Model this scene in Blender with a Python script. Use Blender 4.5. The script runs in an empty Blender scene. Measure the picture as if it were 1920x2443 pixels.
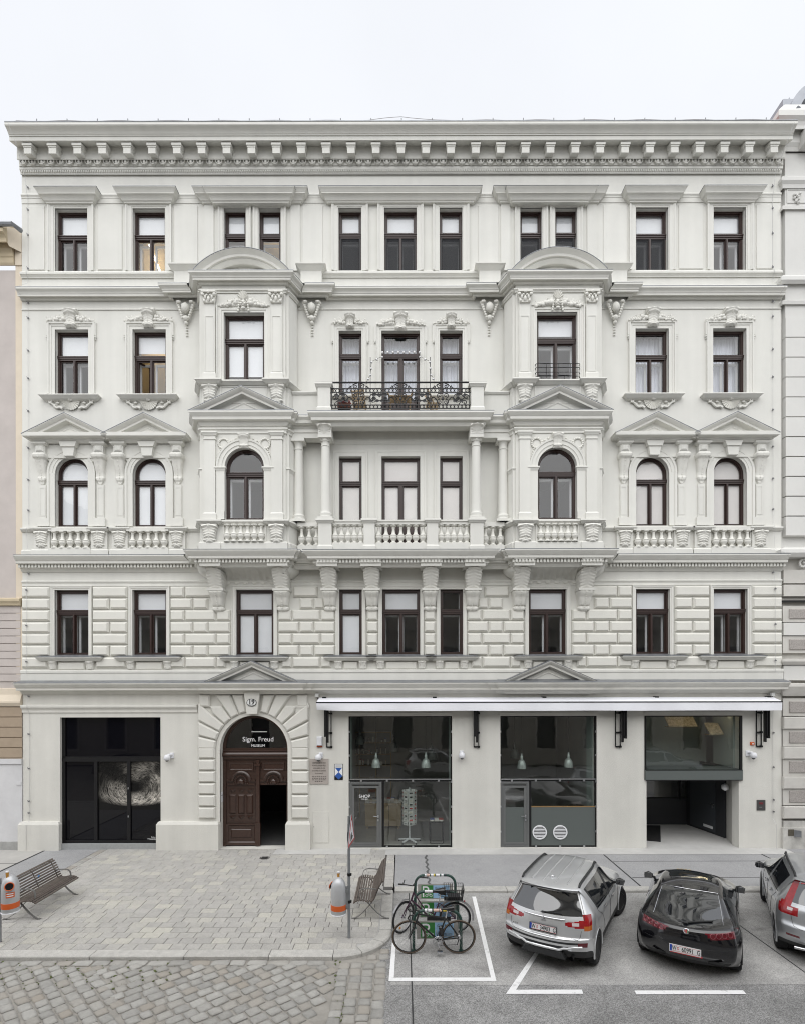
import bpy, bmesh, math, random
from mathutils import Vector, Matrix

rnd = random.Random(7)
PI = math.pi
scene = bpy.context.scene
COL = scene.collection

# ------------------------------------------------------------------ camera
D0, F0, HC, HY, CXP = 17.2, 1290.0, 5.27, 1630.0, 960.0
cam_d = bpy.data.cameras.new('camera')
cam = bpy.data.objects.new('camera', cam_d)
COL.objects.link(cam)
cam.location = (0, -D0, HC)
cam.rotation_euler = (PI / 2, math.radians(0.1), 0)
cam_d.sensor_fit = 'HORIZONTAL'
cam_d.sensor_width = 36.0
cam_d.lens = 36.0 * F0 / 1920.0
cam_d.shift_y = (HY - 2443 / 2) / 1920.0
cam_d.clip_end = 600
scene.camera = cam

# ------------------------------------------------------------------ sky, sun, exposure
SUN_EL, SUN_AZ = math.radians(57), math.radians(187)     # azimuth clockwise from +Y
world = bpy.data.worlds.new('World')
scene.world = world
world.use_nodes = True
wn, wl = world.node_tree.nodes, world.node_tree.links
wn.clear()
w_out = wn.new('ShaderNodeOutputWorld')
w_bg = wn.new('ShaderNodeBackground')
w_sky = wn.new('ShaderNodeTexSky')
w_sky.sky_type = 'NISHITA'
w_sky.sun_disc = False
w_sky.sun_elevation = SUN_EL
w_sky.sun_rotation = SUN_AZ
w_sky.air_density = 1.0
w_sky.dust_density = 4.0
w_hs = wn.new('ShaderNodeHueSaturation')
w_hs.inputs['Saturation'].default_value = 0.15
w_tc = wn.new('ShaderNodeTexCoord')
w_nz = wn.new('ShaderNodeTexNoise')
w_nz.inputs['Scale'].default_value = 2.2
w_nz.inputs['Detail'].default_value = 5
w_rp = wn.new('ShaderNodeMapRange')
w_rp.inputs['From Min'].default_value = 0.3
w_rp.inputs['From Max'].default_value = 0.7
w_rp.inputs['To Min'].default_value = 6.2
w_rp.inputs['To Max'].default_value = 6.75
w_cl = wn.new('ShaderNodeVectorMath')
w_cl.operation = 'SCALE'
w_cl.inputs[0].default_value = (0.925, 0.95, 1.0)
w_mx = wn.new('ShaderNodeMix')
w_mx.data_type = 'RGBA'
w_mx.inputs['Factor'].default_value = 0.85          # closed cloud deck over the clear sky
w_bg.inputs['Strength'].default_value = 0.1
wl.new(w_sky.outputs[0], w_hs.inputs['Color'])
wl.new(w_tc.outputs['Generated'], w_nz.inputs['Vector'])
wl.new(w_nz.outputs['Fac'], w_rp.inputs['Value'])
wl.new(w_rp.outputs[0], w_cl.inputs['Scale'])
wl.new(w_hs.outputs[0], w_mx.inputs['A'])
wl.new(w_cl.outputs[0], w_mx.inputs['B'])
wl.new(w_mx.outputs['Result'], w_bg.inputs['Color'])
wl.new(w_bg.outputs[0], w_out.inputs['Surface'])

sun_d = bpy.data.lights.new('sun', 'SUN')
sun_d.energy = 1.5
sun_d.angle = math.radians(90)
sun_d.color = (1.0, 0.985, 0.96)
sun = bpy.data.objects.new('sun', sun_d)
COL.objects.link(sun)
sun.location = (0, -40, 60)
sdir = Vector((math.sin(SUN_AZ) * math.cos(SUN_EL), math.cos(SUN_AZ) * math.cos(SUN_EL), math.sin(SUN_EL)))
sun.rotation_euler = (-sdir).to_track_quat('-Z', 'Y').to_euler()

scene.view_settings.view_transform = 'Standard'
scene.view_settings.look = 'None'
scene.view_settings.exposure = 0.75
scene.view_settings.gamma = 1.0
scene.view_settings.use_curve_mapping = False
scene.render.engine = 'CYCLES'
scene.cycles.use_denoising = True
scene.cycles.filter_width = 1.05
scene.cycles.max_bounces = 8
scene.cycles.diffuse_bounces = 4
scene.cycles.glossy_bounces = 4
scene.cycles.transmission_bounces = 6
scene.cycles.transparent_max_bounces = 12
scene.cycles.caustics_reflective = False
scene.cycles.caustics_refractive = False

# ------------------------------------------------------------------ measuring helpers (survey of the place)
def xx(px, d=0.0): return (px - CXP) * (D0 - d) / F0
def zz(py, d=0.0): return HC - (py - HY) * (D0 - d) / F0
def gg(px, py, z=0.0):
    dep = F0 * (HC - z) / (py - HY)
    return ((px - CXP) * dep / F0, dep - D0)

# ------------------------------------------------------------------ mesh builder
class MB:
    def __init__(s): s.v = []; s.f = []
    def add(s, vs, fs):
        o = len(s.v)
        s.v += [tuple(p) for p in vs]
        s.f += [tuple(i + o for i in f) for f in fs]
    def box(s, x0, x1, y0, y1, z0, z1):
        s.add([(x0,y0,z0),(x1,y0,z0),(x1,y1,z0),(x0,y1,z0),(x0,y0,z1),(x1,y0,z1),(x1,y1,z1),(x0,y1,z1)],
              [(0,3,2,1),(4,5,6,7),(0,1,5,4),(1,2,6,5),(2,3,7,6),(3,0,4,7)])
    def obox(s, c, ax, ay, az):
        c = Vector(c); ax = Vector(ax); ay = Vector(ay); az = Vector(az)
        p = [c-ax-ay-az, c+ax-ay-az, c+ax+ay-az, c-ax+ay-az, c-ax-ay+az, c+ax-ay+az, c+ax+ay+az, c-ax+ay+az]
        s.add(p, [(0,3,2,1),(4,5,6,7),(0,1,5,4),(1,2,6,5),(2,3,7,6),(3,0,4,7)])
    def bar(s, a, b, w, h, up=(0,0,1)):
        a = Vector(a); b = Vector(b); d = (b - a); L = d.length; d.normalize()
        u = Vector(up); r = d.cross(u)
        if r.length < 1e-4: r = d.cross(Vector((1,0,0)))
        r.normalize(); u = r.cross(d)
        s.obox((a+b)/2, r*w/2, d*L/2, u*h/2)
    def prism(s, poly, y0, y1):
        n = len(poly)
        s.add([(x,y0,z) for x,z in poly]+[(x,y1,z) for x,z in poly],
              [tuple(range(n)), tuple(range(2*n-1,n-1,-1))]+[(i,(i+1)%n,n+(i+1)%n,n+i) for i in range(n)])
    def frustum(s, poly, y0, y1, inset, y2=None):
        """convex polygon in xz at y0, straight to y1, then bevelled inwards to y2"""
        n = len(poly)
        cx = sum(p[0] for p in poly)/n; cz = sum(p[1] for p in poly)/n
        inn = []
        area = sum(poly[i][0]*poly[(i+1)%n][1]-poly[(i+1)%n][0]*poly[i][1] for i in range(n))
        sg = 1 if area > 0 else -1
        for i in range(n):
            p0 = Vector(poly[i-1]); p1 = Vector(poly[i]); p2 = Vector(poly[(i+1)%n])
            e1 = (p1-p0).normalized(); e2 = (p2-p1).normalized()
            n1 = Vector((-e1.y, e1.x))*sg; n2 = Vector((-e2.y, e2.x))*sg
            m = (n1+n2)/max(0.3, 1+n1.dot(n2))
            inn.append(p1+m*inset)
        vs = [(x,y0,z) for x,z in poly]+[(x,y1,z) for x,z in poly]+[(p.x,y2,p.y) for p in inn]
        fs = [(i,(i+1)%n,n+(i+1)%n,n+i) for i in range(n)]+[(n+i,n+(i+1)%n,2*n+(i+1)%n,2*n+i) for i in range(n)]
        fs.append(tuple(range(2*n,3*n)))
        s.add(vs, fs)
    def lathe(s, prof, c=(0,0,0), seg=12, a0=0, a1=2*PI):
        full = abs(a1-a0-2*PI) < 1e-6
        m = seg if full else seg+1
        vs = []
        for r, z in prof:
            for k in range(m):
                a = a0+(a1-a0)*k/seg
                vs.append((c[0]+r*math.cos(a), c[1]+r*math.sin(a), c[2]+z))
        fs = []
        for i in range(len(prof)-1):
            for k in range(seg):
                k2 = (k+1) % m
                fs.append((i*m+k, i*m+k2, (i+1)*m+k2, (i+1)*m+k))
        if full:
            if prof[0][0] > 1e-5: fs.append(tuple(range(m)))
            if prof[-1][0] > 1e-5: fs.append(tuple((len(prof)-1)*m+k for k in range(m)))
        s.add(vs, fs)
    def tube(s, pts, r, seg=8, closed=False, caps=True, rad=None):
        pts = [Vector(p) for p in pts]; n = len(pts)
        vs = []; prev = None
        for i, p in enumerate(pts):
            a = pts[(i-1) % n] if (closed or i) else p
            b = pts[(i+1) % n] if (closed or i < n-1) else p
            d = (b-a).normalized()
            u = prev if prev is not None else (Vector((0,0,1)) if abs(d.z) < 0.9 else Vector((1,0,0)))
            u = (u - d*u.dot(d))
            if u.length < 1e-5: u = Vector((1,0,0)) - d*d.x
            u.normalize(); w = d.cross(u); prev = u
            rr = rad[i] if rad else r
            for k in range(seg):
                t = 2*PI*k/seg
                vs.append(p+(u*math.cos(t)+w*math.sin(t))*rr)
        fs = []
        for i in range(n if closed else n-1):
            j = (i+1) % n
            for k in range(seg):
                fs.append((i*seg+k, i*seg+(k+1)%seg, j*seg+(k+1)%seg, j*seg+k))
        if not closed and caps:
            fs.append(tuple(range(seg))); fs.append(tuple((n-1)*seg+k for k in range(seg)))
        s.add(vs, fs)
    def ball(s, c, r, sx=1, sy=1, sz=1):
        s.add([(c[0]+v[0]*r*sx, c[1]+v[1]*r*sy, c[2]+v[2]*r*sz) for v in ICO[0]], ICO[1])
    def sweep(s, path, prof, caps=True):
        """profile (outward, z) along a plan path of (x, d) points, d measured out from the facade"""
        P = [Vector((x, -d)) for x, d in path]; n = len(P); m = len(prof)
        nor = []
        for i in range(n-1):
            e = (P[i+1]-P[i]).normalized(); nor.append(Vector((e.y, -e.x)))
        vs = []
        for i in range(n):
            if i == 0: k = nor[0]
            elif i == n-1: k = nor[-1]
            else: k = (nor[i-1]+nor[i])/max(0.2, 1+nor[i-1].dot(nor[i]))
            for o, z in prof:
                q = P[i]+k*o
                vs.append((q.x, q.y, z))
        fs = []
        for i in range(n-1):
            for j in range(m-1):
                fs.append((i*m+j, i*m+j+1, (i+1)*m+j+1, (i+1)*m+j))
        if caps:
            fs.append(tuple(range(m))); fs.append(tuple((n-1)*m+j for j in range(m)))
        s.add(vs, fs)
    def rake(s, xc, half, z0, rise, b, prof, caps=True):
        m = len(prof); sl = rise/half; vs = []
        for o, h in prof: vs.append((xc-half-max(o,0), -(b+o), z0+h-sl*max(o,0)))
        for o, h in prof: vs.append((xc, -(b+o), z0+rise+h))
        for o, h in prof: vs.append((xc+half+max(o,0), -(b+o), z0+h-sl*max(o,0)))
        fs = []
        for i in range(2):
            for j in range(m):
                k = (j+1) % m
                fs.append((i*m+j, i*m+k, (i+1)*m+k, (i+1)*m+j))
        fs.append(tuple(range(m))); fs.append(tuple(2*m+j for j in range(m)))
        s.add(vs, fs)
    def arc(s, xc, zc, prof, a0, a1, n=24, caps=True):
        """closed profile (radius, y) turned about the y axis through (xc, zc)"""
        m = len(prof); vs = []
        for i in range(n+1):
            a = a0+(a1-a0)*i/n
            for r, y in prof: vs.append((xc+r*math.cos(a), y, zc+r*math.sin(a)))
        fs = []
        for i in range(n):
            for j in range(m):
                k = (j+1) % m
                fs.append((i*m+j, i*m+k, (i+1)*m+k, (i+1)*m+j))
        if caps:
            fs.append(tuple(range(m))); fs.append(tuple(n*m+j for j in range(m)))
        s.add(vs, fs)
    def archi(s, x0, x1, z0, z1, prof, b=0.0, bottom=False):
        """mitred frame round an opening; profile (width outwards, proud)"""
        m = len(prof); vs = []
        for cx, cz, sx, sz in ((x0,z0,-1,-1),(x0,z1,-1,1),(x1,z1,1,1),(x1,z0,1,-1)):
            for w, o in prof:
                vs.append((cx+sx*w, -(b+o), cz+(sz*w if (sz > 0 or bottom) else 0)))
        fs = []
        for i in range(4 if bottom else 3):
            i2 = (i+1) % 4
            for j in range(m-1):
                fs.append((i*m+j, i*m+j+1, i2*m+j+1, i2*m+j))
        if not bottom:
            fs.append(tuple(range(m))); fs.append(tuple(3*m+j for j in range(m)))
        s.add(vs, fs)
    def wall(s, x0, x1, z0, z1, yf, yb, holes):
        """wall slab with openings; hole = (x0,x1,z0,z1) or with a fifth value True for a round arch"""
        xs = sorted(set([x0,x1]+[h[0] for h in holes]+[h[1] for h in holes]))
        zs = sorted(set([z0,z1]+[h[2] for h in holes]+[h[3] for h in holes]))
        xs = [x for x in xs if x0-1e-6 <= x <= x1+1e-6]; zs = [z for z in zs if z0-1e-6 <= z <= z1+1e-6]
        nx, nz = len(xs)-1, len(zs)-1
        def solid(i, j):
            if i < 0 or j < 0 or i >= nx or j >= nz: return False
            cx = (xs[i]+xs[i+1])/2; cz = (zs[j]+zs[j+1])/2
            return not any(h[0] < cx < h[1] and h[2] < cz < h[3] for h in holes)
        idx = {}; vs = []
        def V(i, j, k):
            if (i,j,k) not in idx:
                idx[(i,j,k)] = len(vs); vs.append((xs[i], (yf,yb)[k], zs[j]))
            return idx[(i,j,k)]
        fs = []
        for i in range(nx):
            for j in range(nz):
                if not solid(i,j): continue
                fs.append((V(i,j,0),V(i+1,j,0),V(i+1,j+1,0),V(i,j+1,0)))
                fs.append((V(i,j,1),V(i,j+1,1),V(i+1,j+1,1),V(i+1,j,1)))
                if not solid(i-1,j): fs.append((V(i,j,0),V(i,j+1,0),V(i,j+1,1),V(i,j,1)))
                if not solid(i+1,j): fs.append((V(i+1,j,0),V(i+1,j,1),V(i+1,j+1,1),V(i+1,j+1,0)))
                if not solid(i,j-1): fs.append((V(i,j,0),V(i,j,1),V(i+1,j,1),V(i+1,j,0)))
                if not solid(i,j+1): fs.append((V(i,j+1,0),V(i+1,j+1,0),V(i+1,j+1,1),V(i,j+1,1)))
        s.add(vs, fs)
        for h in holes:
            if len(h) > 4 and h[4]:
                xc = (h[0]+h[1])/2; r = (h[1]-h[0])/2; zs_ = h[3]-r; n = 12
                for sg in (-1, 1):
                    poly = [(xc+sg*r*math.cos(PI/2*k/n), zs_+r*math.sin(PI/2*k/n)) for k in range(n+1)]
                    for k in range(n):
                        a, b2 = poly[k], poly[k+1]
                        s.prism([a, b2, (b2[0], h[3]), (a[0], h[3])], yf, yb)

def _ico():
    bm = bmesh.new(); bmesh.ops.create_icosphere(bm, subdivisions=1, radius=1)
    v = [tuple(p.co) for p in bm.verts]; f = [tuple(p.index for p in q.verts) for q in bm.faces]
    bm.free(); return v, f
ICO = _ico()

def mesh_of(mb, name, mat, smooth=None, fix=True):
    me = bpy.data.meshes.new(name)
    me.from_pydata(mb.v, [], mb.f)
    if fix:
        bm = bmesh.new(); bm.from_mesh(me)
        bmesh.ops.remove_doubles(bm, verts=bm.verts, dist=1e-5)
        bmesh.ops.recalc_face_normals(bm, faces=bm.faces)
        bm.to_mesh(me); bm.free()
    if mat: me.materials.append(mat)
    if smooth is not None:
        me.shade_smooth()
        me.set_sharp_from_angle(angle=math.radians(smooth))
    return me

def put(me, name, parent=None, loc=(0,0,0), rot=(0,0,0), scale=(1,1,1)):
    o = bpy.data.objects.new(name, me)
    COL.objects.link(o)
    o.location = loc; o.rotation_euler = rot; o.scale = scale
    if parent: o.parent = parent
    return o

def part(mb, name, mat, parent=None, smooth=None, loc=(0,0,0), fix=True):
    return put(mesh_of(mb, name, mat, smooth, fix), name, parent, loc)

def tag(o, label, cat, group=None):
    o['label'] = label; o['category'] = cat
    if group: o['group'] = group
    return o

def thing(name, label, cat, loc=(0,0,0), rotz=0, group=None):
    o = bpy.data.objects.new(name, None); COL.objects.link(o)
    o.empty_display_size = 0.2
    o.location = loc; o.rotation_euler = (0,0,rotz)
    return tag(o, label, cat, group)

def struct(o, kind='structure'):
    o['kind'] = kind; return o

def text(body, size, loc, mat, parent, name='lettering', rot=(PI/2,0,0), align='CENTER', extrude=0.0015, sx=1.0, bold=0.0):
    c = bpy.data.curves.new(name, 'FONT')
    c.body = body; c.size = size; c.align_x = align; c.align_y = 'CENTER'; c.extrude = extrude
    c.offset = bold
    c.materials.append(mat)
    o = bpy.data.objects.new(name, c); COL.objects.link(o)
    o.location = loc; o.rotation_euler = rot; o.scale = (sx,1,1)
    me = bpy.data.meshes.new_from_object(o)             # real mesh letters
    bpy.data.objects.remove(o)
    o = bpy.data.objects.new(name, me); COL.objects.link(o)
    o.location = loc; o.rotation_euler = rot; o.scale = (sx,1,1)
    if parent: o.parent = parent
    return o

# ------------------------------------------------------------------ materials
def mat_new(name):
    m = bpy.data.materials.new(name); m.use_nodes = True
    nt = m.node_tree; b = nt.nodes['Principled BSDF']
    return m, nt.nodes, nt.links, b

def M(name, col, rough=0.6, metal=0.0, var=0.0, vs=3.0, bump=0.0, bs=60.0, coat=0.0, spec=0.5, rand=0.0, island=False, streak=0.0, tint=None):
    m, n, l, b = mat_new(name)
    b.inputs['Roughness'].default_value = rough
    b.inputs['Metallic'].default_value = metal
    b.inputs['Specular IOR Level'].default_value = spec
    if coat: b.inputs['Coat Weight'].default_value = coat; b.inputs['Coat Roughness'].default_value = 0.04
    b.inputs['Base Color'].default_value = (*col, 1)
    geo = n.new('ShaderNodeNewGeometry')
    src = None
    def mul(a, fac_out, lo, hi):
        mr = n.new('ShaderNodeMapRange'); l.new(fac_out, mr.inputs['Value'])
        mr.inputs['To Min'].default_value = lo; mr.inputs['To Max'].default_value = hi
        mr.inputs['From Min'].default_value = 0.25 if lo < 1 else 0; mr.inputs['From Max'].default_value = 0.75
        v = n.new('ShaderNodeVectorMath'); v.operation = 'SCALE'
        if a is None: v.inputs[0].default_value = col
        else: l.new(a, v.inputs[0])
        l.new(mr.outputs[0], v.inputs['Scale'])
        return v.outputs[0]
    if var:
        t = n.new('ShaderNodeTexNoise'); t.inputs['Scale'].default_value = vs; t.inputs['Detail'].default_value = 6
        t.inputs['Roughness'].default_value = 0.65
        l.new(geo.outputs['Position'], t.inputs['Vector'])
        src = mul(src, t.outputs['Fac'], 1-var, 1+var)
    if streak:
        mp = n.new('ShaderNodeMapping'); mp.inputs['Scale'].default_value = (3.0, 3.0, 0.22)
        t = n.new('ShaderNodeTexNoise'); t.inputs['Scale'].default_value = 1.0; t.inputs['Detail'].default_value = 5
        l.new(geo.outputs['Position'], mp.inputs['Vector']); l.new(mp.outputs[0], t.inputs['Vector'])
        src = mul(src, t.outputs['Fac'], 1-streak, 1+streak*0.4)
    if rand:
        oi = n.new('ShaderNodeObjectInfo'); out = oi.outputs['Random']
        if island: 
            ad = n.new('ShaderNodeMath'); ad.operation = 'ADD'; l.new(out, ad.inputs[0]); l.new(geo.outputs['Random Per Island'], ad.inputs[1])
            fr = n.new('ShaderNodeMath'); fr.operation = 'FRACT'; l.new(ad.outputs[0], fr.inputs[0]); out = fr.outputs[0]
        mr = n.new('ShaderNodeMapRange'); l.new(out, mr.inputs['Value'])
        mr.inputs['To Min'].default_value = 1-rand; mr.inputs['To Max'].default_value = 1+rand
        v = n.new('ShaderNodeVectorMath'); v.operation = 'SCALE'
        if src is None: v.inputs[0].default_value = col
        else: l.new(src, v.inputs[0])
        l.new(mr.outputs[0], v.inputs['Scale']); src = v.outputs[0]
        if tint:
            m7 = n.new('ShaderNodeMath'); m7.operation = 'MULTIPLY'; m7.inputs[1].default_value = 7.31; l.new(out, m7.inputs[0])
            f7 = n.new('ShaderNodeMath'); f7.operation = 'FRACT'; l.new(m7.outputs[0], f7.inputs[0])
            pw = n.new('ShaderNodeMath'); pw.operation = 'POWER'; pw.inputs[1].default_value = 4.0; l.new(f7.outputs[0], pw.inputs[0])
            mx = n.new('ShaderNodeMix'); mx.data_type = 'RGBA'
            l.new(pw.outputs[0], mx.inputs['Factor']); l.new(src, mx.inputs['A']); mx.inputs['B'].default_value = (*tint, 1)
            src = mx.outputs['Result']
    if src is not None: l.new(src, b.inputs['Base Color'])
    if bump:
        t = n.new('ShaderNodeTexNoise'); t.inputs['Scale'].default_value = bs; t.inputs['Detail'].default_value = 4
        l.new(geo.outputs['Position'], t.inputs['Vector'])
        bp = n.new('ShaderNodeBump'); bp.inputs['Strength'].default_value = bump; bp.inputs['Distance'].default_value = 0.01
        l.new(t.outputs['Fac'], bp.inputs['Height']); l.new(bp.outputs[0], b.inputs['Normal'])
    return m

def glass_mat(name, tint=(0.9,0.93,0.92), boost=1.6, rough=0.0):
    m = bpy.data.materials.new(name); m.use_nodes = True
    n, l = m.node_tree.nodes, m.node_tree.links; n.clear()
    out = n.new('ShaderNodeOutputMaterial'); mix = n.new('ShaderNodeMixShader')
    tr = n.new('ShaderNodeBsdfTransparent'); tr.inputs['Color'].default_value = (*tint, 1)
    gl = n.new('ShaderNodeBsdfGlossy'); gl.inputs['Roughness'].default_value = rough
    lw = n.new('ShaderNodeLayerWeight')                 # Schlick reflectance, the same from both sides of a thin pane
    p5 = n.new('ShaderNodeMath'); p5.operation = 'POWER'; p5.inputs[1].default_value = 5.0; l.new(lw.outputs['Facing'], p5.inputs[0])
    fr = n.new('ShaderNodeMath'); fr.operation = 'MULTIPLY_ADD'; fr.inputs[1].default_value = 0.95; fr.inputs[2].default_value = 0.05; l.new(p5.outputs[0], fr.inputs[0])
    ml = n.new('ShaderNodeMath'); ml.operation = 'MULTIPLY'; ml.inputs[1].default_value = boost; ml.use_clamp = True
    geo = n.new('ShaderNodeNewGeometry'); nz = n.new('ShaderNodeTexNoise'); nz.inputs['Scale'].default_value = 1.7
    bp = n.new('ShaderNodeBump'); bp.inputs['Strength'].default_value = 0.02; bp.inputs['Distance'].default_value = 0.1
    l.new(geo.outputs['Position'], nz.inputs['Vector']); l.new(nz.outputs['Fac'], bp.inputs['Height'])
    l.new(bp.outputs[0], gl.inputs['Normal'])
    l.new(fr.outputs[0], ml.inputs[0]); l.new(ml.outputs[0], mix.inputs[0])
    l.new(tr.outputs[0], mix.inputs[1]); l.new(gl.outputs[0], mix.inputs[2]); l.new(mix.outputs[0], out.inputs['Surface'])
    return m

STUCCO = M('stucco', (0.695,0.69,0.648), rough=0.85, var=0.05, vs=0.8, bump=0.3, bs=55, streak=0.06)
STUCCO_BLOCK = M('stucco_block', (0.69,0.682,0.632), rough=0.9, var=0.04, vs=2.0, bump=0.6, bs=38, streak=0.02)
ORNAMENT = M('stucco_ornament', (0.71,0.702,0.656), rough=0.85, var=0.05, vs=9)
GROUND_STUCCO = M('ground_floor_stucco', (0.67,0.66,0.615), rough=0.9, var=0.05, vs=1.1, bump=0.7, bs=45, streak=0.07)
ZINC = M('zinc', (0.24,0.25,0.265), rough=0.45, metal=0.6, var=0.2, vs=5)
WOOD = M('window_wood', (0.032,0.0155,0.0125), rough=0.38, var=0.15, vs=20)
DOORWOOD = M('door_wood', (0.042,0.020,0.0135), rough=0.3, var=0.25, vs=14, coat=0.35)
WHITE_WOOD = M('inner_frame_paint', (0.72,0.73,0.74), rough=0.5)
GLASS = glass_mat('window_glass', (0.95,0.96,0.965), 1.75)
SHOPGLASS = glass_mat('shop_glass', (0.80,0.84,0.82), 2.6)
DARKGLASS = glass_mat('dark_glass', (0.10,0.11,0.13), 1.3)
BLIND = M('roller_blind', (0.86,0.87,0.89), rough=0.8, var=0.03, vs=2)
PAPER = M('paper_screen', (0.78,0.735,0.70), rough=0.9, var=0.06, vs=1.6)
ROOM = M('room_plaster', (0.68,0.68,0.69), rough=0.9)
SHOPROOM = M('shop_plaster', (0.3,0.16,0.15), rough=0.9)
BLACK = M('black_steel', (0.012,0.012,0.013), rough=0.4, metal=0.3)
GREYMETAL = M('grey_door_metal', (0.17,0.175,0.175), rough=0.45, metal=0.3)
PANELGREEN = M('grey_green_panel', (0.105,0.120,0.115), rough=0.55)
WHITE = M('white_paint', (0.78,0.79,0.81), rough=0.5)
STEEL = M('brushed_steel', (0.55,0.56,0.57), rough=0.3, metal=0.9)
IRON = M('wrought_iron', (0.010,0.010,0.011), rough=0.5)
FABRIC = M('awning_fabric', (0.78,0.79,0.83), rough=0.9, var=0.02, vs=3)
ROOFTILE = M('roof_red', (0.36,0.20,0.19), rough=0.8, var=0.15, vs=2)
# ================================================================== THE CORNER-TO-CORNER STUCCO HOUSE
CX = -0.04
XL, XR = -12.08, 12.05
A1, A2, AB, AWN = 10.455, 7.985, 4.79, 4.77
DB = 0.67                                   # how far the oriel bays stand out
house = thing('apartment_house', 'pale grey-white five-storey stucco house with two oriel bays, pediments and a central balcony', 'house')

def pf(b, items): return [(o, zz(py, b+o)) for o, py in items]
def rel(z, items): return [(o, z+h) for o, h in items]
def hp(mb, name, mat=None, smooth=None, parent=None): return part(mb, name, mat or STUCCO, parent or house, smooth)

# ---- main wall ----------------------------------------------------
W4, W3, W2, W1 = 0.515, 0.53, 0.525, 0.54
Z4 = (zz(647), zz(496.5)); Z3 = (zz(939), zz(785)); Z2 = (zz(1255), zz(1089.5)); Z1 = (zz(1563), zz(1406.5))
holes = []
for sg in (-1, 1):
    for a in (A1, A2):
        x = CX+sg*a
        holes += [(x-W4,x+W4,*Z4), (x-W3,x+W3,*Z3), (x-W2,x+W2,*Z2,True), (x-W1,x+W1,*Z1)]
    for dx in (-0.555, 0.555):
        x = CX+sg*4.70+dx; holes.append((x-0.35,x+0.35,*Z4))
    x = CX+sg*4.64; holes.append((x-0.6,x+0.6,*Z1))
    x = CX+sg*AB; holes.append((x-1.15,x+1.15,zz(1290),zz(690)))
    x = CX+sg*1.6
    holes += [(x-0.362,x+0.362,*Z4), (x-0.362,x+0.362,zz(945),zz(789)), (x-0.362,x+0.362,zz(1258),zz(1089)), (x-0.362,x+0.362,*Z1)]
ZB3, ZB2 = 13.49, 9.30                       # upper balcony and loggia floors
holes += [(CX-0.51,CX+0.51,*Z4), (CX-0.605,CX+0.605,ZB3,zz(789)), (CX-0.61,CX+0.61,ZB2,zz(1089)), (CX-0.6,CX+0.6,*Z1)]
# ground floor
GS = (xx(143), xx(383), 0.13, zz(1710.7))
GP = (xx(525), xx(686.6), 0.0, zz(1707))
G1 = (xx(831.7), xx(1077.6), 0.02, zz(1709)); G2 = (xx(1192.5), xx(1423), 0.02, zz(1709))
G3 = (xx(1536), xx(1769), zz(1863.6), zz(1709)); G3b = (xx(1541), xx(1761.5), 0.0, zz(1863.6))
ZG = zz(1655)
mb = MB(); mb.wall(XL, XR, ZG, zz(400), 0, 0.36, holes); hp(mb, 'wall')
mb = MB(); mb.wall(XL, XR, -0.3, ZG, 0, 0.36, [GS, (*GP, True), G1, G2, G3, G3b]); hp(mb, 'ground_floor_wall', GROUND_STUCCO)
# body behind: floors, back wall and sides enclosing the rooms
LEV = [0.0, 4.95, 9.2, 13.4, 17.75, 21.9]
mb = MB()
for z in LEV[1:]: mb.box(XL, XR, 0.362, 5.2, z-0.15, z+0.05)
mb.box(XL, XR, 5.2, 5.4, -0.3, 22.0)
mb.box(XL+0.002, XL+0.25, 0.362, 5.2, -0.3, 22.0); mb.box(XR-0.25, XR-0.002, 0.362, 5.2, -0.3, 22.0)
for x in (-9.2, -6.6, -2.9, 2.9, 6.6, 9.2): mb.box(x-0.06, x+0.06, 0.362, 5.2, 5.0, 21.75)
hp(mb, 'inner_wall', ROOM)

# ---- windows ------------------------------------------------------
def quad(x0, x1, z0, z1, y):
    m = MB(); m.add([(x0,y,z0),(x1,y,z0),(x1,y,z1),(x0,y,z1)], [(0,1,2,3)]); return m

def curtain_mb(x0, x1, z0, z1, y, amp=0.03, n=None):
    m = MB(); n = n or max(8, int((x1-x0)/0.022)); ph = rnd.random()*6
    vs = []; fs = []
    for i in range(n+1):
        x = x0+(x1-x0)*i/n
        o = amp*(math.sin(x*62+ph)+0.5*math.sin(x*27+ph*2))
        vs += [(x, y+o, z0), (x, y+o*0.8, z1)]
    for i in range(n): fs.append((2*i,2*i+2,2*i+3,2*i+1))
    m.add(vs, fs); return m
CURTAIN = M('sheer_curtain', (0.80,0.82,0.88), rough=0.9)

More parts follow.
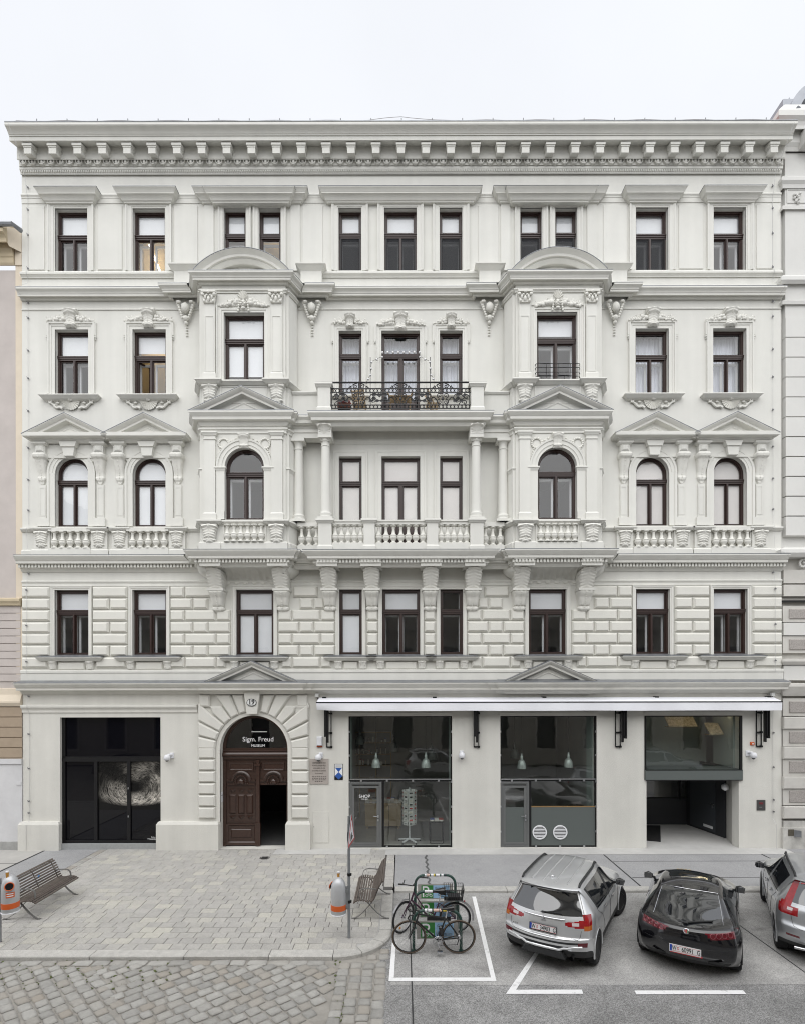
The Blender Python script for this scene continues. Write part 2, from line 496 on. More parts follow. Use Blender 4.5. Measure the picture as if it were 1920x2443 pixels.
def window(xc, h, z0, z1, yf, zt, inner='grey', mull=True, arch=False, door=False, name='window', open_left=False, fw=0.07, screen=False):
    y = yf+0.145; x0, x1 = xc-h, xc+h; m = MB()
    zs = z1-h if arch else z1
    for fx, yy0, yy1 in ((fw, y, y+0.07), (fw+0.028, y+0.03, y+0.065)):
        m.box(x0, x0+fx, yy0, yy1, z0, zs); m.box(x1-fx, x1, yy0, yy1, z0, zs)
        m.box(x0+fx, x1-fx, yy0, yy1, z0, z0+fx)
        if arch: m.arc(xc, zs, [(h-fx,yy0),(h,yy0),(h,yy1),(h-fx,yy1)], 0, PI, 20)
        else: m.box(x0+fx, x1-fx, yy0, yy1, z1-fx, z1)
    m.box(x0+0.004, x1-0.004, y-0.035, y+0.06, zt-0.035, zt+0.035)
    m.box(x0+0.004, x1-0.004, y-0.018, y+0.062, zt-0.085, zt-0.037); m.box(x0+0.004, x1-0.004, y-0.05, y-0.02, zt+0.02, zt+0.048)
    m.box(x0+fw, x1-fw, y+0.028, y+0.064, zt-0.12, zt+0.07)
    mw = 0.065 if door else 0.036
    if mull:
        m.box(xc-mw, xc+mw, y-0.012, y+0.06, z0+0.02, zt-0.087)
        m.box(xc-0.02, xc+0.02, y-0.03, y-0.013, z0+0.05, zt-0.09)
        m.box(xc-mw-0.028, xc+mw+0.028, y+0.032, y+0.063, z0+0.03, zt-0.09)
    zl = z0
    if door:
        zl = z0+0.78 if door is True else door
        m.box(x0+fw, x1-fw, y+0.03, y+0.068, z0+fw, zl)
        for a, b in ((x0+fw+0.06, xc-mw-0.05), (xc+mw+0.05, x1-fw-0.06)):
            m.frustum([(a,z0+0.15),(b,z0+0.15),(b,zl-0.1),(a,zl-0.1)], y+0.03, y+0.01, 0.03, y-0.002)
    w = hp(m, name, WOOD)
    yg = y+0.05
    if arch:
        n = 20; r = h-fw+0.01; zb = max(zt, zs)
        pts = [(x0+fw, zt), (x1-fw, zt)]+[(xc+r*math.cos(PI*k/n), zs+r*math.sin(PI*k/n)) for k in range(n+1)]
        g = MB(); g.add([(px, yg, pz) for px, pz in pts], [tuple(range(len(pts)))])
        part(g, 'pane', GLASS, w, fix=False)
    else:
        part(quad(x0+fw, x1-fw, zt, z1-fw, yg), 'pane', GLASS, w, fix=False)
    if mull:
        if not open_left: part(quad(x0+fw, xc-mw, zl, zt-0.08, yg), 'pane', GLASS, w, fix=False)
        part(quad(xc+mw, x1-fw, zl, zt-0.08, yg), 'pane', GLASS, w, fix=False)
    else: part(quad(x0+fw, x1-fw, zl, zt-0.08, yg), 'pane', GLASS, w, fix=False)
    # what hangs or stands behind the glass
    ztop = z1-0.02
    if open_left:
        s = MB(); a = math.radians(52); p0 = Vector((x0+fw, y+0.05)); d = Vector((math.cos(a), math.sin(a))); L = h-fw-mw
        for u0, u1, w0, w1 in ((0,0.05,z0+0.05,zt-0.08),(L-0.05,L,z0+0.05,zt-0.08),(0,L,z0+0.05,z0+0.1),(0,L,zt-0.13,zt-0.08)):
            c = p0+d*(u0+u1)/2
            s.obox((c.x,c.y,(w0+w1)/2), (d.x*(u1-u0)/2,d.y*(u1-u0)/2,0), (-d.y*0.02,d.x*0.02,0), (0,0,(w1-w0)/2))
        part(s, 'open_sash', WOOD, w)
    if inner in ('grey', 'curtain', 'dark', 'half', 'warm', 'tan'):
        f = MB(); yi = y+0.22
        for a, b in (((x0+0.05,x1-0.05),) if not mull else ((x0+0.05,xc-0.03),(xc+0.03,x1-0.05))):
            f.box(a, a+0.055, yi, yi+0.05, z0+0.03, zt-0.09); f.box(b-0.055, b, yi, yi+0.05, z0+0.03, zt-0.09)
            f.box(a+0.055, b-0.055, yi, yi+0.05, zt-0.15, zt-0.09); f.box(a+0.055, b-0.055, yi, yi+0.05, z0+0.03, z0+0.09)
        if not arch:
            f.box(x0+0.05, x1-0.05, yi, yi+0.05, zt+0.02, zt+0.075); f.box(x0+0.05, x0+0.1, yi, yi+0.05, zt+0.075, ztop); f.box(x1-0.1, x1-0.05, yi, yi+0.05, zt+0.075, ztop)
        part(f, 'inner_frame', WHITE_WOOD, w)
    yb = y+0.30
    if inner == 'blind':
        part(quad(x0, x1, z0, z1, y+0.08), 'blind', BLIND, w, fix=False)
    elif inner == 'blind_short':
        part(quad(x0, x1, z0+0.22, z1, y+0.08), 'blind', BLIND, w, fix=False)
    elif inner == 'paper':
        part(quad(x0, x1, z0, z1, y+0.08), 'paper_screen', PAPER, w, fix=False)
    elif inner == 'half' or inner == 'tan':
        part(quad(x0, x1, zt-0.05, z1, y+0.08), 'blind', BLIND, w, fix=False)
    elif inner == 'grey':
        part(quad(x0, x1, zt+0.05+(.16 if z0 > 12 else 0) if not arch else zt, z1, y+0.12), 'blind', BLIND, w, fix=False)
    if inner == 'curtain':
        part(curtain_mb(x0-0.03, x1+0.03, z0, z1, yb+0.08), 'curtain', CURTAIN, w, 60, fix=False)
    if screen:
        part(quad(x0+fw, x1-fw, z0+fw, zt-0.06, y+0.0), 'insect_screen', SCREEN, w, fix=False)
        s = MB(); s.archi(x0+fw-0.03, x1-fw+0.03, z0+fw, zt-0.02, [(0,0),(0,0.015),(-0.035,0.015),(-0.035,0)], -y+0.0, True)
        part(s, 'screen_frame', BLACK, w)
    return w

LIT = bpy.data.materials.new('lit_tube'); LIT.use_nodes = True
LIT.node_tree.nodes['Principled BSDF'].inputs['Emission Color'].default_value = (1.0,.80,.50,1); LIT.node_tree.nodes['Principled BSDF'].inputs['Emission Strength'].default_value = 7
WARM = M('warm_wall', (.78,.66,.47), rough=.9)
def lit_room(w, x0, x1, z0, z1, a, b):
    """a lit lamp tube and a warm painted wall seen through a window"""
    m = MB(); m.box(x0,x1,1.5,1.52,z0,z1); part(m,'room_wall',WARM,w)
    m = MB(); m.tube([a,b],.028,8); part(m,'lamp_tube',LIT,w)

def screen_mat():
    m = bpy.data.materials.new('insect_mesh'); m.use_nodes = True
    n, l = m.node_tree.nodes, m.node_tree.links; n.clear()
    out = n.new('ShaderNodeOutputMaterial'); mix = n.new('ShaderNodeMixShader'); mix.inputs[0].default_value = 0.62
    tr = n.new('ShaderNodeBsdfTransparent'); df = n.new('ShaderNodeBsdfDiffuse'); df.inputs['Color'].default_value = (0.05,0.052,0.056,1)
    l.new(tr.outputs[0], mix.inputs[1]); l.new(df.outputs[0], mix.inputs[2]); l.new(mix.outputs[0], out.inputs[0])
    return m
SCREEN = screen_mat()

T4, T3, T2, T1 = zz(557), zz(847), zz(1146), zz(1458)
for x, inn in ((CX-A1,'half'), (CX-A2,'half'), (CX+A2,'grey'), (CX+A1,'grey')):
    w = window(x, W4, *Z4, 0, T4, inn, screen=(abs(x-CX-A2) < .01))
    if abs(x-CX+A2) < .01: lit_room(w, x-.9, x+1.2, 18, 21.6, (x-.55,1.2,20.2), (x+.15,.75,18.6))
for x, inn, sc in ((CX-5.255,'half',0), (CX-4.145,'half',0), (CX+4.145,'grey',1), (CX+5.255,'grey',1), (CX-1.6,'grey',1), (CX+1.6,'grey',1)):
    w = window(x, 0.35 if abs(x) > 2 else 0.362, *Z4, 0, zz(554), inn, mull=False, screen=sc)
    if abs(x-CX+4.145) < .01: lit_room(w, x-.8, x+.8, 18, 21.6, (x-.4,1.3,20.9), (x+.4,1.3,20.9))
window(CX, 0.51, *Z4, 0, zz(554), 'grey', screen=1)
window(CX-A1, W3, *Z3, 0, T3, 'half'); w = window(CX-A2, W3, *Z3, 0, T3, 'grey', open_left=True); lit_room(w, CX-A2-1, CX-A2+1, 13.6, 17.4, (CX-A2-.7,1.2,16.9), (CX-A2+.5,1.2,16.9))
window(CX+A2, W3, *Z3, 0, T3, 'curtain'); window(CX+A1, W3, *Z3, 0, T3, 'curtain')
for x in (CX-1.6, CX+1.6): window(x, 0.362, zz(945), zz(789), 0, zz(843), 'curtain', mull=False)
window(CX, 0.605, ZB3, zz(789), 0, zz(843), 'curtain', door=zz(948), name='balcony_door')
for x, inn in ((CX-A1,'blind'), (CX-A2,'blind'), (CX+A2,'paper'), (CX+A1,'paper')):
    window(x, W2, *Z2, 0, T2, inn, arch=True)
for x in (CX-1.6, CX+1.6): window(x, 0.362, zz(1258), zz(1089), 0, zz(1149), 'paper', mull=False)
window(CX, 0.61, ZB2, zz(1089), 0, zz(1149), 'paper', door=zz(1240), name='loggia_door')
for x, inn in ((CX-A1,'tan'), (CX-A2,'tan'), (CX+A2,'tan'), (CX+A1,'tan')):
    window(x, W1, *Z1, -0.05, T1, inn)
window(CX-4.64, 0.6, *Z1, -0.05, T1, 'blind'); window(CX+4.64, 0.6, *Z1, -0.05, T1, 'tan')
window(CX-1.6, 0.362, *Z1, -0.05, T1, 'blind', mull=False); window(CX+1.6, 0.362, *Z1, -0.05, T1, 'dark', mull=False)
window(CX, 0.6, *Z1, -0.05, T1, 'tan')

# ---- oriel bays ---------------------------------------------------
def bp(a):
    return [(a-1.53,0),(a-1.53,0.2),(a-1.36,0.58),(a-1.28,0.58),(a-1.28,DB),(a+1.28,DB),(a+1.28,0.58),(a+1.36,0.58),(a+1.53,0.2),(a+1.53,0)]
ZBAY0, ZBAY1 = zz(1312, DB), zz(655, DB)
B3 = (zz(906, DB), zz(745.5, DB)); B2 = (zz(1239, DB), zz(1067.5, DB))
for sg in (-1, 1):
    a = CX+sg*AB; aw = CX+sg*AWN
    mb = MB()
    mb.wall(a-1.28, a+1.28, ZBAY0, ZBAY1, -DB, -DB+0.3, [(aw-0.62,aw+0.62,*B3), (aw-0.6,aw+0.6,*B2,True)])
    for s in (-1, 1):
        pl = [(a+s*1.28,-DB+0.09),(a+s*1.36,-DB+0.09),(a+s*1.53,-0.2),(a+s*1.53,0.0),(a+s*1.2,0.0),(a+s*1.2,-DB+0.29),(a+s*1.28,-DB+0.29)]
        mb.add([(x,y,ZBAY0) for x,y in pl]+[(x,y,ZBAY1) for x,y in pl], [tuple(range(7)), tuple(range(13,6,-1))]+[(i,(i+1)%7,7+(i+1)%7,7+i) for i in range(7)])
    for z in (ZBAY0+0.01, ZBAY1-0.11, 13.35): mb.box(a-1.19, a+1.19, -DB+0.31, 0.0, z, z+0.1)
    hp(mb, 'oriel_bay')
    window(aw, 0.62, *B3, -DB, zz(807, DB), 'blind_short' if sg < 0 else 'grey')
    window(aw, 0.6, *B2, -DB, zz(1127, DB), 'dark', arch=True)

# ---- running mouldings --------------------------------------------
def course(name, path, prof, smooth=None, mat=None):
    m = MB(); m.sweep(path, prof); return hp(m, name, mat, smooth)
full = [(XL,0),(XR,0)]
# main cornice
course('main_cornice', full, [(-.02,zz(287,.75)+.02)]+pf(0, [(.74,287.5),(.75,289),(.75,294),(.735,297),(.70,301),(.65,307),(.61,313),(.59,317),(.57,319),(.57,321.5),(.545,322.5),(.545,333),(.53,334.5),(.22,334.5+14),(.22,352+22),(.215,377)])+
       pf(0, [(.21,377),(.205,379),(.13,380),(.12,391.5),(.135,393.5),(.11,393.6),(.11,402),(.10,402.2),(.10,404),(.08,405),(.07,408.5),(.06,413),(.05,413.2),(.05,415),(-.02,415)]), 30)
course('gutter_flashing', full, [(-.02, zz(287,.75)+.05), (.76, zz(287.5,.75)+.012), (.762, zz(287.5,.75)-.012), (-.02, zz(287,.75)+.025)], mat=ZINC)
mb = MB(); n = 31
for i in range(1):
    h = zz(336,.5)-zz(361,.5); zt_ = zz(334.5,.53)-0.012
    for (w, z0, z1, yo, yi) in ((0.115,-h*.92,-h*.35,0.46,0.2),(0.13,-h*.352,-h*.22,0.475,0.2),(0.15,-h*.222,0.10,0.50,0.2)):
        zb_ = -h*.66 if z0 < -h*.5 else z0          # the underside climbs towards the wall
        mb.add([(-w,-yo,z0),(w,-yo,z0),(w,-yi,zb_),(-w,-yi,zb_),(-w,-yo,min(z1,0)),(w,-yo,min(z1,0)),(w,-yi,z1),(-w,-yi,z1)],
               [(0,3,2,1),(4,5,6,7),(0,1,5,4),(1,2,6,5),(2,3,7,6),(3,0,4,7)])
mu = mesh_of(mb, 'mutule', STUCCO)
for i in range(n): put(mu, 'mutule', house, (CX+0.02-11.56+23.12*i/(n-1), 0, zt_))
# egg and dart
mb = MB(); mb.ball((0,-0.14,-0.008), 1, 0.062, 0.075, 0.095)
mb.arc(0, 0.02, [(0.088,-0.11),(0.088,-0.20),(0.108,-0.195),(0.108,-0.11)], PI*1.02, PI*1.98, 8)
for s in (-1,1): mb.box(s*0.093-0.011, s*0.093+0.011, -0.20, -0.11, 0.02, 0.10)
egg = mesh_of(mb, 'egg_ornament', STUCCO, 50)
ne = 82
for i in range(ne): put(egg, 'egg_ornament', house, (XL+0.16+(XR-XL-0.32)*i/(ne-1), 0, zz(384.5,.17)))
mb = MB(); nb = 330
for i in range(nb): mb.box(XL+0.05+(XR-XL-0.1)*i/nb, XL+0.05+(XR-XL-0.1)*(i+.55)/nb, -0.105, -0.06, zz(407.5,.1), zz(404.3,.1))
struct(hp(mb, 'bead_course'), 'stuff')

# 4th floor string below the hoods
def gaps(cuts, lo=XL, hi=XR):
    out = []; cur = lo
    for c0, c1 in sorted(cuts):
        if c0 > cur: out.append((cur, c0))
        cur = max(cur, c1)
    if cur < hi: out.append((cur, hi))
    return out
HOODS = [(CX+s*A1, .73) for s in (-1,1)]+[(CX+s*A2, .73) for s in (-1,1)]+[(CX+s*4.70, 1.6) for s in (-1,1)]+[(CX, 2.32)]
for g0, g1 in gaps([(x-h, x+h) for x, h in HOODS]):
    course('string_course', [(g0,0),(g1,0)], pf(0, [(-.02,459),(.055,460.5),(.055,463),(.03,467),(.025,470.5),(.015,471),(.015,483),(-.02,484)]))
SILLP = pf(0, [(-.02,644.5),(.10,646),(.105,647),(.105,651),(.08,653),(.05,657),(.035,659),(.035,661.5),(-.02,662)])
for g0, g1 in ((XL, CX-AB-1.62), (CX-AB+1.62, CX+AB-1.62), (CX+AB+1.62, XR)):
    course('sill_course', [(g0,0),(g1,0)], SILLP)
# raised wall panels on the top floor
for sg in (-1,1):
    for p0, p1 in ((71,109),(236,294),(418,474),(724,772)):
        x0, x1 = sorted((CX+sg*abs(xx(p0)-CX), CX+sg*abs(xx(p1)-CX)))
        m = MB(); m.frustum([(x0,zz(643)),(x1,zz(643)),(x1,zz(491)),(x0,zz(491))], 0, -0.022, 0.012, -0.03); hp(m, 'wall_panel')

# window hoods on the top floor
ARCH = [(0,-.02),(0,.035),(.035,.035),(.035,.05),(.13,.05),(.135,.062),(.165,.075),(.17,.085),(.215,.085),(.215,-.02)]
def hood4(x, h, b=0.07, inner=None, outer=None):
    ztop = zz(447,b+.2); zb = zz(481)
    pr = [(-.02,ztop+.03),(.27,ztop),(.275,ztop-.03),(.25,ztop-.05),(.215,ztop-.12),(.20,ztop-.135),(.20,ztop-.16),(.185,ztop-.165),(.12,ztop-.21),(.085,ztop-.275),(.05,ztop-.29),(.045,ztop-.32),(-.02,ztop-.32)]
    m = MB(); m.sweep([(x-h,-0.02),(x-h,b),(x+h,b),(x+h,-0.02)], pr)
    hp(m, 'window_hood', None, 30)
    m = MB(); m.box(x-h, x+h, -b, 0.01, zb-0.04, ztop-0.31); hp(m, 'hood_frieze')
    m = MB(); m.sweep([(x-h,-.02),(x-h,b),(x+h,b),(x+h,-.02)], [(-.02,ztop+.032),(.285,ztop+.004),(.285,ztop-.006),(-.02,ztop+.02)]); hp(m, 'hood_flashing', ZINC)
for sg in (-1,1):
    for a in (A1, A2):
        x = CX+sg*a; hood4(x, .70)
        m = MB(); m.archi(x-W4, x+W4, Z4[0], Z4[1], ARCH); hp(m, 'architrave')
    x = CX+sg*4.70
    hood4(x, 1.52, 0.06); hood4(x, 1.15, 0.16)
    for s in (-1,1): m = MB(); m.box(*sorted((x+s*1.52, x+s*1.22)), -0.045, 0.01, Z4[0], zz(481)-.04); hp(m, 'pilaster_strip')
    for dx in (-.555,.555):
        m = MB(); m.archi(x+dx-.35, x+dx+.35, Z4[0], Z4[1], [(w*.8,o) for w,o in ARCH]); hp(m, 'architrave')
hood4(CX, 2.27, 0.07)
for x, h in ((CX-1.6,.362),(CX,.51),(CX+1.6,.362)):
    m = MB(); m.archi(x-h, x+h, Z4[0], Z4[1], ARCH); hp(m, 'architrave')
for x in (CX-.86, CX+.86):
    m = MB(); m.ball((x,-0.12,zz(470)),0.11,1,.7,.9); hp(m, 'hood_knob', ORNAMENT, 60)

# cornice B (over the third floor), breaking round ressauts and bays
def mirror(path): return path+[(2*CX-x, d) for x, d in reversed(path)]
RES = 0.15
bL = CX-AB
pathB = mirror([(XL,0),(bL-2.42,0),(bL-2.42,RES),(bL-1.53,RES)]+bp(bL)[1:-1]+[(bL+1.53,RES),(bL+2.45,RES),(bL+2.45,0)])
profB = pf(0, [(-.02,680),(.295,682),(.30,683.5),(.30,686),(.285,688),(.25,691.5),(.225,695),(.215,697),(.215,698.5),(.20,699),(.20,704),(.19,704.6),(.09,707),(.08,711),(.06,713),(.045,715),(.03,715.2),(.03,716.5),(-.02,717)])
pathB[-1] = (XR, 0)
course('entablature_cornice', pathB, profB, 30)
zB = zz(682,.30)
course('cornice_flashing', pathB, [(-.02,zB+.045),(.305,zB+.01),(.305,zB-.004),(-.02,zB+.03)], mat=ZINC)
for g0, g1 in ((XL,bL-1.55),(bL+1.55,-bL+2*CX-1.55),(2*CX-bL+1.55,XR)):
    course('string_course', [(g0,0),(g1,0)], pf(0, [(-.02,734),(.03,735),(.03,737),(.012,739),(-.02,739.5)]))
# small pedestals standing on the ressauts
for sg in (-1,1):
    for s in (-1,1):
        x = CX+sg*AB+s*1.99; m = MB(); z0 = zB+0.02
        m.box(x-.33, x+.33, -.22, 0, z0, zz(643,.2)); m.sweep([(x-.33,-.02),(x-.33,.22),(x+.33,.22),(x+.33,-.02)], rel(zz(643,.22), [(-.1,.16),(.14,.14),(.14,.10),(.10,.07),(.05,.02),(.03,0),(0,-.03),(-.1,-.03)]))
        m.box(x-.37, x+.37, -.26, 0, z0, z0+.09); hp(m, 'attic_pedestal')

# bay crowning segmental pediments
for sg in (-1,1):
    a = CX+sg*AB; b = DB
    cw, hh = 1.42, 0.66; R = (cw*cw+hh*hh)/(2*hh); zc = zB+0.03+hh-R; th = math.asin(cw/R)
    pr = [(R-.30,.0),(R-.30,-b-.02),(R-.27,-b-.05),(R-.20,-b-.10),(R-.17,-b-.10),(R-.165,-b-.16),(R-.10,-b-.17),(R-.07,-b-.20),(R-.01,-b-.27),(R,-b-.28),(R+.005,-b-.28),(R+.01,.0)]
    m = MB(); m.arc(a, zc, pr, PI/2-th, PI/2+th, 28); hp(m, 'segmental_pediment', None, 30)
    m = MB(); m.arc(a, zc, [(R+.012,.0),(R+.012,-b-.29),(R+.025,-b-.29),(R+.025,.0)], PI/2-th, PI/2+th, 28); hp(m, 'pediment_flashing', ZINC)
    poly = [(a+(R-.28)*math.sin(t), zc+(R-.28)*math.cos(t)) for t in [th*.97*(1-k/9) for k in range(19)]]
    m = MB(); m.prism(poly, -b+.10, 0); hp(m, 'tympanum')
    m = MB(); r2 = R-.42; t2 = th*.82
    m.arc(a, zc-.02, [(r2-.06,-b+.12),(r2-.06,-b+.06),(r2,-b+.03),(r2+.02,-b+.03),(r2+.02,-b+.12)], PI/2-t2, PI/2+t2, 24); hp(m, 'tympanum_moulding')
    # frieze and architrave of the bay
    course('bay_architrave', bp(a), pf(DB, [(-.02,686.5),(.07,688),(.075,690),(.05,692),(.04,694),(.03,694.5),(.03,697.5),(-.02,698)]))
# loggia cornice P: bays, link walls and the upper balcony
LK, BW, BD = 0.36, 2.50, 0.62               # link depth, half width and depth of the balcony block
def central(path_l):
    return path_l
profP = [(-.02,ZB3+.0),(.30,ZB3-.01),(.305,ZB3-.02),(.305,ZB3-.06),(.285,ZB3-.085),(.24,ZB3-.13),(.225,ZB3-.15),(.215,ZB3-.155),(.21,ZB3-.235),(.20,ZB3-.245),(.10,ZB3-.25),(.085,ZB3-.30),(.06,ZB3-.33),(.05,ZB3-.36),(.02,ZB3-.37),(-.02,ZB3-.37)]
pathP = mirror(bp(bL)[:-2]+[(bL+1.36,LK),(CX-BW,LK),(CX-BW,BD)])
course('loggia_cornice', pathP, profP, 30)
course('cornice_flashing', pathP, [(-.02,ZB3+.025),(.31,ZB3+.004),(.31,ZB3-.012),(-.02,ZB3+.01)], mat=ZINC)
ZP = ZB3
# bay pediments (triangular)
RK = [(-.3,-.13),(.0,-.13),(.02,-.10),(.08,-.08),(.19,-.075),(.20,-.01),(.22,.0),(.29,.07),(.30,.085),(.30,.10),(-.3,.11)]
def pediment(x, half, z0, rise, b, name='pediment', mat=None):
    m = MB(); m.rake(x, half, z0, rise, b, RK); hp(m, name, mat, 25)
    m = MB(); m.rake(x, half, z0, rise, b, [(-.3,.115),(.305,.105),(.31,.105),(.31,.12),(-.3,.13)]); hp(m, 'pediment_flashing', ZINC)
    m = MB(); s = 0.86
    m.prism([(x-half*s, z0-.06),(x+half*s, z0-.06),(x, z0+rise*s-.06)], -b-.01, -max(b-.3,0)); hp(m, 'tympanum', mat)
    m = MB()
    hi = half*.62
    m.rake(x, hi, z0-.02, rise*.62, b-.01, [(0,-.05),(.03,-.05),(.04,-.02),(.03,.0),(0,0)], True); hp(m, 'tympanum_moulding', mat)
for sg in (-1,1):
    a = CX+sg*AB
    pediment(a, 1.29, ZP+.02, .60, DB)
    course('bay_architrave', bp(a), pf(DB, [(-.02,1018),(.075,1019.5),(.08,1022),(.05,1025),(.04,1027),(.03,1027.4),(.03,1033),(-.02,1034)]))
    # bulging frieze
    m = MB(); z0, z1 = zz(1018,DB), zz(999,DB)
    m.sweep([(a-1.2,DB),(a+1.2,DB)], [(-.02,z0),(.02,z0),(.055,z0+(z1-z0)*.3),(.06,(z0+z1)/2),(.045,z0+(z1-z0)*.8),(.0,z1),(-.02,z1)]); hp(m, 'frieze', None, 40)

# bay pilasters, capitals, bases
def pil(x, hw, z0, z1, b, pr=.07, cap='doric', panel=True):
    m = MB(); m.box(x-hw, x+hw, -b-pr, -b+.02, z0, z1)
    if panel:
        m.archi(x-hw+.05, x+hw-.05, z0+.25, z1-.1 if cap == 'doric' else z1-.4, [(0,0),(0,.012),(.02,.012),(.02,0)], b+pr, True)
    if cap == 'doric':
        m.sweep([(x-hw,b-.02),(x-hw,b+pr),(x+hw,b+pr),(x+hw,b-.02)], rel(z1, [(-.02,.0),(.07,0),(.075,-.04),(.05,-.07),(.03,-.11),(.006,-.13),(.006,-.20),(.025,-.205),(.025,-.23),(.004,-.24),(-.02,-.24)]))
    m.sweep([(x-hw,b-.02),(x-hw,b+pr),(x+hw,b+pr),(x+hw,b-.02)], rel(z0, [(-.02,.22),(.0,.22),(.035,.17),(.035,.0),(-.02,0)]))
    hp(m, 'pilaster')
def corinthian(x, hw, z0, z1, b):
    m = MB(); H = z1-z0
    m.prism([(x-hw*.9,z0),(x+hw*.9,z0),(x+hw*1.12,z1-.05),(x-hw*1.12,z1-.05)], -b-.06, -b+.02)
    m.box(x-hw*1.22, x+hw*1.22, -b-.13, -b+.02, z1-.05, z1)
    for s in (-1,1):
        m.ball((x+s*hw*1.0,-b-.10,z1-.11),.062,1,.7,1); m.ball((x+s*hw*.55,-b-.085,z0+H*.45),.055,.8,.6,1.3)
        m.ball((x+s*hw*.75,-b-.08,z0+H*.12),.05,.8,.6,1.2); m.ball((x+s*hw*.3,-b-.09,z1-.13),.04)
    m.ball((x,-b-.09,z0+H*.3),.06,.8,.6,1.5); m.ball((x,-b-.11,z1-.05),.05)
    hp(m, 'capital', ORNAMENT, 60)
for sg in (-1,1):
    a = CX+sg*AB
    for s in (-1,1):
        x = a+s*1.02
        pil(x, .165, zz(905,DB+.05), zz(724,DB+.05), DB, .07, 'none')
        corinthian(x, .18, zz(724,DB+.05), zz(698,DB+.05), DB+.06)
        pil(x, .165, zz(1239,DB+.05), zz(1034,DB+.05)+.05, DB, .07, 'doric', False)
    for zi in ((zz(905,DB),zz(698,DB)),(zz(1239,DB),zz(1034,DB))):
        for s in (-1,1):
            m = MB(); m.box(a+s*1.32-.05, a+s*1.32+.05, -DB+.06, -.35, zi[0], zi[1]); hp(m, 'corner_strip')
    # third floor bay window surround
    aw = CX+sg*AWN
    m = MB(); m.archi(aw-.62, aw+.62, B3[0], B3[1], [(0,-.02),(0,.03),(.06,.03),(.065,.05),(.11,.05),(.12,.035),(.17,.035),(.18,.07),(.21,.075),(.21,-.02)], DB); hp(m, 'architrave')
    # arched bay window: archivolt, imposts and jamb pilasters
    r0 = .6; zs = B2[1]-r0
    m = MB(); m.arc(aw, zs, [(r0,-DB+.05),(r0,-DB-.03),(r0+.08,-DB-.03),(r0+.085,-DB-.05),(r0+.19,-DB-.05),(r0+.20,-DB-.075),(r0+.25,-DB-.08),(r0+.25,-DB+.05)], 0, PI, 28); hp(m, 'archivolt', None, 25)
    for s in (-1,1):
        m = MB(); x0, x1 = sorted((aw+s*(r0+.0), aw+s*.86))
        m.box(x0, x1, -DB-.035, -DB+.02, B2[0], zs-.12); m.box(x0, x1, -DB-.055, -DB+.02, B2[0], B2[0]+.24)
        m.sweep([(x0,DB-.02),(x0,DB+.035),(x1,DB+.035),(x1,DB-.02)], rel(zs, [(-.02,.01),(.05,.0),(.055,-.035),(.03,-.06),(.015,-.1),(.0,-.13),(-.02,-.13)])); hp(m, 'impost')
        m = MB(); m.sweep([(a+s*1.19,.58+.005),(a+s*1.36,.585),(a+s*1.535,.2)] if s > 0 else [(a-1.535,.2),(a-1.36,.585),(a-1.19,.585)], rel(zs, [(-.02,.01),(.05,.0),(.055,-.035),(.03,-.06),(.015,-.1),(.0,-.13),(-.02,-.13)])); hp(m, 'impost')

# ---- consoles -----------------------------------------------------
def console_mesh(w, h, pts, name='console', leaf=0.02, bead=True, nu=13, lobes=True):
    """front profile pts (outward, z as a share of h from the top) with a leafy relief; hangs from z=0 at y=0"""
    m = MB(); P = []
    for i in range(len(pts)-1):
        for k in range(4):
            t = k/4; a, b = pts[i], pts[i+1]; P.append((a[0]+(b[0]-a[0])*t, a[1]+(b[1]-a[1])*t, a[2]+(b[2]-a[2])*t))
    P.append(pts[-1]); nv = len(P); vs = []; fs = []
    for j, (o, t, wf) in enumerate(P):
        for i in range(nu):
            u = -1+2*i/(nu-1)
            lobe = math.sin(t*44-abs(u)*5) if lobes else 0
            rr = leaf*(math.exp(-(u*4)**2)*1.1+(.9*lobe)*abs(u)**.5*(1 if .15 < abs(u) < .92 else .3)-.5*abs(u)**3)
            if not lobes: rr = leaf*(math.exp(-(u*5)**2)*.9+.9*math.exp(-((abs(u)-.62)*4)**2)-.6*abs(u)**4)
            if abs(u) > .97: rr = -leaf*1.4
            vs.append((u*w/2*wf*(1+(.07*lobe if abs(u) > .6 else 0)), -max(o+rr, .01), -t*h))
    for j in range(nv-1):
        for i in range(nu-1): fs.append((j*nu+i, j*nu+i+1, (j+1)*nu+i+1, (j+1)*nu+i))
    b0 = len(vs)
    for j, (o, t, wf) in enumerate(P):
        vs += [(-w/2*wf, .03, -t*h), (w/2*wf, .03, -t*h)]
    for j in range(nv-1):
        fs.append((j*nu, (j+1)*nu, b0+2*j+2, b0+2*j)); fs.append((j*nu+nu-1, b0+2*j+1, b0+2*j+3, (j+1)*nu+nu-1))
    m.add(vs, fs)
    if bead:
        for k in range(10):
            j = int(nv*(.16+.6*k/10)); o, t, wf = P[j]; m.ball((0,-o-leaf*.9,-t*h), w*.045)
    return mesh_of(m, name, ORNAMENT, 55)
SC = [(.16,0,1.05),(.19,.06,1.1),(.17,.14,1.08),(.13,.2,.95),(.12,.34,.86),(.13,.5,.8),(.11,.66,.76),(.07,.74,.72),(.075,.8,.85),(.09,.88,.8),(.05,.95,.6),(.02,1,.4)]
con_small = console_mesh(.40, .50, [(o*.62,t,w) for o,t,w in SC], 'console', .02)
con_bay = console_mesh(.44, .56, [(o*.7,t,w) for o,t,w in SC], 'console', .02)
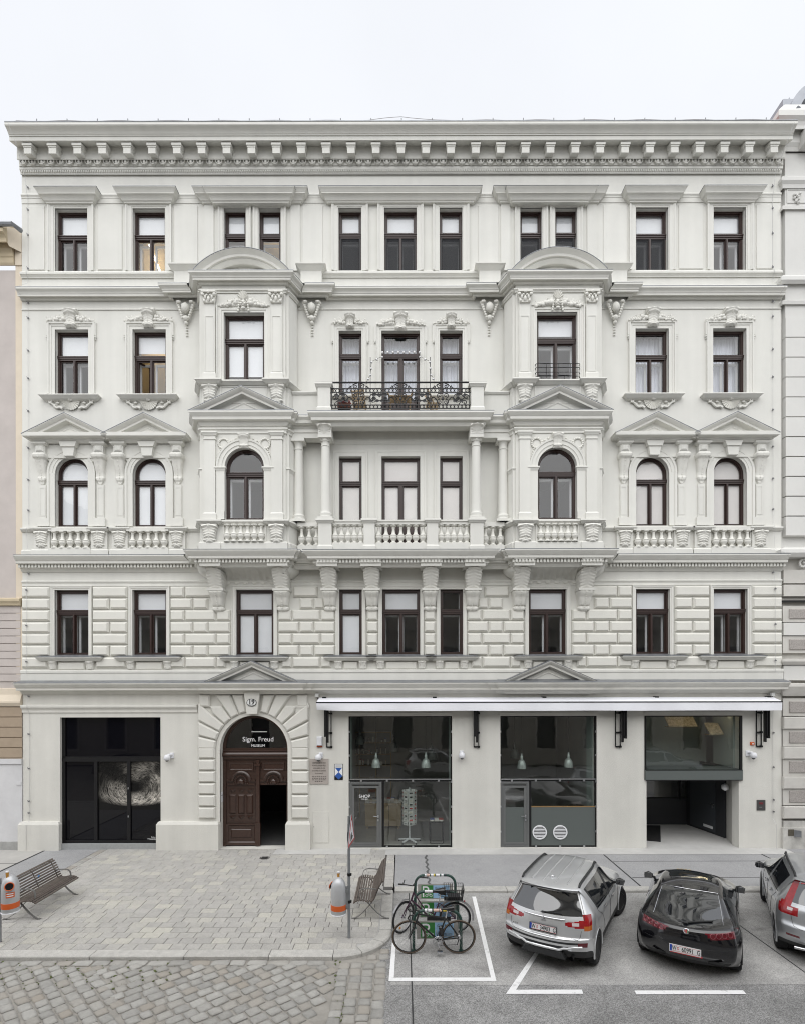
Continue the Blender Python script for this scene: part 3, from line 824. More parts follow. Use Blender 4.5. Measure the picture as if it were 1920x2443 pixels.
con_long = console_mesh(.34, 1.0, [(.24,0,1.1),(.27,.05,1.2),(.25,.13,1.15),(.19,.18,.95),(.15,.3,.9),(.11,.45,.82),(.07,.58,.78),(.055,.68,.85),(.075,.74,.85),(.07,.8,.7),(.035,.86,.5),(.04,.91,.35),(.02,.96,.2),(.01,1,.1)], 'console', .02, True, 13, False)
con_up = console_mesh(.46, .60, [(.70,0,.75),(.74,.06,.8),(.68,.12,1.0),(.60,.25,1.06),(.54,.4,1.06),(.47,.6,1.02),(.40,.8,.95),(.36,.95,.9),(.34,1,.9)], 'console', .024, False)
con_low = console_mesh(.40, .66, [(.36,0,1.15),(.40,.06,1.2),(.37,.15,1.1),(.29,.3,.98),(.24,.5,.92),(.19,.66,.88),(.14,.70,.8),(.16,.78,1.0),(.15,.86,.95),(.10,.93,.6),(.03,1,.35)], 'console', .034, True, 13, False)
con_leaf = console_mesh(.24, .27, [(.13,0,1.0),(.15,.12,1.1),(.12,.3,1.0),(.10,.6,.95),(.09,.9,.9),(.05,1,.8)], 'sill_bracket', .016, False)

# ---- second floor arched windows with pediments on consoles --------
LEDGE_D = 0.11
for sg in (-1,1):
    for a in (A1, A2):
        x = CX+sg*a; zs = Z2[1]-W2
        pediment(x, 1.02, zz(1030,.4), .50, .12)
        m = MB(); zt_ = zz(1030,.4)-.0
        m.sweep([(x-1.02,-.02),(x-1.02,.12),(x+1.02,.12),(x+1.02,-.02)], rel(zt_, [(-.02,.02),(.29,.01),(.30,-.0),(.295,-.10),(.28,-.115),(.12,-.13),(.10,-.17),(.05,-.20),(.03,-.22),(-.02,-.22)])); hp(m, 'pediment_cornice', None, 30)
        m = MB(); m.box(x-.95, x+.95, -.06, .0, zt_-.62, zt_-.21); m.box(x-.96,x+.96,-.08,0,zt_-.66,zt_-.60); hp(m, 'hood_frieze')
        zk0, zk1 = Z2[1]-.03, zt_-.20
        m = MB(); m.prism([(x-.15,zk0),(x+.15,zk0),(x+.22,zk1),(x-.22,zk1)], -.2, 0); m.prism([(x-.22,zk1-.16),(x+.22,zk1-.16),(x+.28,zk1),(x-.28,zk1)], -.24, 0); hp(m, 'keystone')
        m = MB(); m.arc(x, zs, [(W2,.05),(W2,-.03),(W2+.07,-.03),(W2+.075,-.045),(W2+.17,-.045),(W2+.18,-.07),(W2+.24,-.075),(W2+.24,.05)], 0, PI, 24)
        for s in (-1,1):
            m.box(*sorted((x+s*W2,x+s*(W2+.17))), -.045, .02, Z2[0], zs); m.box(*sorted((x+s*(W2+.17),x+s*(W2+.24))), -.072, .02, Z2[0], zs)
        hp(m, 'archivolt', None, 25)
        for s in (-1,1):
            xs_ = x+s*.92
            m = MB(); m.box(xs_-.15, xs_+.15, -.16, 0, zt_-.55, zt_-.22); m.frustum([(xs_-.12,zt_-.5),(xs_+.12,zt_-.5),(xs_+.12,zt_-.3),(xs_-.12,zt_-.3)], -.15, -.17, .05, -.2)
            m.sweep([(xs_-.15,-.02),(xs_-.15,.16),(xs_+.15,.16),(xs_+.15,-.02)], rel(zt_-.21, [(-.02,.0),(.08,0),(.085,-.04),(.04,-.08),(0,-.1),(-.02,-.1)])); hp(m, 'console_block')
            put(con_long, 'console', house, (xs_, 0, zt_-.56))
            m = MB(); m.box(xs_-.11, xs_+.11, -.04, .01, Z2[0]+.25, zt_-1.5); m.archi(xs_-.07,xs_+.07,Z2[0]+.35,zt_-1.6,[(0,0),(0,.01),(.02,.01),(.02,0)],.04,True)
            m.box(xs_-.16, xs_+.16, -.07, .01, Z2[0], Z2[0]+.25); hp(m, 'pilaster_strip')
            m = MB(); m.arc(x+s*.62, zs+.47, [(.0,-.05),(.12,-.05),(.13,-.03),(.13,.0),(.0,.0)], 0, 2*PI, 14, False); hp(m, 'rosette')

# ---- balusters and balustrade bands ---------------------------------
def baluster_mesh(h, r):
    pr = [(1.25,0),(1.25,.06),(.8,.08),(.62,.13),(.78,.2),(1.2,.28),(1.28,.35),(1.2,.41),(1.3,.43),(1.3,.46),(1.0,.48),(.66,.56),(.52,.68),(.48,.80),(.6,.84),(.6,.87),(.5,.89),(.95,.93),(1.2,.95),(1.2,1.0)]
    m = MB(); m.lathe([(a*r,b*h) for a,b in pr], seg=12); return mesh_of(m, 'baluster', ORNAMENT, 40)
HB = 0.55
bal = baluster_mesh(HB, .085)
ledge = lambda z: [(-.02,z+.02),(.10,z),(.105,z-.01),(.105,z-.05),(.08,z-.075),(.05,z-.11),(.02,z-.12),(-.02,z-.12)]
zl = zz(1257,.12)
segs = gaps([(CX+s*AB-1.56, CX+s*AB+1.56) for s in (-1,1)]+[(CX-3.3,CX+3.3)])
for g0, g1 in segs:
    path = [(g0,0)]
    for x in sorted([CX+s*a for s in (-1,1) for a in (A1,A2)]):
        if g0 < x < g1:
            for w0, w1 in ((x-1.16,x-.66),(x+.66,x+1.16)):
                path += [(w0,0),(w0,.09),(w1,.09),(w1,0)]
    path.append((g1,0))
    course('balustrade_ledge', path, ledge(zl))
    course('balustrade_base', path, [(-.02,zz(1309,.1)),(.03,zz(1309,.1)),(.06,zz(1310,.1)-.03),(.06,zz(1324,.1)),(-.02,zz(1324,.1))])
zb0 = zz(1308,.05)
for sg in (-1,1):
    for a in (A1,A2):
        x = CX+sg*a
        m = MB(); m.archi(x-.62, x+.62, zb0, zl-.13, [(0,-.06),(0,.02),(.03,.02),(.03,-.06)], 0.03); hp(m, 'balustrade_frame')
        m = MB(); m.box(x-.62,x+.62,-.004,.0,zb0,zl-.13); hp(m, 'balustrade_back', GROUND_STUCCO)
        for k in range(5): put(bal, 'baluster', house, (x-.5+.25*k, -.085, zb0), scale=(1,1,(zl-.12-zb0)/HB))
        m = MB(); m.box(x-.66,x+.66,-.165,-.003,zz(1323.5,.17),zb0); hp(m, 'balustrade_plinth')
        m = MB(); m.box(x-.66,x+.66,-.17,-.003,zl-.125,zl-.02); hp(m, 'balustrade_rail')
        for s in (-1,1):
            m = MB(); m.box(x+s*.91-.25, x+s*.91+.25, -.09, 0, zb0-.01, zl-.1); hp(m, 'pedestal')
            put(con_small, 'console', house, (x+s*.91, -.09, zl-.13))
# bays: balustrade under the arched window and ledge under the third-floor one
for sg in (-1,1):
    a = CX+sg*AB; aw = CX+sg*AWN
    zl2 = zz(1240,DB+.1); zb2 = zz(1293,DB)
    def bpr(p):          # bay plan with ressauts under the pilasters
        q = bp(a); return q[:5]+[(a-.80,DB),(a-.80,DB-.0)]+q[5:] if False else [q[0],q[1],q[2],q[3],(a-1.28,DB+p),(a-.76,DB+p),(a-.76,DB),(a+.76,DB),(a+.76,DB+p),(a+1.28,DB+p)]+q[6:]
    course('bay_ledge', bpr(.08), [(-.02,zl2+.02),(.12,zl2),(.125,zl2-.05),(.09,zl2-.08),(.05,zl2-.12),(.02,zl2-.13),(-.02,zl2-.13)])
    course('bay_base', bpr(.04), [(-.02,zb2),(.04,zb2),(.07,zb2-.04),(.07,ZBAY0-.02),(-.02,ZBAY0-.02)])
    m = MB(); m.archi(aw-.62, aw+.62, zb2, zl2-.13, [(0,-.1),(0,.03),(.04,.03),(.04,-.1)], DB); hp(m, 'balustrade_frame')
    for k in range(6): put(bal, 'baluster', house, (aw-.52+.208*k, -DB-.03, zb2), scale=(1,1,(zl2-.12-zb2)/HB))
    for s in (-1,1):
        put(con_bay, 'console', house, (a+s*1.02, -DB-.08, zl2-.14))
    zl3 = zz(906,DB+.1)
    course('bay_ledge', bpr(.1), [(-.02,zl3+.02),(.14,zl3),(.145,zl3-.04),(.10,zl3-.075),(.05,zl3-.12),(.02,zl3-.13),(-.02,zl3-.13)])
    m = MB(); m.archi(a-.68,a+.68,zz(960,DB),zl3-.17,[(0,0),(0,.015),(.03,.025),(.03,0)],DB,True); hp(m, 'wall_panel')
    for s in (-1,1):
        put(con_bay, 'console', house, (a+s*1.02, -DB-.03, zl3-.13))
# cornice C (over the first floor) with bays and central balcony
pathC = mirror([(XL,0)]+bp(bL)[:-2]+[(bL+1.36,LK),(CX-BW-.02,LK),(CX-BW-.02,BD)]); pathC[-1] = (XR,0)
ZC = zz(1322,.42)
profC = [(-.02,ZC+.02),(.40,ZC-.005),(.42,ZC-.015),(.42,ZC-.04),(.40,ZC-.07),(.345,ZC-.13),(.32,ZC-.16),(.305,ZC-.165),(.30,ZC-.235),(.285,ZC-.25),(.15,ZC-.25),(.15,ZC-.355),(.10,ZC-.36),(.08,ZC-.40),(.05,ZC-.43),(.03,ZC-.46),(-.02,ZC-.46)]
course('balcony_cornice', pathC, profC, 30)
course('cornice_flashing', pathC, [(-.02,ZC+.045),(.425,ZC+.008),(.425,ZC-.006),(-.02,ZC+.03)], mat=ZINC)
mb = MB()                                  # dentils, far too many and small to pick apart
def dent_line(x0, x1, d):
    n = int((x1-x0)/.102)
    for i in range(n):
        x = x0+(x1-x0)*(i+.2)/n; mb.box(x, x+.062, -d-.225, -d-.14, ZC-.352, ZC-.252)
dent_line(XL, bL-1.75, 0); dent_line(2*CX-bL+1.75, XR, 0)
for s in (-1,1): dent_line(CX+s*AB-1.45, CX+s*AB+1.45, DB)
dent_line(CX-BW, CX+BW, BD)
struct(hp(mb, 'dentil_course'), 'stuff')
course('string_course', full, pf(0, [(-.02,1383),(.055,1384.5),(.06,1386.5),(.03,1390),(.02,1391.5),(.02,1397),(-.02,1397.5)]))
# slab undersides and fluted coves below the bays
for sg in (-1,1):
    a = CX+sg*AB; m = MB()
    zt_, zb_ = ZC-.40, zz(1390); n = 9; cols = 66
    vs = []; fs = []
    for i in range(cols+1):
        x = a-1.12+2.24*i/cols; fl = .05*abs(math.sin(PI*11*i/cols))
        for j in range(n+1):
            t = PI/2*j/n
            o = .02+(DB-.02)*(1-math.sin(t))+(-fl if 0 < j < n else 0); z = zt_-(zt_-zb_)*(1-math.cos(t))
            vs.append((x,-o,z))
    for i in range(cols):
        for j in range(n): fs.append((i*(n+1)+j,(i+1)*(n+1)+j,(i+1)*(n+1)+j+1,i*(n+1)+j+1))
    b0 = len(vs); vs += [(a-1.12,0,zt_),(a+1.12,0,zt_)]
    fs.append(tuple([b0]+list(range(n+1)))); fs.append(tuple([b0+1]+[cols*(n+1)+j for j in range(n+1)]))
    m.add(vs, fs); hp(m, 'fluted_cove', None, 50)
    for hf in (bp(a)[:5]+[(a-1.16,DB)], [(a+1.16,DB)]+bp(a)[5:]):
        m = MB(); m.sweep(hf, [(-.02,ZC-.44),(.05,ZC-.44),(.03,ZC-.52),(-.08,ZC-.62),(-.3,ZC-.75),(-.3,ZC-.44)]); hp(m, 'bay_corbel', None, 50)
    for k in range(8): 
        m = MB(); xk = a-.98+.28*k; m.arc(xk, zb_+.03, [(0,-.06),(.07,-.05),(.09,-.03),(.09,0),(0,0)], PI, 2*PI, 8); hp(m, 'shell_drop', ORNAMENT)
    for s in (-1,1):
        x = a+s*1.02+(.04 if sg < 0 else -.04)
        m = MB(); m.box(x-.31,x+.31,-DB-.20,0,ZC-.45,ZC-.27)
        for k in range(6): m.box(x-.29+.1*k,x-.23+.1*k,-DB-.26,-DB-.19,ZC-.355,ZC-.25)
        m.box(x-.33,x+.33,-DB-.27,0,ZC-.27,ZC-.248); hp(m, 'console_abacus')
        put(con_up, 'console', house, (x, 0, ZC-.45)); m = MB(); m.box(x-.26,x+.26,-.42,0,ZC-1.12,ZC-1.05); hp(m, 'console_abacus')
        put(con_low, 'console', house, (x, 0, ZC-1.12))
for x in (CX-2.24, CX-.91, CX+.91, CX+2.24):
    m = MB(); m.box(x-.31,x+.31,-BD-.20,0,ZC-.45,ZC-.27)
    for k in range(6): m.box(x-.29+.1*k,x-.23+.1*k,-BD-.26,-BD-.19,ZC-.355,ZC-.25)
    m.box(x-.33,x+.33,-BD-.27,0,ZC-.27,ZC-.248); hp(m, 'console_abacus')
    put(con_up, 'console', house, (x, 0, ZC-.45)); m = MB(); m.box(x-.26,x+.26,-.42,0,ZC-1.12,ZC-1.05); hp(m, 'console_abacus')
    put(con_low, 'console', house, (x, 0, ZC-1.12))
mb = MB(); mb.box(CX-BW-.7, CX+BW+.7, -BD, -.002, ZC-.3, ZC-.01); hp(mb, 'balcony_slab')

# ---- loggia balustrade, columns, upper balcony -----------------------
zr = zz(1238,.72); zf = zz(1296,.68); zp = zz(1311,.7)
def pedestal(x, d, hw, z0, z1, name='pedestal'):
    m = MB(); m.box(x-hw,x+hw,-d,-d+2*hw,z0,z1-.1)
    m.sweep([(x-hw,d-2*hw),(x-hw,d),(x+hw,d),(x+hw,d-2*hw)], rel(z1, [(-.1,0),(.075,0),(.08,-.05),(.05,-.08),(.02,-.12),(-.1,-.12)]))
    m.sweep([(x-hw,d-2*hw),(x-hw,d),(x+hw,d),(x+hw,d-2*hw)], rel(z0, [(-.1,.22),(.0,.22),(.03,.17),(.03,0),(-.1,0)])); return hp(m, name)
PX = (CX-2.31, CX-.96, CX+.96, CX+2.31)
for x in PX: pedestal(x, BD+.10, .20 if abs(x-CX) > 2 else .17, ZC, zr)
for x0, x1, n in ((CX-2.11,CX-1.13,5),(CX-.79,CX+.79,7),(CX+1.13,CX+2.11,5)):
    m = MB(); m.box(x0,x1,-BD-.06,-BD+.16,zr-.15,zr-.03); m.box(x0,x1,-BD-.09,-BD+.19,zr-.07,zr-.02); hp(m, 'balustrade_rail')
    m = MB(); m.box(x0,x1,-BD-.06,-BD+.16,ZC,zf); hp(m, 'balustrade_plinth')
    m = MB(); m.box(x0+.12,x1-.12,-BD-.068,-BD-.055,ZC+.03,ZC+.075); hp(m, 'drain_slot', ZINC)
    for k in range(n): put(bal, 'baluster', house, (x0+(x1-x0)*(k+.5)/n, -BD+.05, zf), scale=(1.05,1.05,(zr-.15-zf)/HB))
for s in (-1,1):
    x0, x1 = sorted((CX+s*2.51, CX+s*3.2))
    m = MB(); m.box(x0,x1,-LK-.08,-LK+.12,zr-.14,zr-.02); hp(m, 'balustrade_rail')
    m = MB(); m.box(x0,x1,-LK-.08,-LK+.12,ZC,zf); hp(m, 'balustrade_plinth')
    for k in range(3): put(bal, 'baluster', house, (x0+(x1-x0)*(k+.5)/3, -LK+.02, zf), scale=(1,1,(zr-.14-zf)/HB))
    for x, d, nm in ((CX+s*2.31, .54, 0), (CX+s*3.18, .30, 1)):
        z0 = zr; z1 = zz(1044,.5); r = .148
        m = MB(); H = z1-z0
        m.lathe([(r*1.45,0),(r*1.45,.1),(r*1.25,.12),(r*1.3,.2),(r*1.05,.24),(r,.28),(r*1.0,H*.35),(r*.86,H-.32),(r*.97,H-.31),(r*.97,H-.28),(r*.86,H-.27),(r*.88,H-.17),(r*1.1,H-.11),(r*1.25,H-.09)], (x,-d,z0), 20)
        m.box(x-r*1.4,x+r*1.4,-d-r*1.4,-d+r*1.4,z1-.09,z1); m.box(x-r*1.55,x+r*1.55,-d-r*1.55,-d+r*1.55,z0-.0,z0+.07); hp(m, 'column', None, 35)
    # side beams and impost block with acanthus bracket
    zA0, zA1 = zz(1043,.5), ZB3-.35
    x0, x1 = sorted((CX+s*2.12, CX+s*3.4))
    m = MB(); m.box(x0,x1,-LK-.10,-LK+.22,zA0,zA1); m.box(x0,x1,-LK-.13,-LK-.09,zA0+.16,zA0+.22); hp(m, 'loggia_beam')
    xb = CX+s*2.31
    m = MB(); m.box(xb-.2,xb+.2,-.74,-.0,zA0+.0,zA0+.13); m.box(xb-.16,xb+.16,-.62,0,zA0+.13,zA1); hp(m, 'impost_block')
    put(console_mesh(.36,.46,[(.24,0,1.1),(.28,.08,1.15),(.2,.2,1.1),(.13,.5,.95),(.08,.85,.85),(.06,1,.8)],'console',.03,False), 'console', house, (xb,-.60,zA1-.0))
m = MB(); m.box(CX-2.2,CX+2.2,-.58,-.34,zz(1013,.58),ZB3-.34); hp(m, 'loggia_beam')
m = MB(); m.box(CX-3.3,CX+3.3,-.6,-.002,ZB3-.22,ZB3-.03); hp(m, 'balcony_slab')
for k in range(7):
    x = CX-1.95+3.9*k/6; m = MB(); m.box(x-.07,x+.07,-.34,-.05,zz(1016,.4),ZB3-.21); hp(m, 'soffit_beam')
course('loggia_moulding', [(CX-2.2,0),(CX+2.2,0)], pf(0, [(-.02,1047),(.06,1048),(.06,1051),(.03,1055),(.02,1059),(-.02,1060)]))
for x, h in ((CX-1.6,.362),(CX,.61),(CX+1.6,.362)):
    m = MB(); m.archi(x-h, x+h, ZB2 if h > .5 else zz(1258), zz(1089), [(0,-.02),(0,.02),(.13,.02),(.135,.035),(.19,.04),(.19,-.02)]); hp(m, 'architrave')
    m = MB(); m.archi(x-h, x+h, ZB3 if h > .5 else zz(945), zz(789), [(0,-.02),(0,.02),(.05,.02),(.055,.035),(.13,.035),(.14,.055),(.17,.06),(.17,-.02)]); hp(m, 'architrave')
    for s in (-1,1):
        m = MB(); m.box(*sorted((x+s*(h+.17),x+s*(h+.23))), -.05, .01, zz(815), zz(777)); m.ball((x+s*(h+.2),-.04,zz(818)),.035,1,.8,1); hp(m, 'architrave_ear')
for x in (CX-1.6, CX+1.6):
    m = MB(); m.sweep([(x-.5,-.02),(x-.5,.0),(x+.5,0),(x+.5,-.02)], rel(zz(945), [(-.02,.02),(.12,0),(.12,-.04),(.06,-.09),(-.02,-.1)])); hp(m, 'window_sill')
# upper balcony: end pedestals, link parapets, iron railing
zpt = zz(913,.75)
for s in (-1,1):
    pedestal(CX+s*2.33, BD+.12, .19, ZB3, zpt)
    x0, x1 = sorted((CX+s*2.5, CX+s*3.35))
    m = MB(); m.box(x0,x1,-LK-.06,-LK+.12,ZB3,zpt-.12); hp(m, 'parapet')
    m = MB(); m.sweep([(x0,LK+.06),(x1,LK+.06)], rel(zpt-.1, [(-.22,.02),(.06,0),(.065,-.04),(.03,-.09),(-.0,-.1),(-.22,-.1)])); hp(m, 'parapet_coping')
rail = bpy.data.objects.new('balcony_railing', None); COL.objects.link(rail); rail.parent = house
yR = -BD-.02
zh = zz(909.5,.7); z_a1 = zz(924,.7); z_a0 = zz(934,.7); z_b1 = zz(963.5,.7); z_b0 = zz(972,.7)
m = MB(); m.tube([(CX-2.62,yR,zh),(CX+2.62,yR,zh)], .026, 8); part(m, 'handrail', IRON, rail, 40)
m = MB()
for z in (z_a1,z_a0,z_b1,z_b0): m.box(CX-2.14,CX+2.14,yR-.012,yR+.012,z-.011,z+.011)
part(m, 'railing_bar', IRON, rail)
m = MB(); n = 36
for i in range(n):
    x = CX-2.1+4.2*(i+.5)/n
    for zc_ in ((z_a0+z_a1)/2,(z_b0+z_b1)/2): m.tube([(x+.054*math.cos(t*PI/5),yR,zc_+.054*math.sin(t*PI/5)) for t in range(10)], .0105, 4, True)
struct(part(m, 'ring_band', IRON, rail), 'stuff')
def spiral(x, z, r, turns, a0, sgn, m, tail=None, k=.0155):
    pts = []
    for i in range(18):
        t = i/17; a = a0+sgn*turns*2*PI*t; rr = r*(1-.82*t)
        pts.append((x+rr*math.cos(a), yR, z+rr*math.sin(a)))
    if tail: pts = [tail]+pts
    m.tube(pts, k, 5, rad=[k*(1-.3*i/len(pts)) for i in range(len(pts))])
zm = (z_a0+z_b1)/2
for cx_ in (CX-1.28, CX, CX+1.28):
    m = MB()
    m.tube([(cx_,yR,z_b0),(cx_,yR,zh)], .014, 6)
    for s in (-1,1):
        spiral(cx_+s*.10, z_a1+.07, .075, 1.3, PI/2, -s, m); spiral(cx_+s*.27, z_a1+.03, .05, 1.2, PI/2, s, m)
        m.tube([(cx_+s*.05,yR,zh-.03),(cx_+s*.16,yR,zh-.05),(cx_+s*.24,yR,z_a1+.05),(cx_+s*.34,yR,z_a1+.01)], .009, 5)
        spiral(cx_+s*.10, zm+.10, .085, 1.4, -PI/2, s, m); spiral(cx_+s*.10, zm-.10, .085, 1.4, PI/2, -s, m)
        spiral(cx_+s*.46, zm-.0, .185, 1.25, PI*(.1 if s > 0 else .9), s, m)
        m.tube([(cx_+s*(.12+.30*k/8),yR,z_b1+.01+.23*math.sin(PI*k/8*.9)) for k in range(9)], .016, 5)
        for k in range(4):
            lx, lz = cx_+s*(.30+.10*k), zm+(.10 if k % 2 else -.08)
            m.add([(lx,yR-.01,lz),(lx+s*.06,yR-.02,lz+.065),(lx+s*.17,yR-.01,lz+.02),(lx+s*.06,yR-.02,lz-.045)], [(0,1,2,3)])
        for k in range(6): m.ball((cx_+s*.46+.045*math.cos(k*PI/3),yR-.02,zm+.045*math.sin(k*PI/3)), .028, 1, .5, 1)
        m.ball((cx_+s*.46,yR-.03,zm), .025)
    m.ball((cx_,yR-.01,zm),.05,1,.4,1.3)
    part(m, 'scroll_panel', IRON, rail)
m = MB()
for s in (-1,1):
    m.tube([(CX+s*2.1,yR,z_b0),(CX+s*2.1,yR,z_a1)], .013, 6); spiral(CX+s*2.0, zm+.05, .09, 1.2, 0, s, m); spiral(CX+s*1.95, zm-.12, .08, 1.2, PI, -s, m)
    m.tube([(CX+s*(1.78+.25*k/6),yR,z_b1+.02+.2*math.sin(PI*k/6*.7)) for k in range(7)], .014, 5)
part(m, 'end_scroll', IRON, rail)
# ---- third floor ornaments ------------------------------------------
def garland(m, x0, z0, x1, z1, y, r0=.055, n=9, seed=0):
    q = random.Random(seed)
    for k in range(n):
        t = k/(n-1)
        for j in range(2):
            m.ball((x0+(x1-x0)*t+q.uniform(-.02,.02), y+q.uniform(-.02,.02), z0+(z1-z0)*t+(j-.5)*.06*(1.2-t)+q.uniform(-.02,.02)), r0*(1.1-.55*t)*q.uniform(.75,1.15), 1, .8, 1)
    for k in range(5):
        t = q.random(); a = q.uniform(0,6.28)
        cx_, cz_ = x0+(x1-x0)*t, z0+(z1-z0)*t+.04
        m.add([(cx_,y-.03,cz_),(cx_+.05*math.cos(a),y-.06,cz_+.05),(cx_+.10*math.cos(a),y-.03,cz_+.07),(cx_+.04*math.cos(a),y-.02,cz_+.09)], [(0,1,2,3)])
key_scroll = console_mesh(.40, .58, [(.17,0,1.12),(.22,.08,1.15),(.20,.22,1.02),(.14,.35,.86),(.12,.55,.78),(.12,.7,.74),(.14,.8,.9),(.15,.9,.9),(.06,1,.8)], 'keystone_scroll', .018)
def ear_frame(x, h, z0, z1, sc=1.0):
    m = MB(); m.archi(x-h, x+h, z0, z1, [(0,-.02),(0,.02),(.10,.02),(.105,.04),(.16,.04),(.165,.07),(.215,.075),(.215,-.02)])
    for s in (-1,1):
        m.box(*sorted((x+s*(h+.213),x+s*(h+.26))), -.06, .01, z1-.22, z1+.213); m.ball((x+s*(h+.24),-.04,z1-.26),.04,1,.8,1); m.ball((x+s*(h+.24),-.04,z1-.33),.028,1,.8,1)
    hp(m, 'architrave')
def crown(x, z, s=1.0, seed=0):
    put(key_scroll, 'keystone', house, (x, 0, z+.40*s), scale=(s,1,s))
    for sd in (-1,1):
        m = MB(); garland(m, x+sd*.24*s, z+.13*s, x+sd*.78*s, z+.03, -.06, .075*s, 9, seed+sd); hp(m, 'garland', ORNAMENT, 60)
def shell(m, x, z, r, y, n=11):
    vs = [(x,y-.03,z+.02)]; fs = []
    for i in range(2*n+1):
        a = PI+PI*i/(2*n); k = 1.0 if i % 2 else .88
        vs.append((x+r*k*math.cos(a), y-(.075 if i % 2 else .03), z+r*k*math.sin(a)))
        vs.append((x+r*.5*math.cos(a), y-(.07 if i % 2 else .04), z+r*.5*math.sin(a)))
    for i in range(2*n):
        fs += [(1+2*i,3+2*i,4+2*i,2+2*i),(2+2*i,4+2*i,0)]
    m.add(vs, fs); m.ball((x,y-.07,z+.05),r*.34,1,.6,.7)
for sg in (-1,1):
    for a in (A1,A2):
        x = CX+sg*a
        ear_frame(x, W3, Z3[0], Z3[1]); crown(x, Z3[1]+.2, .95, int(x*10))
        m = MB(); m.sweep([(x-.72,-.02),(x-.72,.0),(x+.72,0),(x+.72,-.02)], rel(zz(940,.15), [(-.02,.03),(.22,0),(.225,-.03),(.19,-.06),(.15,-.10),(.10,-.14),(.03,-.165),(-.02,-.17)])); hp(m, 'window_sill', None, 30)
        z = zz(957,.05); m = MB(); shell(m, x, z+.02, .30, -.01); hp(m, 'shell_ornament', ORNAMENT)
        for s in (-1,1):
            m = MB(); pts = [(x+s*(.26+.44*k/10), -.05, z-.22+.20*(k/10)**1.5+.03*math.sin(k)) for k in range(11)]
            m.tube(pts, .035, 6, rad=[.05-.002*k for k in range(11)])
            pts = [(x+s*.66+.085*(1-.07*k)*math.cos(k*.62)*s, -.06, z+.02+.085*(1-.07*k)*math.sin(k*.62)) for k in range(12)]
            m.tube(pts, .026, 6); m.ball((x+s*.42,-.05,z-.03),.05,1.4,.6,.8); m.ball((x+s*.52,-.05,z-.10),.04,1.4,.6,.8); hp(m, 'scroll_ornament', ORNAMENT, 60)
for x, s in ((CX-1.6,.72),(CX,.95),(CX+1.6,.72)): crown(x, zz(789)+(.13 if s > .9 else .17), s, int(x*7)+3)
# bay masks and garlands, wreaths, capitals, cartouches
for sg in (-1,1):
    a = CX+sg*AB; aw = CX+sg*AWN; z = B3[1]+.10; y = -DB-.06
    m = MB()
    m.ball((aw,y-.02,z+.13),.115,.82,.75,1.2); m.ball((aw,y-.12,z+.12),.022,.8,1,1.6); m.ball((aw,y-.06,z-.03),.06,1.3,.8,.8)
    for s in (-1,1):
        m.ball((aw+s*.045,y-.095,z+.165),.018); m.ball((aw+s*.06,y-.085,z+.10),.035,1,.6,1)
        for k in range(5): m.ball((aw+s*(.11+.012*k),y-.02,z+.22-.075*k),.048,.8,.9,1)
    m.ball((aw,y-.085,z+.055),.026,1.3,.6,.5)
    vs = [(aw,y-.03,z+.26)]; fs = []
    for k in range(15):
        t = PI*k/14; rr = .21 if k % 2 else .19; vs.append((aw+rr*math.cos(t)*.8, y-(.10 if k % 2 else .05), z+.29+rr*math.sin(t)))
    for k in range(14): fs.append((0,1+k,2+k))
    m.add(vs, fs); hp(m, 'mask_ornament', ORNAMENT, 60)
    for s in (-1,1):
        m = MB(); garland(m, aw+s*.18, z+.20, aw+s*.68, z+.07, y, .085, 10, int(aw*9)+s); hp(m, 'garland', ORNAMENT, 60)
    r0 = .6; zs = B2[1]-r0
    put(console_mesh(.30,.44,[(.14,0,1.1),(.19,.06,1.15),(.18,.2,1.05),(.12,.4,.9),(.10,.7,.8),(.12,.85,.9),(.06,1,.9)],'keystone',.012,False),'keystone',house,(aw,-DB+.01,B2[1]+.40))
    for s in (-1,1):
        m = MB(); cx_, cz_ = aw+s*.63, zs+.72
        for k in range(16): m.ball((cx_+.15*math.cos(k*PI/8),-DB-.02,cz_+.15*math.sin(k*PI/8)),.042,1,.6,1)
        for k in range(6): m.ball((cx_+s*(.08+.02*k),-DB-.015,cz_-.18-.07*k),.035,1,.5,1)
        for k in range(5): m.ball((cx_-s*(.18+.06*k),-DB-.015,cz_+.06+.03*k*(k%2)),.035,1,.5,1)
        hp(m, 'wreath', ORNAMENT, 60)
    for s in (-1,1):
        x = a+s*1.99; zt_ = zz(718,.15); m = MB()
        m.ball((x,-.16,zt_-.20),.15,.95,.7,1.25)
        for q in (-1,1):
            for k in range(7): m.ball((x+q*(.25-.025*k),-.13,zt_-.04-.075*k),.062-.003*k,1,.8,1)
            m.ball((x+q*.2,-.18,zt_-.03),.07,1.2,.8,.8)
        m.ball((x,-.11,zt_-.50),.10,1,.8,1); m.ball((x,-.07,zt_-.63),.07)
        for k in range(4): m.ball((x,-.03,zt_-.74-.085*k),.032,1.6,.6,.9)
        hp(m, 'cartouche', ORNAMENT, 60)

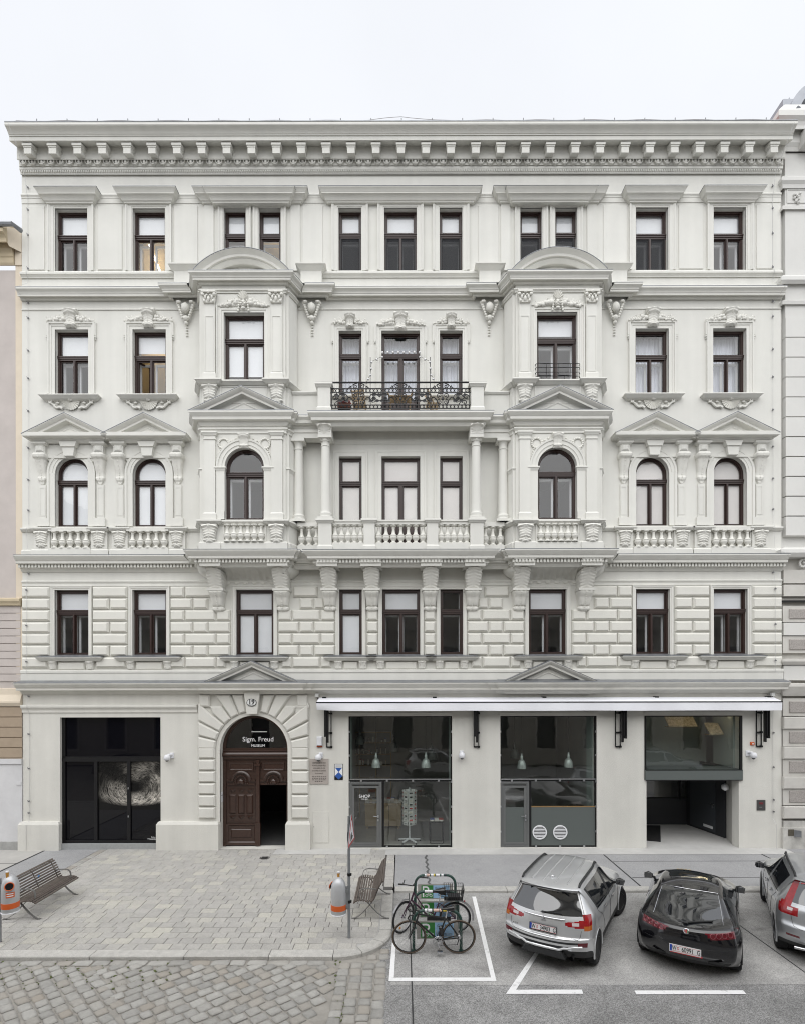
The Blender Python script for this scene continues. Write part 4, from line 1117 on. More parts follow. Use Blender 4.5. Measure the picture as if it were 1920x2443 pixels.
# ---- first floor rustication -----------------------------------------
blk_cache = {}
def block(x0, x1, z0, z1):
    w, h = round(x1-x0,3), round(z1-z0,3)
    if (w,h) not in blk_cache:
        m = MB(); m.frustum([(0,0),(w,0),(w,h),(0,h)], .01, -.022, .052, -.085)
        blk_cache[(w,h)] = mesh_of(m, 'stone_block', STUCCO_BLOCK, fix=False)
    put(blk_cache[(w,h)], 'stone_block', house, (x0, -.012, z0))
rowz = [(zz(1398.5+28.1*i+25.2,.08), zz(1398.5+28.1*i,.08)) for i in range(7)]
def rx(px): return CX-abs(xx(px)-CX)
S0 = [[(50.6,122)]]*6+[[(50.6,117)]]
S1 = [[(223,306)] if i % 2 == 0 else [(223,262),(265,306)] for i in range(6)]+[[(231,304)]]
LA = [(408,442),(443.5,516.5),(518,551)]; LB = [(408,461),(463,497.5),(499,551)]
S2 = [[(408,442),(443.5,513)], LB[:2], LA, LB, LA, LB, [(408,442),(443.5,516.5),(518,540)]]
RA = [(665,697),(699,764),(766.5,800)]; RB = [(665,713.5),(716,748.5),(751,800)]
S3 = [[(701,759)], RB[1:2]+[(751,775)], RA, RB, RA, RB, [(673,697),(699,764),(766.5,790)]]
S4 = [[], [], [(876,902)], [(876,902)], [(876,902)], [(876,902)], []]
for S in (S0,S1,S2,S3,S4):
    for i, row in enumerate(S):
        for p0, p1 in row:
            for s in (-1,1):
                xa, xb = xx(p0)-CX, xx(p1)-CX
                x0, x1 = sorted((CX+s*abs(xa), CX+s*abs(xb)))
                x0 = max(x0, XL+.01); x1 = min(x1, XR-.01)
                block(x0, x1, *rowz[i])
for sg in (-1,1):
    for x, h in [(CX+sg*A1,W1),(CX+sg*A2,W1),(CX+sg*4.64,.6),(CX+sg*1.6,.362)]:
        m = MB(); m.archi(x-h, x+h, Z1[0], Z1[1], [(0,-.02),(0,.05),(.04,.05),(.045,.065),(.09,.065),(.095,.085),(.115,.085),(.115,-.02)]); hp(m, 'architrave')
m = MB(); m.archi(CX-.6, CX+.6, Z1[0], Z1[1], [(0,-.02),(0,.05),(.04,.05),(.045,.065),(.09,.065),(.095,.085),(.115,.085),(.115,-.02)]); hp(m, 'architrave')
def sill1(x, h):
    m = MB(); zt_ = zz(1566,.3)
    m.sweep([(x-h,-.02),(x-h,.0),(x+h,0),(x+h,-.02)], [(-.06,zt_+.07),(.23,zt_),(.235,zt_-.035),(.20,zt_-.06),(.17,zt_-.10),(.13,zt_-.13),(-.06,zt_-.13)]); hp(m, 'window_sill', None, 30)
    m = MB(); m.sweep([(x-h,-.02),(x-h,.0),(x+h,0),(x+h,-.02)], [(-.06,zt_+.085),(.245,zt_+.006),(.245,zt_-.006),(-.06,zt_+.075)]); hp(m, 'sill_flashing', ZINC)
    for s in (-1,1): put(con_leaf, 'sill_bracket', house, (x+s*(h-.21), -.0, zt_-.13))
    m = MB(); m.frustum([(x-h+.38,zt_-.4),(x+h-.38,zt_-.4),(x+h-.38,zt_-.16),(x-h+.38,zt_-.16)], .0, -.05, .03, -.075); hp(m, 'apron_panel', STUCCO_BLOCK)
for sg in (-1,1):
    for x, h in ((CX+sg*A1,.80),(CX+sg*A2,.80),(CX+sg*4.64,.84),(CX+sg*1.6,.60)): sill1(x, h)
sill1(CX, .86)
course('plinth_band', full, pf(0, [(-.02,1597),(.10,1597.5),(.11,1599),(.11,1604),(.09,1606),(.09,1625),(-.02,1626)]))
# cornice D over the ground floor
XPL, XPR = xx(597,.5), xx(1315,.5)
pathD = [(XL,0),(XPL-1.55,0),(XPL-1.55,.06),(XPL-1.32,.06),(XPL-1.32,.12),(XPL+1.32,.12),(XPL+1.32,.06),(XPL+1.55,.06),(XPL+1.55,0),
         (XPR-1.55,0),(XPR-1.55,.06),(XPR-1.32,.06),(XPR-1.32,.12),(XPR+1.32,.12),(XPR+1.32,.06),(XPR+1.55,.06),(XPR+1.55,0),(XR,0)]
ZD = zz(1628,.42)
course('ground_floor_cornice', pathD, [(-.02,ZD+.07),(.40,ZD-.01),(.42,ZD-.015),(.42,ZD-.045),(.40,ZD-.075),(.345,ZD-.13),(.32,ZD-.165),(.31,ZD-.17),(.31,ZD-.235),(.29,ZD-.24),(.13,ZD-.255),(.10,ZD-.30),(.05,ZD-.345),(.03,ZD-.37),(-.02,ZD-.37)], 30, GROUND_STUCCO)
course('cornice_flashing', pathD, [(-.02,ZD+.10),(.425,ZD+.006),(.428,ZD-.012),(-.02,ZD+.085)], mat=ZINC)
for xp in (XPL, XPR): pediment(xp, 1.26, ZD+.0, .56, .13)
gsm = M('ground_trim', (0.67,0.66,0.615), rough=.9, var=.03)
m = MB(); m.sweep([(XL,0),(xx(472),0)], pf(0, [(-.02,1680),(.10,1681),(.11,1683),(.11,1687),(.08,1689),(.05,1692),(.04,1694),(.04,1699),(-.02,1700)])); hp(m, 'string_course', GROUND_STUCCO)
m = MB(); m.box(xx(706), xx(737), -.06, .01, zz(1700), zz(1681)); m.box(xx(706), xx(739), -.09, .01, zz(1688), zz(1682)); hp(m, 'string_course', GROUND_STUCCO)
# plinths
for x0, x1 in ((XL-.02, xx(143)), (xx(380), xx(521)), (xx(686), xx(738))):
    m = MB(); zt_ = zz(1965,.12)
    m.sweep([(x0,-.02),(x0,.10),(x1,.10),(x1,-.02)], [(-.11,zt_+.06),(.0,zt_+.05),(.045,zt_-.03),(.045,-.3),(-.11,-.3)]); hp(m, 'plinth', GROUND_STUCCO)
# portal surround
PXc, PR = (GP[0]+GP[1])/2, (GP[1]-GP[0])/2
ZSP = GP[3]-PR
m = MB(); m.arc(PXc, ZSP, [(PR,.05),(PR,-.02),(PR+.12,-.02),(PR+.12,.05)], 0, PI, 32)
for s in (-1,1): m.box(*sorted((PXc+s*PR,PXc+s*(PR+.12))), -.02, .05, zz(1965,.12)+.02, ZSP)
hp(m, 'archivolt', GROUND_STUCCO)
m = MB(); 
for s in (-1,1):
    m.box(*sorted((PXc+s*(PR+.12),PXc+s*1.755)), -.012, .01, zz(1965,.12)+.02, ZSP)
hp(m, 'rustication_back', GROUND_STUCCO)
hs = 1.755
def sq(th, r):
    return hs/max(abs(math.sin(th)), abs(math.cos(th)), .001)
rows_py = [(905,1015),(1022,1130),(1137,1245),(1252,1360),(1367,1478),(1485,1597)]
for s in (-1,1):
    for c0, c1 in rows_py:
        z1_, z0_ = zz(1560+c0*.2459), zz(1560+c1*.2459)
        x0, x1 = sorted((PXc+s*1.21, PXc+s*(1.745)))
        m = MB(); m.frustum([(x0,z0_+.015),(x1,z0_+.015),(x1,z1_),(x0,z1_)], 0, -.06, .045, -.11); hp(m, 'stone_block', GROUND_STUCCO)
    edges = [math.radians(v) for v in (0.5, 14, 27.5, 41, 54.5, 68, 80.5)]
    for k in range(6):
        t0, t1 = edges[k]+.012, edges[k+1]-.012
        pts = [(PXc+s*1.21*math.cos(t0), ZSP+1.21*math.sin(t0)), (PXc+s*sq(t0,0)*math.cos(t0), ZSP+sq(t0,0)*math.sin(t0))]
        lim = sq(t1,0)
        if t0 < PI/4 < t1: pts.append((PXc+s*(hs-.22), ZSP+(hs-.22)*math.tan(t0+.08))); pts.append((PXc+s*(hs-.25), ZSP+hs-.25))
        pts += [(PXc+s*lim*math.cos(t1), ZSP+lim*math.sin(t1)), (PXc+s*1.21*math.cos(t1), ZSP+1.21*math.sin(t1))]
        if t0 < PI/4 < t1:
            pts = [pts[0], (PXc+s*1.72*math.cos(t0), ZSP+1.72*math.sin(t0)), (PXc+s*1.95*math.cos(PI/4), ZSP+1.95*math.sin(PI/4)), (PXc+s*1.72*math.cos(t1), ZSP+1.72*math.sin(t1)), pts[-1]]
        m = MB(); m.frustum(pts, 0, -.06, .045, -.11); hp(m, 'voussoir', GROUND_STUCCO)
    x0, x1 = sorted((PXc+s*1.36, PXc+s*1.74)); 
    m = MB(); m.frustum([(x0+.02,ZSP+1.36),(x1-.02,ZSP+1.36),(x1-.02,ZSP+1.74),(x0+.02,ZSP+1.74)], 0, -.06, .045, -.10); hp(m, 'stone_block', GROUND_STUCCO)
zk1 = ZD-.30; zk0 = zz(1702)
m = MB(); m.prism([(PXc-.16,zk0),(PXc+.16,zk0),(PXc+.25,zk1),(PXc-.25,zk1)], -.24, 0); ks = hp(m, 'keystone', GROUND_STUCCO)
NUMW = M('enamel_white', (0.72,0.73,0.72), rough=.25); NUMB = M('enamel_black', (0.01,0.01,0.01), rough=.3)
zo = zz(1676,.25); m = MB(); m.prism([(PXc+.155*math.cos(t*PI/16), zo+.118*math.sin(t*PI/16)) for t in range(32)], -.262, -.24); no = part(m, 'number_plate', NUMB, house)
m = MB(); m.prism([(PXc+.138*math.cos(t*PI/16), zo+.103*math.sin(t*PI/16)) for t in range(32)], -.266, -.25); part(m, 'plate_field', NUMW, no)
text('19', .20, (PXc,-.268,zo+.012), NUMB, no, bold=.005); text('Berg-Gasse', .042, (PXc,-.268,zo-.072), NUMB, no)
# portal door: fanlight, transom, two leaves
yd = .28; zt0, zt1 = zz(1805,-.2), zz(1790,-.2); xd0, xd1 = GP[0]+.015, GP[1]-.005; rD = (xd1-xd0)/2; xdc = (xd0+xd1)/2
m = MB(); m.arc(xdc, ZSP, [(rD-.09,yd-.02),(rD+.05,yd-.02),(rD+.05,yd+.08),(rD-.09,yd+.08)], 0, PI, 30)
m.box(xd0, xd1, yd-.02, yd+.06, ZSP-.06, ZSP+.01)
m.sweep([(xd0,-yd),(xd1,-yd)], rel(ZSP-.06, [(-.02,0),(.05,0),(.055,-.03),(.03,-.05),(.07,-.07),(.10,-.12),(.10,-.17),(.05,-.20),(.03,-.24),(.035,-.29),(.0,-.31),(-.02,-.31)]))
m.box(xd0, xd0+.09, yd-.01, yd+.08, 0.0, ZSP-.06); m.box(xd1-.07, xd1, yd-.01, yd+.08, 0.0, ZSP-.06); m.box(xd0-.05, xd0, yd+.0, yd+.1, 0, ZSP); m.box(xd1, xd1+.05, yd+.0, yd+.1, 0, ZSP)
pd = hp(m, 'portal_door', DOORWOOD, 30)
n = 24; g = MB(); g.add([(xdc+(rD-.09)*math.cos(PI*k/n), yd+.03, ZSP+(rD-.09)*math.sin(PI*k/n)) for k in range(n+1)], [tuple(range(n+1))]); part(g, 'fanlight', SHOPGLASS, pd, fix=False)
LETW = M('vinyl_lettering', (0.85,0.85,0.86), rough=.5)
ztx = zz(1764,-.3); text('Sigm. Freud', .215, (xdc+.05,yd+.02,ztx), LETW, pd, sx=1.0); text('MUSEUM', .115, (xdc+.05,yd+.02,zz(1779,-.3)), LETW, pd, sx=1.0)
m = MB(); m.box(xdc-.16,xdc+.34,yd+.015,yd+.022,zz(1746.5,-.3),zz(1745,-.3)); part(m, 'lettering_rule', LETW, pd)
zd1 = ZSP-.37
xm = xdc+.065
m = MB(); m.box(xm-.075, xm+.045, yd-.045, yd+.06, .03, zd1); m.box(xm-.095, xm+.065, yd-.06, yd+.06, .03, .72); m.box(xm-.10,xm+.07,yd-.075,yd,.72,.78); m.box(xm-.1,xm+.07,yd-.07,yd,zd1-.2,zd1-.12); part(m, 'door_stile', DOORWOOD, pd, 30)
zc0 = zz(1871,-.25)                         # lower edge of the carved arch panels
for i, (a, b) in enumerate(((xd0+.09, xm-.075),(xm+.045, xd1-.07))):
    mid = (a+b)/2
    m = MB(); m.box(a,b,yd+.02,yd+.06,zc0,zd1)
    m.archi(a+.14,b-.14,zd1-.30,zd1-.13,[(0,0),(0,.012),(.03,.03),(.05,.03),(.05,0)],-yd-.02,True); m.archi(a+.05,b-.05,zc0+.45,zd1-.06,[(0,0),(0,.02),(.02,.02),(.02,0)],-yd-.02,False)
    zc_ = zc0+.10; m.arc(mid, zc_, [(.25,yd+.03),(.25,yd-.03),(.29,yd-.05),(.33,yd-.02),(.33,yd+.03)], 0, PI, 18)
    m.box(a+.02,a+.15,yd-.03,yd+.03,zc_-.01,zc_+.05); m.box(b-.15,b-.02,yd-.03,yd+.03,zc_-.01,zc_+.05); m.box(a+.03,b-.03,yd-.01,yd+.04,zc0-.03,zc0+.02)
    for k in range(13):
        t = PI*k/12*1.3-.45; m.ball((mid+.17*math.cos(t),yd-.02,zc_+.0+.17*math.sin(t)),.032)
    m.ball((mid,yd-.04,zc_-.02),.08,1,.6,1.1)
    for s in (-1,1): m.ball((mid+s*.22,yd-.0,zc0+.02),.04); m.ball((mid+s*.07,yd-.05,zc_-.06),.04)
    part(m, 'carved_panel', DOORWOOD, pd, 40)
a, b = xd0+.09, xm-.075
m = MB(); m.box(a,b,yd+.025,yd+.06,.04,zc0-.03); m.archi(a+.06,b-.06,.15,.66,[(0,0),(0,.01),(.03,.035),(.06,.035),(.06,0)],-yd-.02,True)
m.frustum([(a+.16,.28),(b-.16,.28),(b-.16,.55),(a+.16,.55)],yd+.03,yd+.015,.02,yd+.0)
m.archi(a+.05,b-.05,.80,zc0-.08,[(0,0),(0,.012),(.03,.012),(.03,0)],-yd-.02,True)
w = (b-a-.14)/3
for k in range(3):
    x0 = a+.07+w*k
    for q0, q1 in ((.86,.86+.12),(zc0-.30,zc0-.16)):
        m.add([(x0+.02,yd+.0,q1),(x0+w-.02,yd+.0,q1),(x0+w/2,yd-.045,q1-.02),(x0+w/2,yd+.01,q0)],[(0,1,2),(1,3,2),(3,0,2)])
    m.frustum([(x0+.03,1.05),(x0+w-.03,1.05),(x0+w-.03,zc0-.34),(x0+.03,zc0-.34)],yd+.03,yd+.02,.04,yd-.02)
m.box(a,b,yd-.02,yd+.03,.04,.12); m.box(a-.08,a+.0,yd-.03,yd+.06,.0,.17)
part(m, 'door_leaf', DOORWOOD, pd, 30)
m = MB(); al = math.radians(-82); h0 = Vector((xd1-.08,yd+.06)); dv = Vector((-math.cos(al),-math.sin(al))); L = .82
c = h0+dv*L/2; m.obox((c.x,c.y,(zc0)/2+.02),(dv.x*L/2,dv.y*L/2,0),(-dv.y*.03,dv.x*.03,0),(0,0,(zc0-.06)/2)); part(m, 'open_leaf', DOORWOOD, pd)
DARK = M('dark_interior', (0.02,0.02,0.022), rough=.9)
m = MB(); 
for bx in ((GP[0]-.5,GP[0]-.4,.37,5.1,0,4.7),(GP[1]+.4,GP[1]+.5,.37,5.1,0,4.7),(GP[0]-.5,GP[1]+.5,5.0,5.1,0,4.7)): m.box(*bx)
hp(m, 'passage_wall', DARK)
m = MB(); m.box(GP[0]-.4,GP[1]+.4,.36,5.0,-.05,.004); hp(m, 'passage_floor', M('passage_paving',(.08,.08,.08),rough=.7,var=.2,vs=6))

# ---- black showcase at the left ---------------------------------------
x0, x1, z0, z1 = GS[0]+.0, GS[1], .16, GS[3]
m = MB(); y = .10
m.box(x0,x0+.10,y,y+.12,z0,z1); m.box(x1-.04,x1,y,y+.12,z0,z1); m.box(x0,x1,y,y+.12,z1-.03,z1)
zt_ = zz(1808,-.1); m.box(x0,x1,y-.01,y+.12,zt_-.11,zt_+.02)
xa, xb = xx(228,-.1), xx(307,-.1)
for xq in (xa, xb): m.box(xq-.055,xq+.055,y-.005,y+.12,z0,zt_-.11)
m.box(x0+.1,x1-.04,y-.003,y+.12,z0,z0+.09); m.box(x0+.02,x1-.02,y+.0,y+.05,zt_+.02,zt_+.05)
sc = hp(m, 'showcase', BLACK)
BGL = M('black_glass', (0.004,0.004,0.006), rough=.03, spec=.35, var=.02)
for a, b, c, d in ((x0+.1,x1-.04,zt_+.02,z1-.03),(x0+.1,xa-.055,z0+.09,zt_-.11),(xa+.055,xb-.055,z0+.09,zt_-.11),(xb+.055,x1-.04,z0+.09,zt_-.11)):
    part(quad(a,b,c,d,y+.05), 'pane', BGL, sc, fix=False)
def wave_mat():
    m, n, l, b = mat_new('charcoal_wave'); b.inputs['Roughness'].default_value = .25; b.inputs['Specular IOR Level'].default_value = .3
    geo = n.new('ShaderNodeNewGeometry'); mp = n.new('ShaderNodeMapping'); l.new(geo.outputs['Position'], mp.inputs['Vector'])
    mp.inputs['Location'].default_value = (-xx(318,-.1), 0, -zz(1878,-.1))
    sx = n.new('ShaderNodeSeparateXYZ'); l.new(mp.outputs[0], sx.inputs[0])
    def math_(op, a, b_=None):
        q = n.new('ShaderNodeMath'); q.operation = op
        for i, v in enumerate((a, b_)):
            if v is None: continue
            if isinstance(v, (int,float)): q.inputs[i].default_value = v
            else: l.new(v, q.inputs[i])
        return q.outputs[0]
    X, Z = sx.outputs['X'], sx.outputs['Z']
    r = math_('SQRT', math_('ADD', math_('MULTIPLY', X, X), math_('MULTIPLY', math_('MULTIPLY', Z, Z), 1.6)))
    th = math_('ARCTAN2', Z, X)
    cb = n.new('ShaderNodeCombineXYZ'); l.new(math_('MULTIPLY', r, 6.5), cb.inputs[0]); l.new(math_('ADD', math_('MULTIPLY', th, 1.0), math_('MULTIPLY', r, 2.6)), cb.inputs[1])
    t = n.new('ShaderNodeTexNoise'); t.inputs['Scale'].default_value = 3.2; t.inputs['Detail'].default_value = 8; t.inputs['Roughness'].default_value = .7; t.inputs['Distortion'].default_value = 1.6
    l.new(cb.outputs[0], t.inputs['Vector'])
    ring = n.new('ShaderNodeMapRange'); ring.inputs['From Min'].default_value = .16; ring.inputs['From Max'].default_value = .36; l.new(r, ring.inputs['Value'])
    far = n.new('ShaderNodeMapRange'); far.inputs['From Min'].default_value = 1.5; far.inputs['From Max'].default_value = .5; l.new(r, far.inputs['Value'])
    low = n.new('ShaderNodeMapRange'); low.inputs['From Min'].default_value = -.62; low.inputs['From Max'].default_value = -.48
    l.new(math_('SUBTRACT', Z, math_('MULTIPLY', math_('MULTIPLY', X, X), .12)), low.inputs['Value'])
    cr = n.new('ShaderNodeMapRange'); cr.inputs['From Min'].default_value = .40; cr.inputs['From Max'].default_value = .68; l.new(t.outputs['Fac'], cr.inputs['Value'])
    v = math_('MULTIPLY', math_('MULTIPLY', cr.outputs[0], ring.outputs[0]), low.outputs[0])
    t2 = n.new('ShaderNodeTexNoise'); t2.inputs['Scale'].default_value = 1.5; t2.inputs['Detail'].default_value = 5; l.new(mp.outputs[0], t2.inputs['Vector'])
    c2 = n.new('ShaderNodeMapRange'); c2.inputs['From Min'].default_value = .40; c2.inputs['From Max'].default_value = .62; l.new(t2.outputs['Fac'], c2.inputs['Value'])
    gr = math_('MAXIMUM', .04, math_('ADD', .55, math_('SUBTRACT', math_('MULTIPLY', X, .38), math_('MULTIPLY', Z, .38))))     # brighter spray on the breaking side
    v = math_('MULTIPLY', math_('MULTIPLY', v, math_('ADD', math_('MULTIPLY', c2.outputs[0], 1.3), .12)), math_('MULTIPLY', gr, 1.9))
    cc = n.new('ShaderNodeCombineColor')
    for k, f in enumerate((.50,.47,.42)): l.new(math_('ADD', math_('MULTIPLY', v, f), .006), cc.inputs[k])
    l.new(cc.outputs[0], b.inputs['Base Color']); return m
WAVE = wave_mat()
for a, b in ((xa+.06,xb-.06),(xb+.06,x1-.045)): part(quad(a,b,zz(1932,-.1),zt_-.12,y+.046), 'poster', WAVE, sc, fix=False)
for k, (s_, t_) in enumerate((('Robert Longo',.058),('Untitled (Hellion), 2011',.05))): text(s_, t_, (x1-.10,y+.045,zz(1998+4*k,-.1)), LETW, sc, align='RIGHT', sx=.8)
m = MB(); m.box(x1-.42,x1-.10,y+.043,y+.046,zz(2003.4,-.1),zz(2002.6,-.1)); part(m, 'small_print', LETW, sc)
m = MB()
for zq in (zz(1880,-.1), zz(1947,-.1)): m.box(xb-.02,xb+.01,y-.03,y,zq-.03,zq+.03)
part(m, 'lock_plate', STEEL, sc)
m = MB(); m.box(x0,x1,-.02,.36,-.05,z0); hp(m, 'showcase_step', M('step_granite',(0.33,0.34,0.34),rough=.8,var=.12,vs=14))
m = MB(); m.box(x0-.1,x1+.1,1.2,1.3,0,4.7); hp(m, 'showcase_back', DARK)

# ---- shop windows -------------------------------------------------------
def clips(m, xs, z, y):
    for x in xs: m.box(x-.03,x+.03,y-.02,y+.02,z-.045,z+.03)
def shop(hole, kind):
    x0, x1, z0, z1 = hole; y = .07
    m = MB(); f = .045; zt_ = zz(1861,-.07)
    m.box(x0,x0+f,y,y+.06,z0,z1-.0); m.box(x1-f,x1,y,y+.06,z0,z1); m.box(x0+f,x1-f,y,y+.06,z1-.03,z1); m.box(x0+f,x1-f,y-.004,y+.06,zt_-.05,zt_+.0)
    m.box(x0+f,x1-f,y,y+.06,z0,z0+.05)
    xd = xx(913,-.07) if kind == 1 else xx(1263,-.07)
    m.box(xd-.03,xd+.04,y-.002,y+.06,z0,zt_-.05)
    w = hp(m, 'shop_window', BLACK)
    m = MB(); m.box(x0-.03,x1+.03,-.02,.03,z1-.00,z1+.11); part(m, 'lintel_trim', GROUND_STUCCO, w)
    m = MB(); m.box(x0+.03,x1-.03,y-.02,y+.07,zt_+.0,zt_+.028); part(m, 'glass_channel', STEEL, w)
    m = MB(); clips(m, [x0+(x1-x0)*t for t in (.12,.37,.62,.87)], zt_-.01, y-.02)
    for s in (x0+.01,x1-.01):
        for t in (.12,.31,.5,.7,.88): m.box(s-.025,s+.025,y-.03,y,z0+(z1-z0)*t-.03,z0+(z1-z0)*t+.03)
    clips(m, [x0+(x1-x0)*t for t in (.37,.62,.87)], z0+.03, y-.02)
    part(m, 'glass_clip', STEEL, w)
    part(quad(x0+f,x1-f,zt_+.028,z1-.03,y+.03), 'pane', SHOPGLASS, w, fix=False)
    # door
    zd = zt_-.06; dx0, dx1 = x0+.012, xd-.035
    m = MB(); m.archi(dx0+.09,dx1-.09,z0+.09,zd-.09,[(0,0),(0,.03),(.03,.03),(.032,.045),(.09,.045),(.09,0)],-y-.02,True)
    m.archi(dx0+.16,dx1-.16,z0+.16,zd-.20,[(0,0),(0,.045),(.07,.045),(.07,0)],-y-.03,True); m.box(dx0+.12,dx1-.12,y-.045,y-.01,z0+.055,z0+.085)
    dr = part(m, 'shop_door', GREYMETAL, house)
    m = MB(); hx = dx1-.115; m.tube([(hx,y-.03,1.02),(hx,y-.07,1.02),(hx-.14,y-.07,1.02)],.012,6); m.box(hx-.022,hx+.022,y-.04,y-.02,.97,1.06); m.box(hx-.02,hx+.02,y-.04,y-.02,.86,.93); part(m, 'door_handle', STEEL, dr)
    if kind == 1:
        part(quad(dx0+.16,dx1-.16,z0+.16,zd-.2,y+.0), 'pane', SHOPGLASS, dr, fix=False)
        part(quad(xd+.04,x1-f,z0+.05,zt_-.05,y+.03), 'pane', SHOPGLASS, w, fix=False)
        tx = (dx0+dx1)/2-.03; text('SHOP', .15, (tx,y-.004,zz(1901,-.05)), LETW, dr, bold=.0, sx=.95); text('10:00-18:00', .06, (tx,y-.004,zz(1907.5,-.05)), LETW, dr, sx=.75)
    else:
        zg = zz(1927,-.07)
        part(quad(dx0+.16,dx1-.16,zg,zd-.2,y+.0), 'pane', SHOPGLASS, dr, fix=False)
        m = MB(); m.box(dx0+.16,dx1-.16,y-.0,y+.03,z0+.16,zg); part(m, 'door_panel', PANELGREEN, dr)
        part(quad(xd+.04,x1-f,zg,zt_-.05,y+.03), 'pane', SHOPGLASS, w, fix=False)
        m = MB(); m.box(xd+.04,x1-f,y+.005,y+.05,z0+.05,zg); part(m, 'panel', PANELGREEN, w)
        m = MB(); m.box(xd+.04,x1-f,y-.0,y+.08,zg,zg+.025); part(m, 'timber_ledge', M('larch',(0.28,0.17,0.07),rough=.6), w)
        for px in (1286,1335):
            cx_, cz_ = xx(px,-.05), zz(1987,-.05); m = MB(); r = .225
            m.arc(cx_, cz_, [(r,y+.01),(r+.005,y-.025),(r-.03,y-.03),(r-.035,y+.01)], 0, 2*PI, 32, False)
            m2 = MB(); m2.prism([(cx_+(r-.02)*math.cos(t*PI/16),cz_+(r-.02)*math.sin(t*PI/16)) for t in range(32)],y-.003,y+.01); part(m2,'vent_back',BLACK,w)
            for k in range(-4,5):
                dz = k*.046; hw = math.sqrt(max(.0,(r-.03)**2-dz*dz))
                if hw > .03: m.add([(cx_-hw,y-.02,cz_+dz-.012),(cx_+hw,y-.02,cz_+dz-.012),(cx_+hw,y-.016,cz_+dz+.009),(cx_-hw,y-.016,cz_+dz+.009)],[(0,1,2,3)])
            part(m, 'vent_grille', WHITE, w, fix=False)
    return w
shop(G1, 1); shop(G2, 2)
# the vitrine box over the recessed entry
x0, x1 = G3[0], G3[1]; zb_, zg = zz(1863.6,.06), zz(1839,.06)
m = MB(); m.box(x0+.02,x1-.0,-.05,.9,zb_,zg); vt = hp(m, 'vitrine', PANELGREEN)
m = MB(); y = -.03
m.box(x0+.02,x0+.05,y,y+.05,zg,G3[3]); m.box(x1-.08,x1,y,y+.05,zg,G3[3]); m.box(x0+.05,x1-.08,y,y+.05,G3[3]-.03,G3[3]); m.box(x0+.03,x1-.01,-.058,-.04,zg-.012,zg+.01); m.box(x0+.03,x1-.01,-.058,-.04,zb_-.01,zb_+.012); part(m, 'vitrine_frame', BLACK, vt)
part(quad(x0+.05,x1-.08,zg,G3[3]-.03,y+.03), 'pane', SHOPGLASS, vt, fix=False)
m = MB(); m.box(x0-.03,x1+.03,-.02,.03,G3[3],G3[3]+.11); part(m, 'lintel_trim', GROUND_STUCCO, vt)
m = MB(); m.box(x1-.05,x1+.05,.37,1.5,zg,G3[3]+.1); m.box(x0-.2,x1+.1,2.2,2.3,zg-.2,4.7); part(m, 'vitrine_wall', M('pale_green_wall',(0.42,0.46,0.43),rough=.8), vt)
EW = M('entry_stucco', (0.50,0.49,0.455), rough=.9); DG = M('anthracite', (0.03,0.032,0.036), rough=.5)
xl, xr = G3b[0], G3b[1]
# recessed entry: right return, oblique wall with door, back wall, ceiling
P1, P2, P3 = (10.93,1.07), (10.56,2.85), (7.4,2.85)
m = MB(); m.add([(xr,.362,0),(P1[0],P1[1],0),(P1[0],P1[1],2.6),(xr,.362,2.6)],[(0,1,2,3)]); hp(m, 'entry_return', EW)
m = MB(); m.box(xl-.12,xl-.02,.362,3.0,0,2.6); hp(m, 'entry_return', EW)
m = MB(); m.box(xl-.1,11.4,.37,3.2,zb_-.02,zb_+.1); hp(m, 'entry_ceiling', DG)
m = MB(); m.box(P3[0],P2[0]+.1,P2[1],P2[1]+.1,0,zz(1907,-2.85)); eb = hp(m, 'entry_screen', DG)
m = MB(); m.box(P3[0],P2[0]+.1,P2[1]-.02,P2[1]+.08,zz(1907,-2.85),zz(1905,-2.85)); m.box(10.25,10.32,P2[1],P2[1]+.08,.9,2.5); part(m, 'glazing_bar', BLACK, eb)
part(quad(P3[0],P2[0]+.1,zz(1905,-2.85),2.5,P2[1]+.05), 'pane', SHOPGLASS, eb, fix=False)
m = MB(); m.bar((P1[0],P1[1],1.2),(P2[0],P2[1],1.2),.1,2.5); ob = hp(m, 'oblique_wall', DG)
dv = (Vector((*P2,0))-Vector((*P1,0))).normalized(); nv = Vector((dv.y,-dv.x,0)); nv = nv if nv.x < 0 else -nv
def onob(t, z, o=.06): 
    p = Vector((*P1,0))+dv*t+nv*o; return (p.x,p.y,z)
m = MB(); m.bar(onob(.42,1.1,.055),onob(1.62,1.1,.055),.03,2.05); ed = part(m, 'entry_door', M('entry_door_paint',(0.055,0.062,0.07),rough=.4), house)
m = MB(); m.bar(onob(.46,1.05,.10),onob(.62,1.05,.10),.025,.025); m.bar(onob(.5,.95,.085),onob(.54,.95,.085),.03,.09); part(m, 'door_handle', STEEL, ed)
m = MB(); m.bar(onob(.52,.22,.075),onob(.95,.22,.075),.02,.09); part(m, 'door_sign', WHITE, ed)
m = MB(); m.ball((10.62,.62,zz(1880,-.6)),.13); part(m, 'globe_lamp', WHITE, ob, 60); 
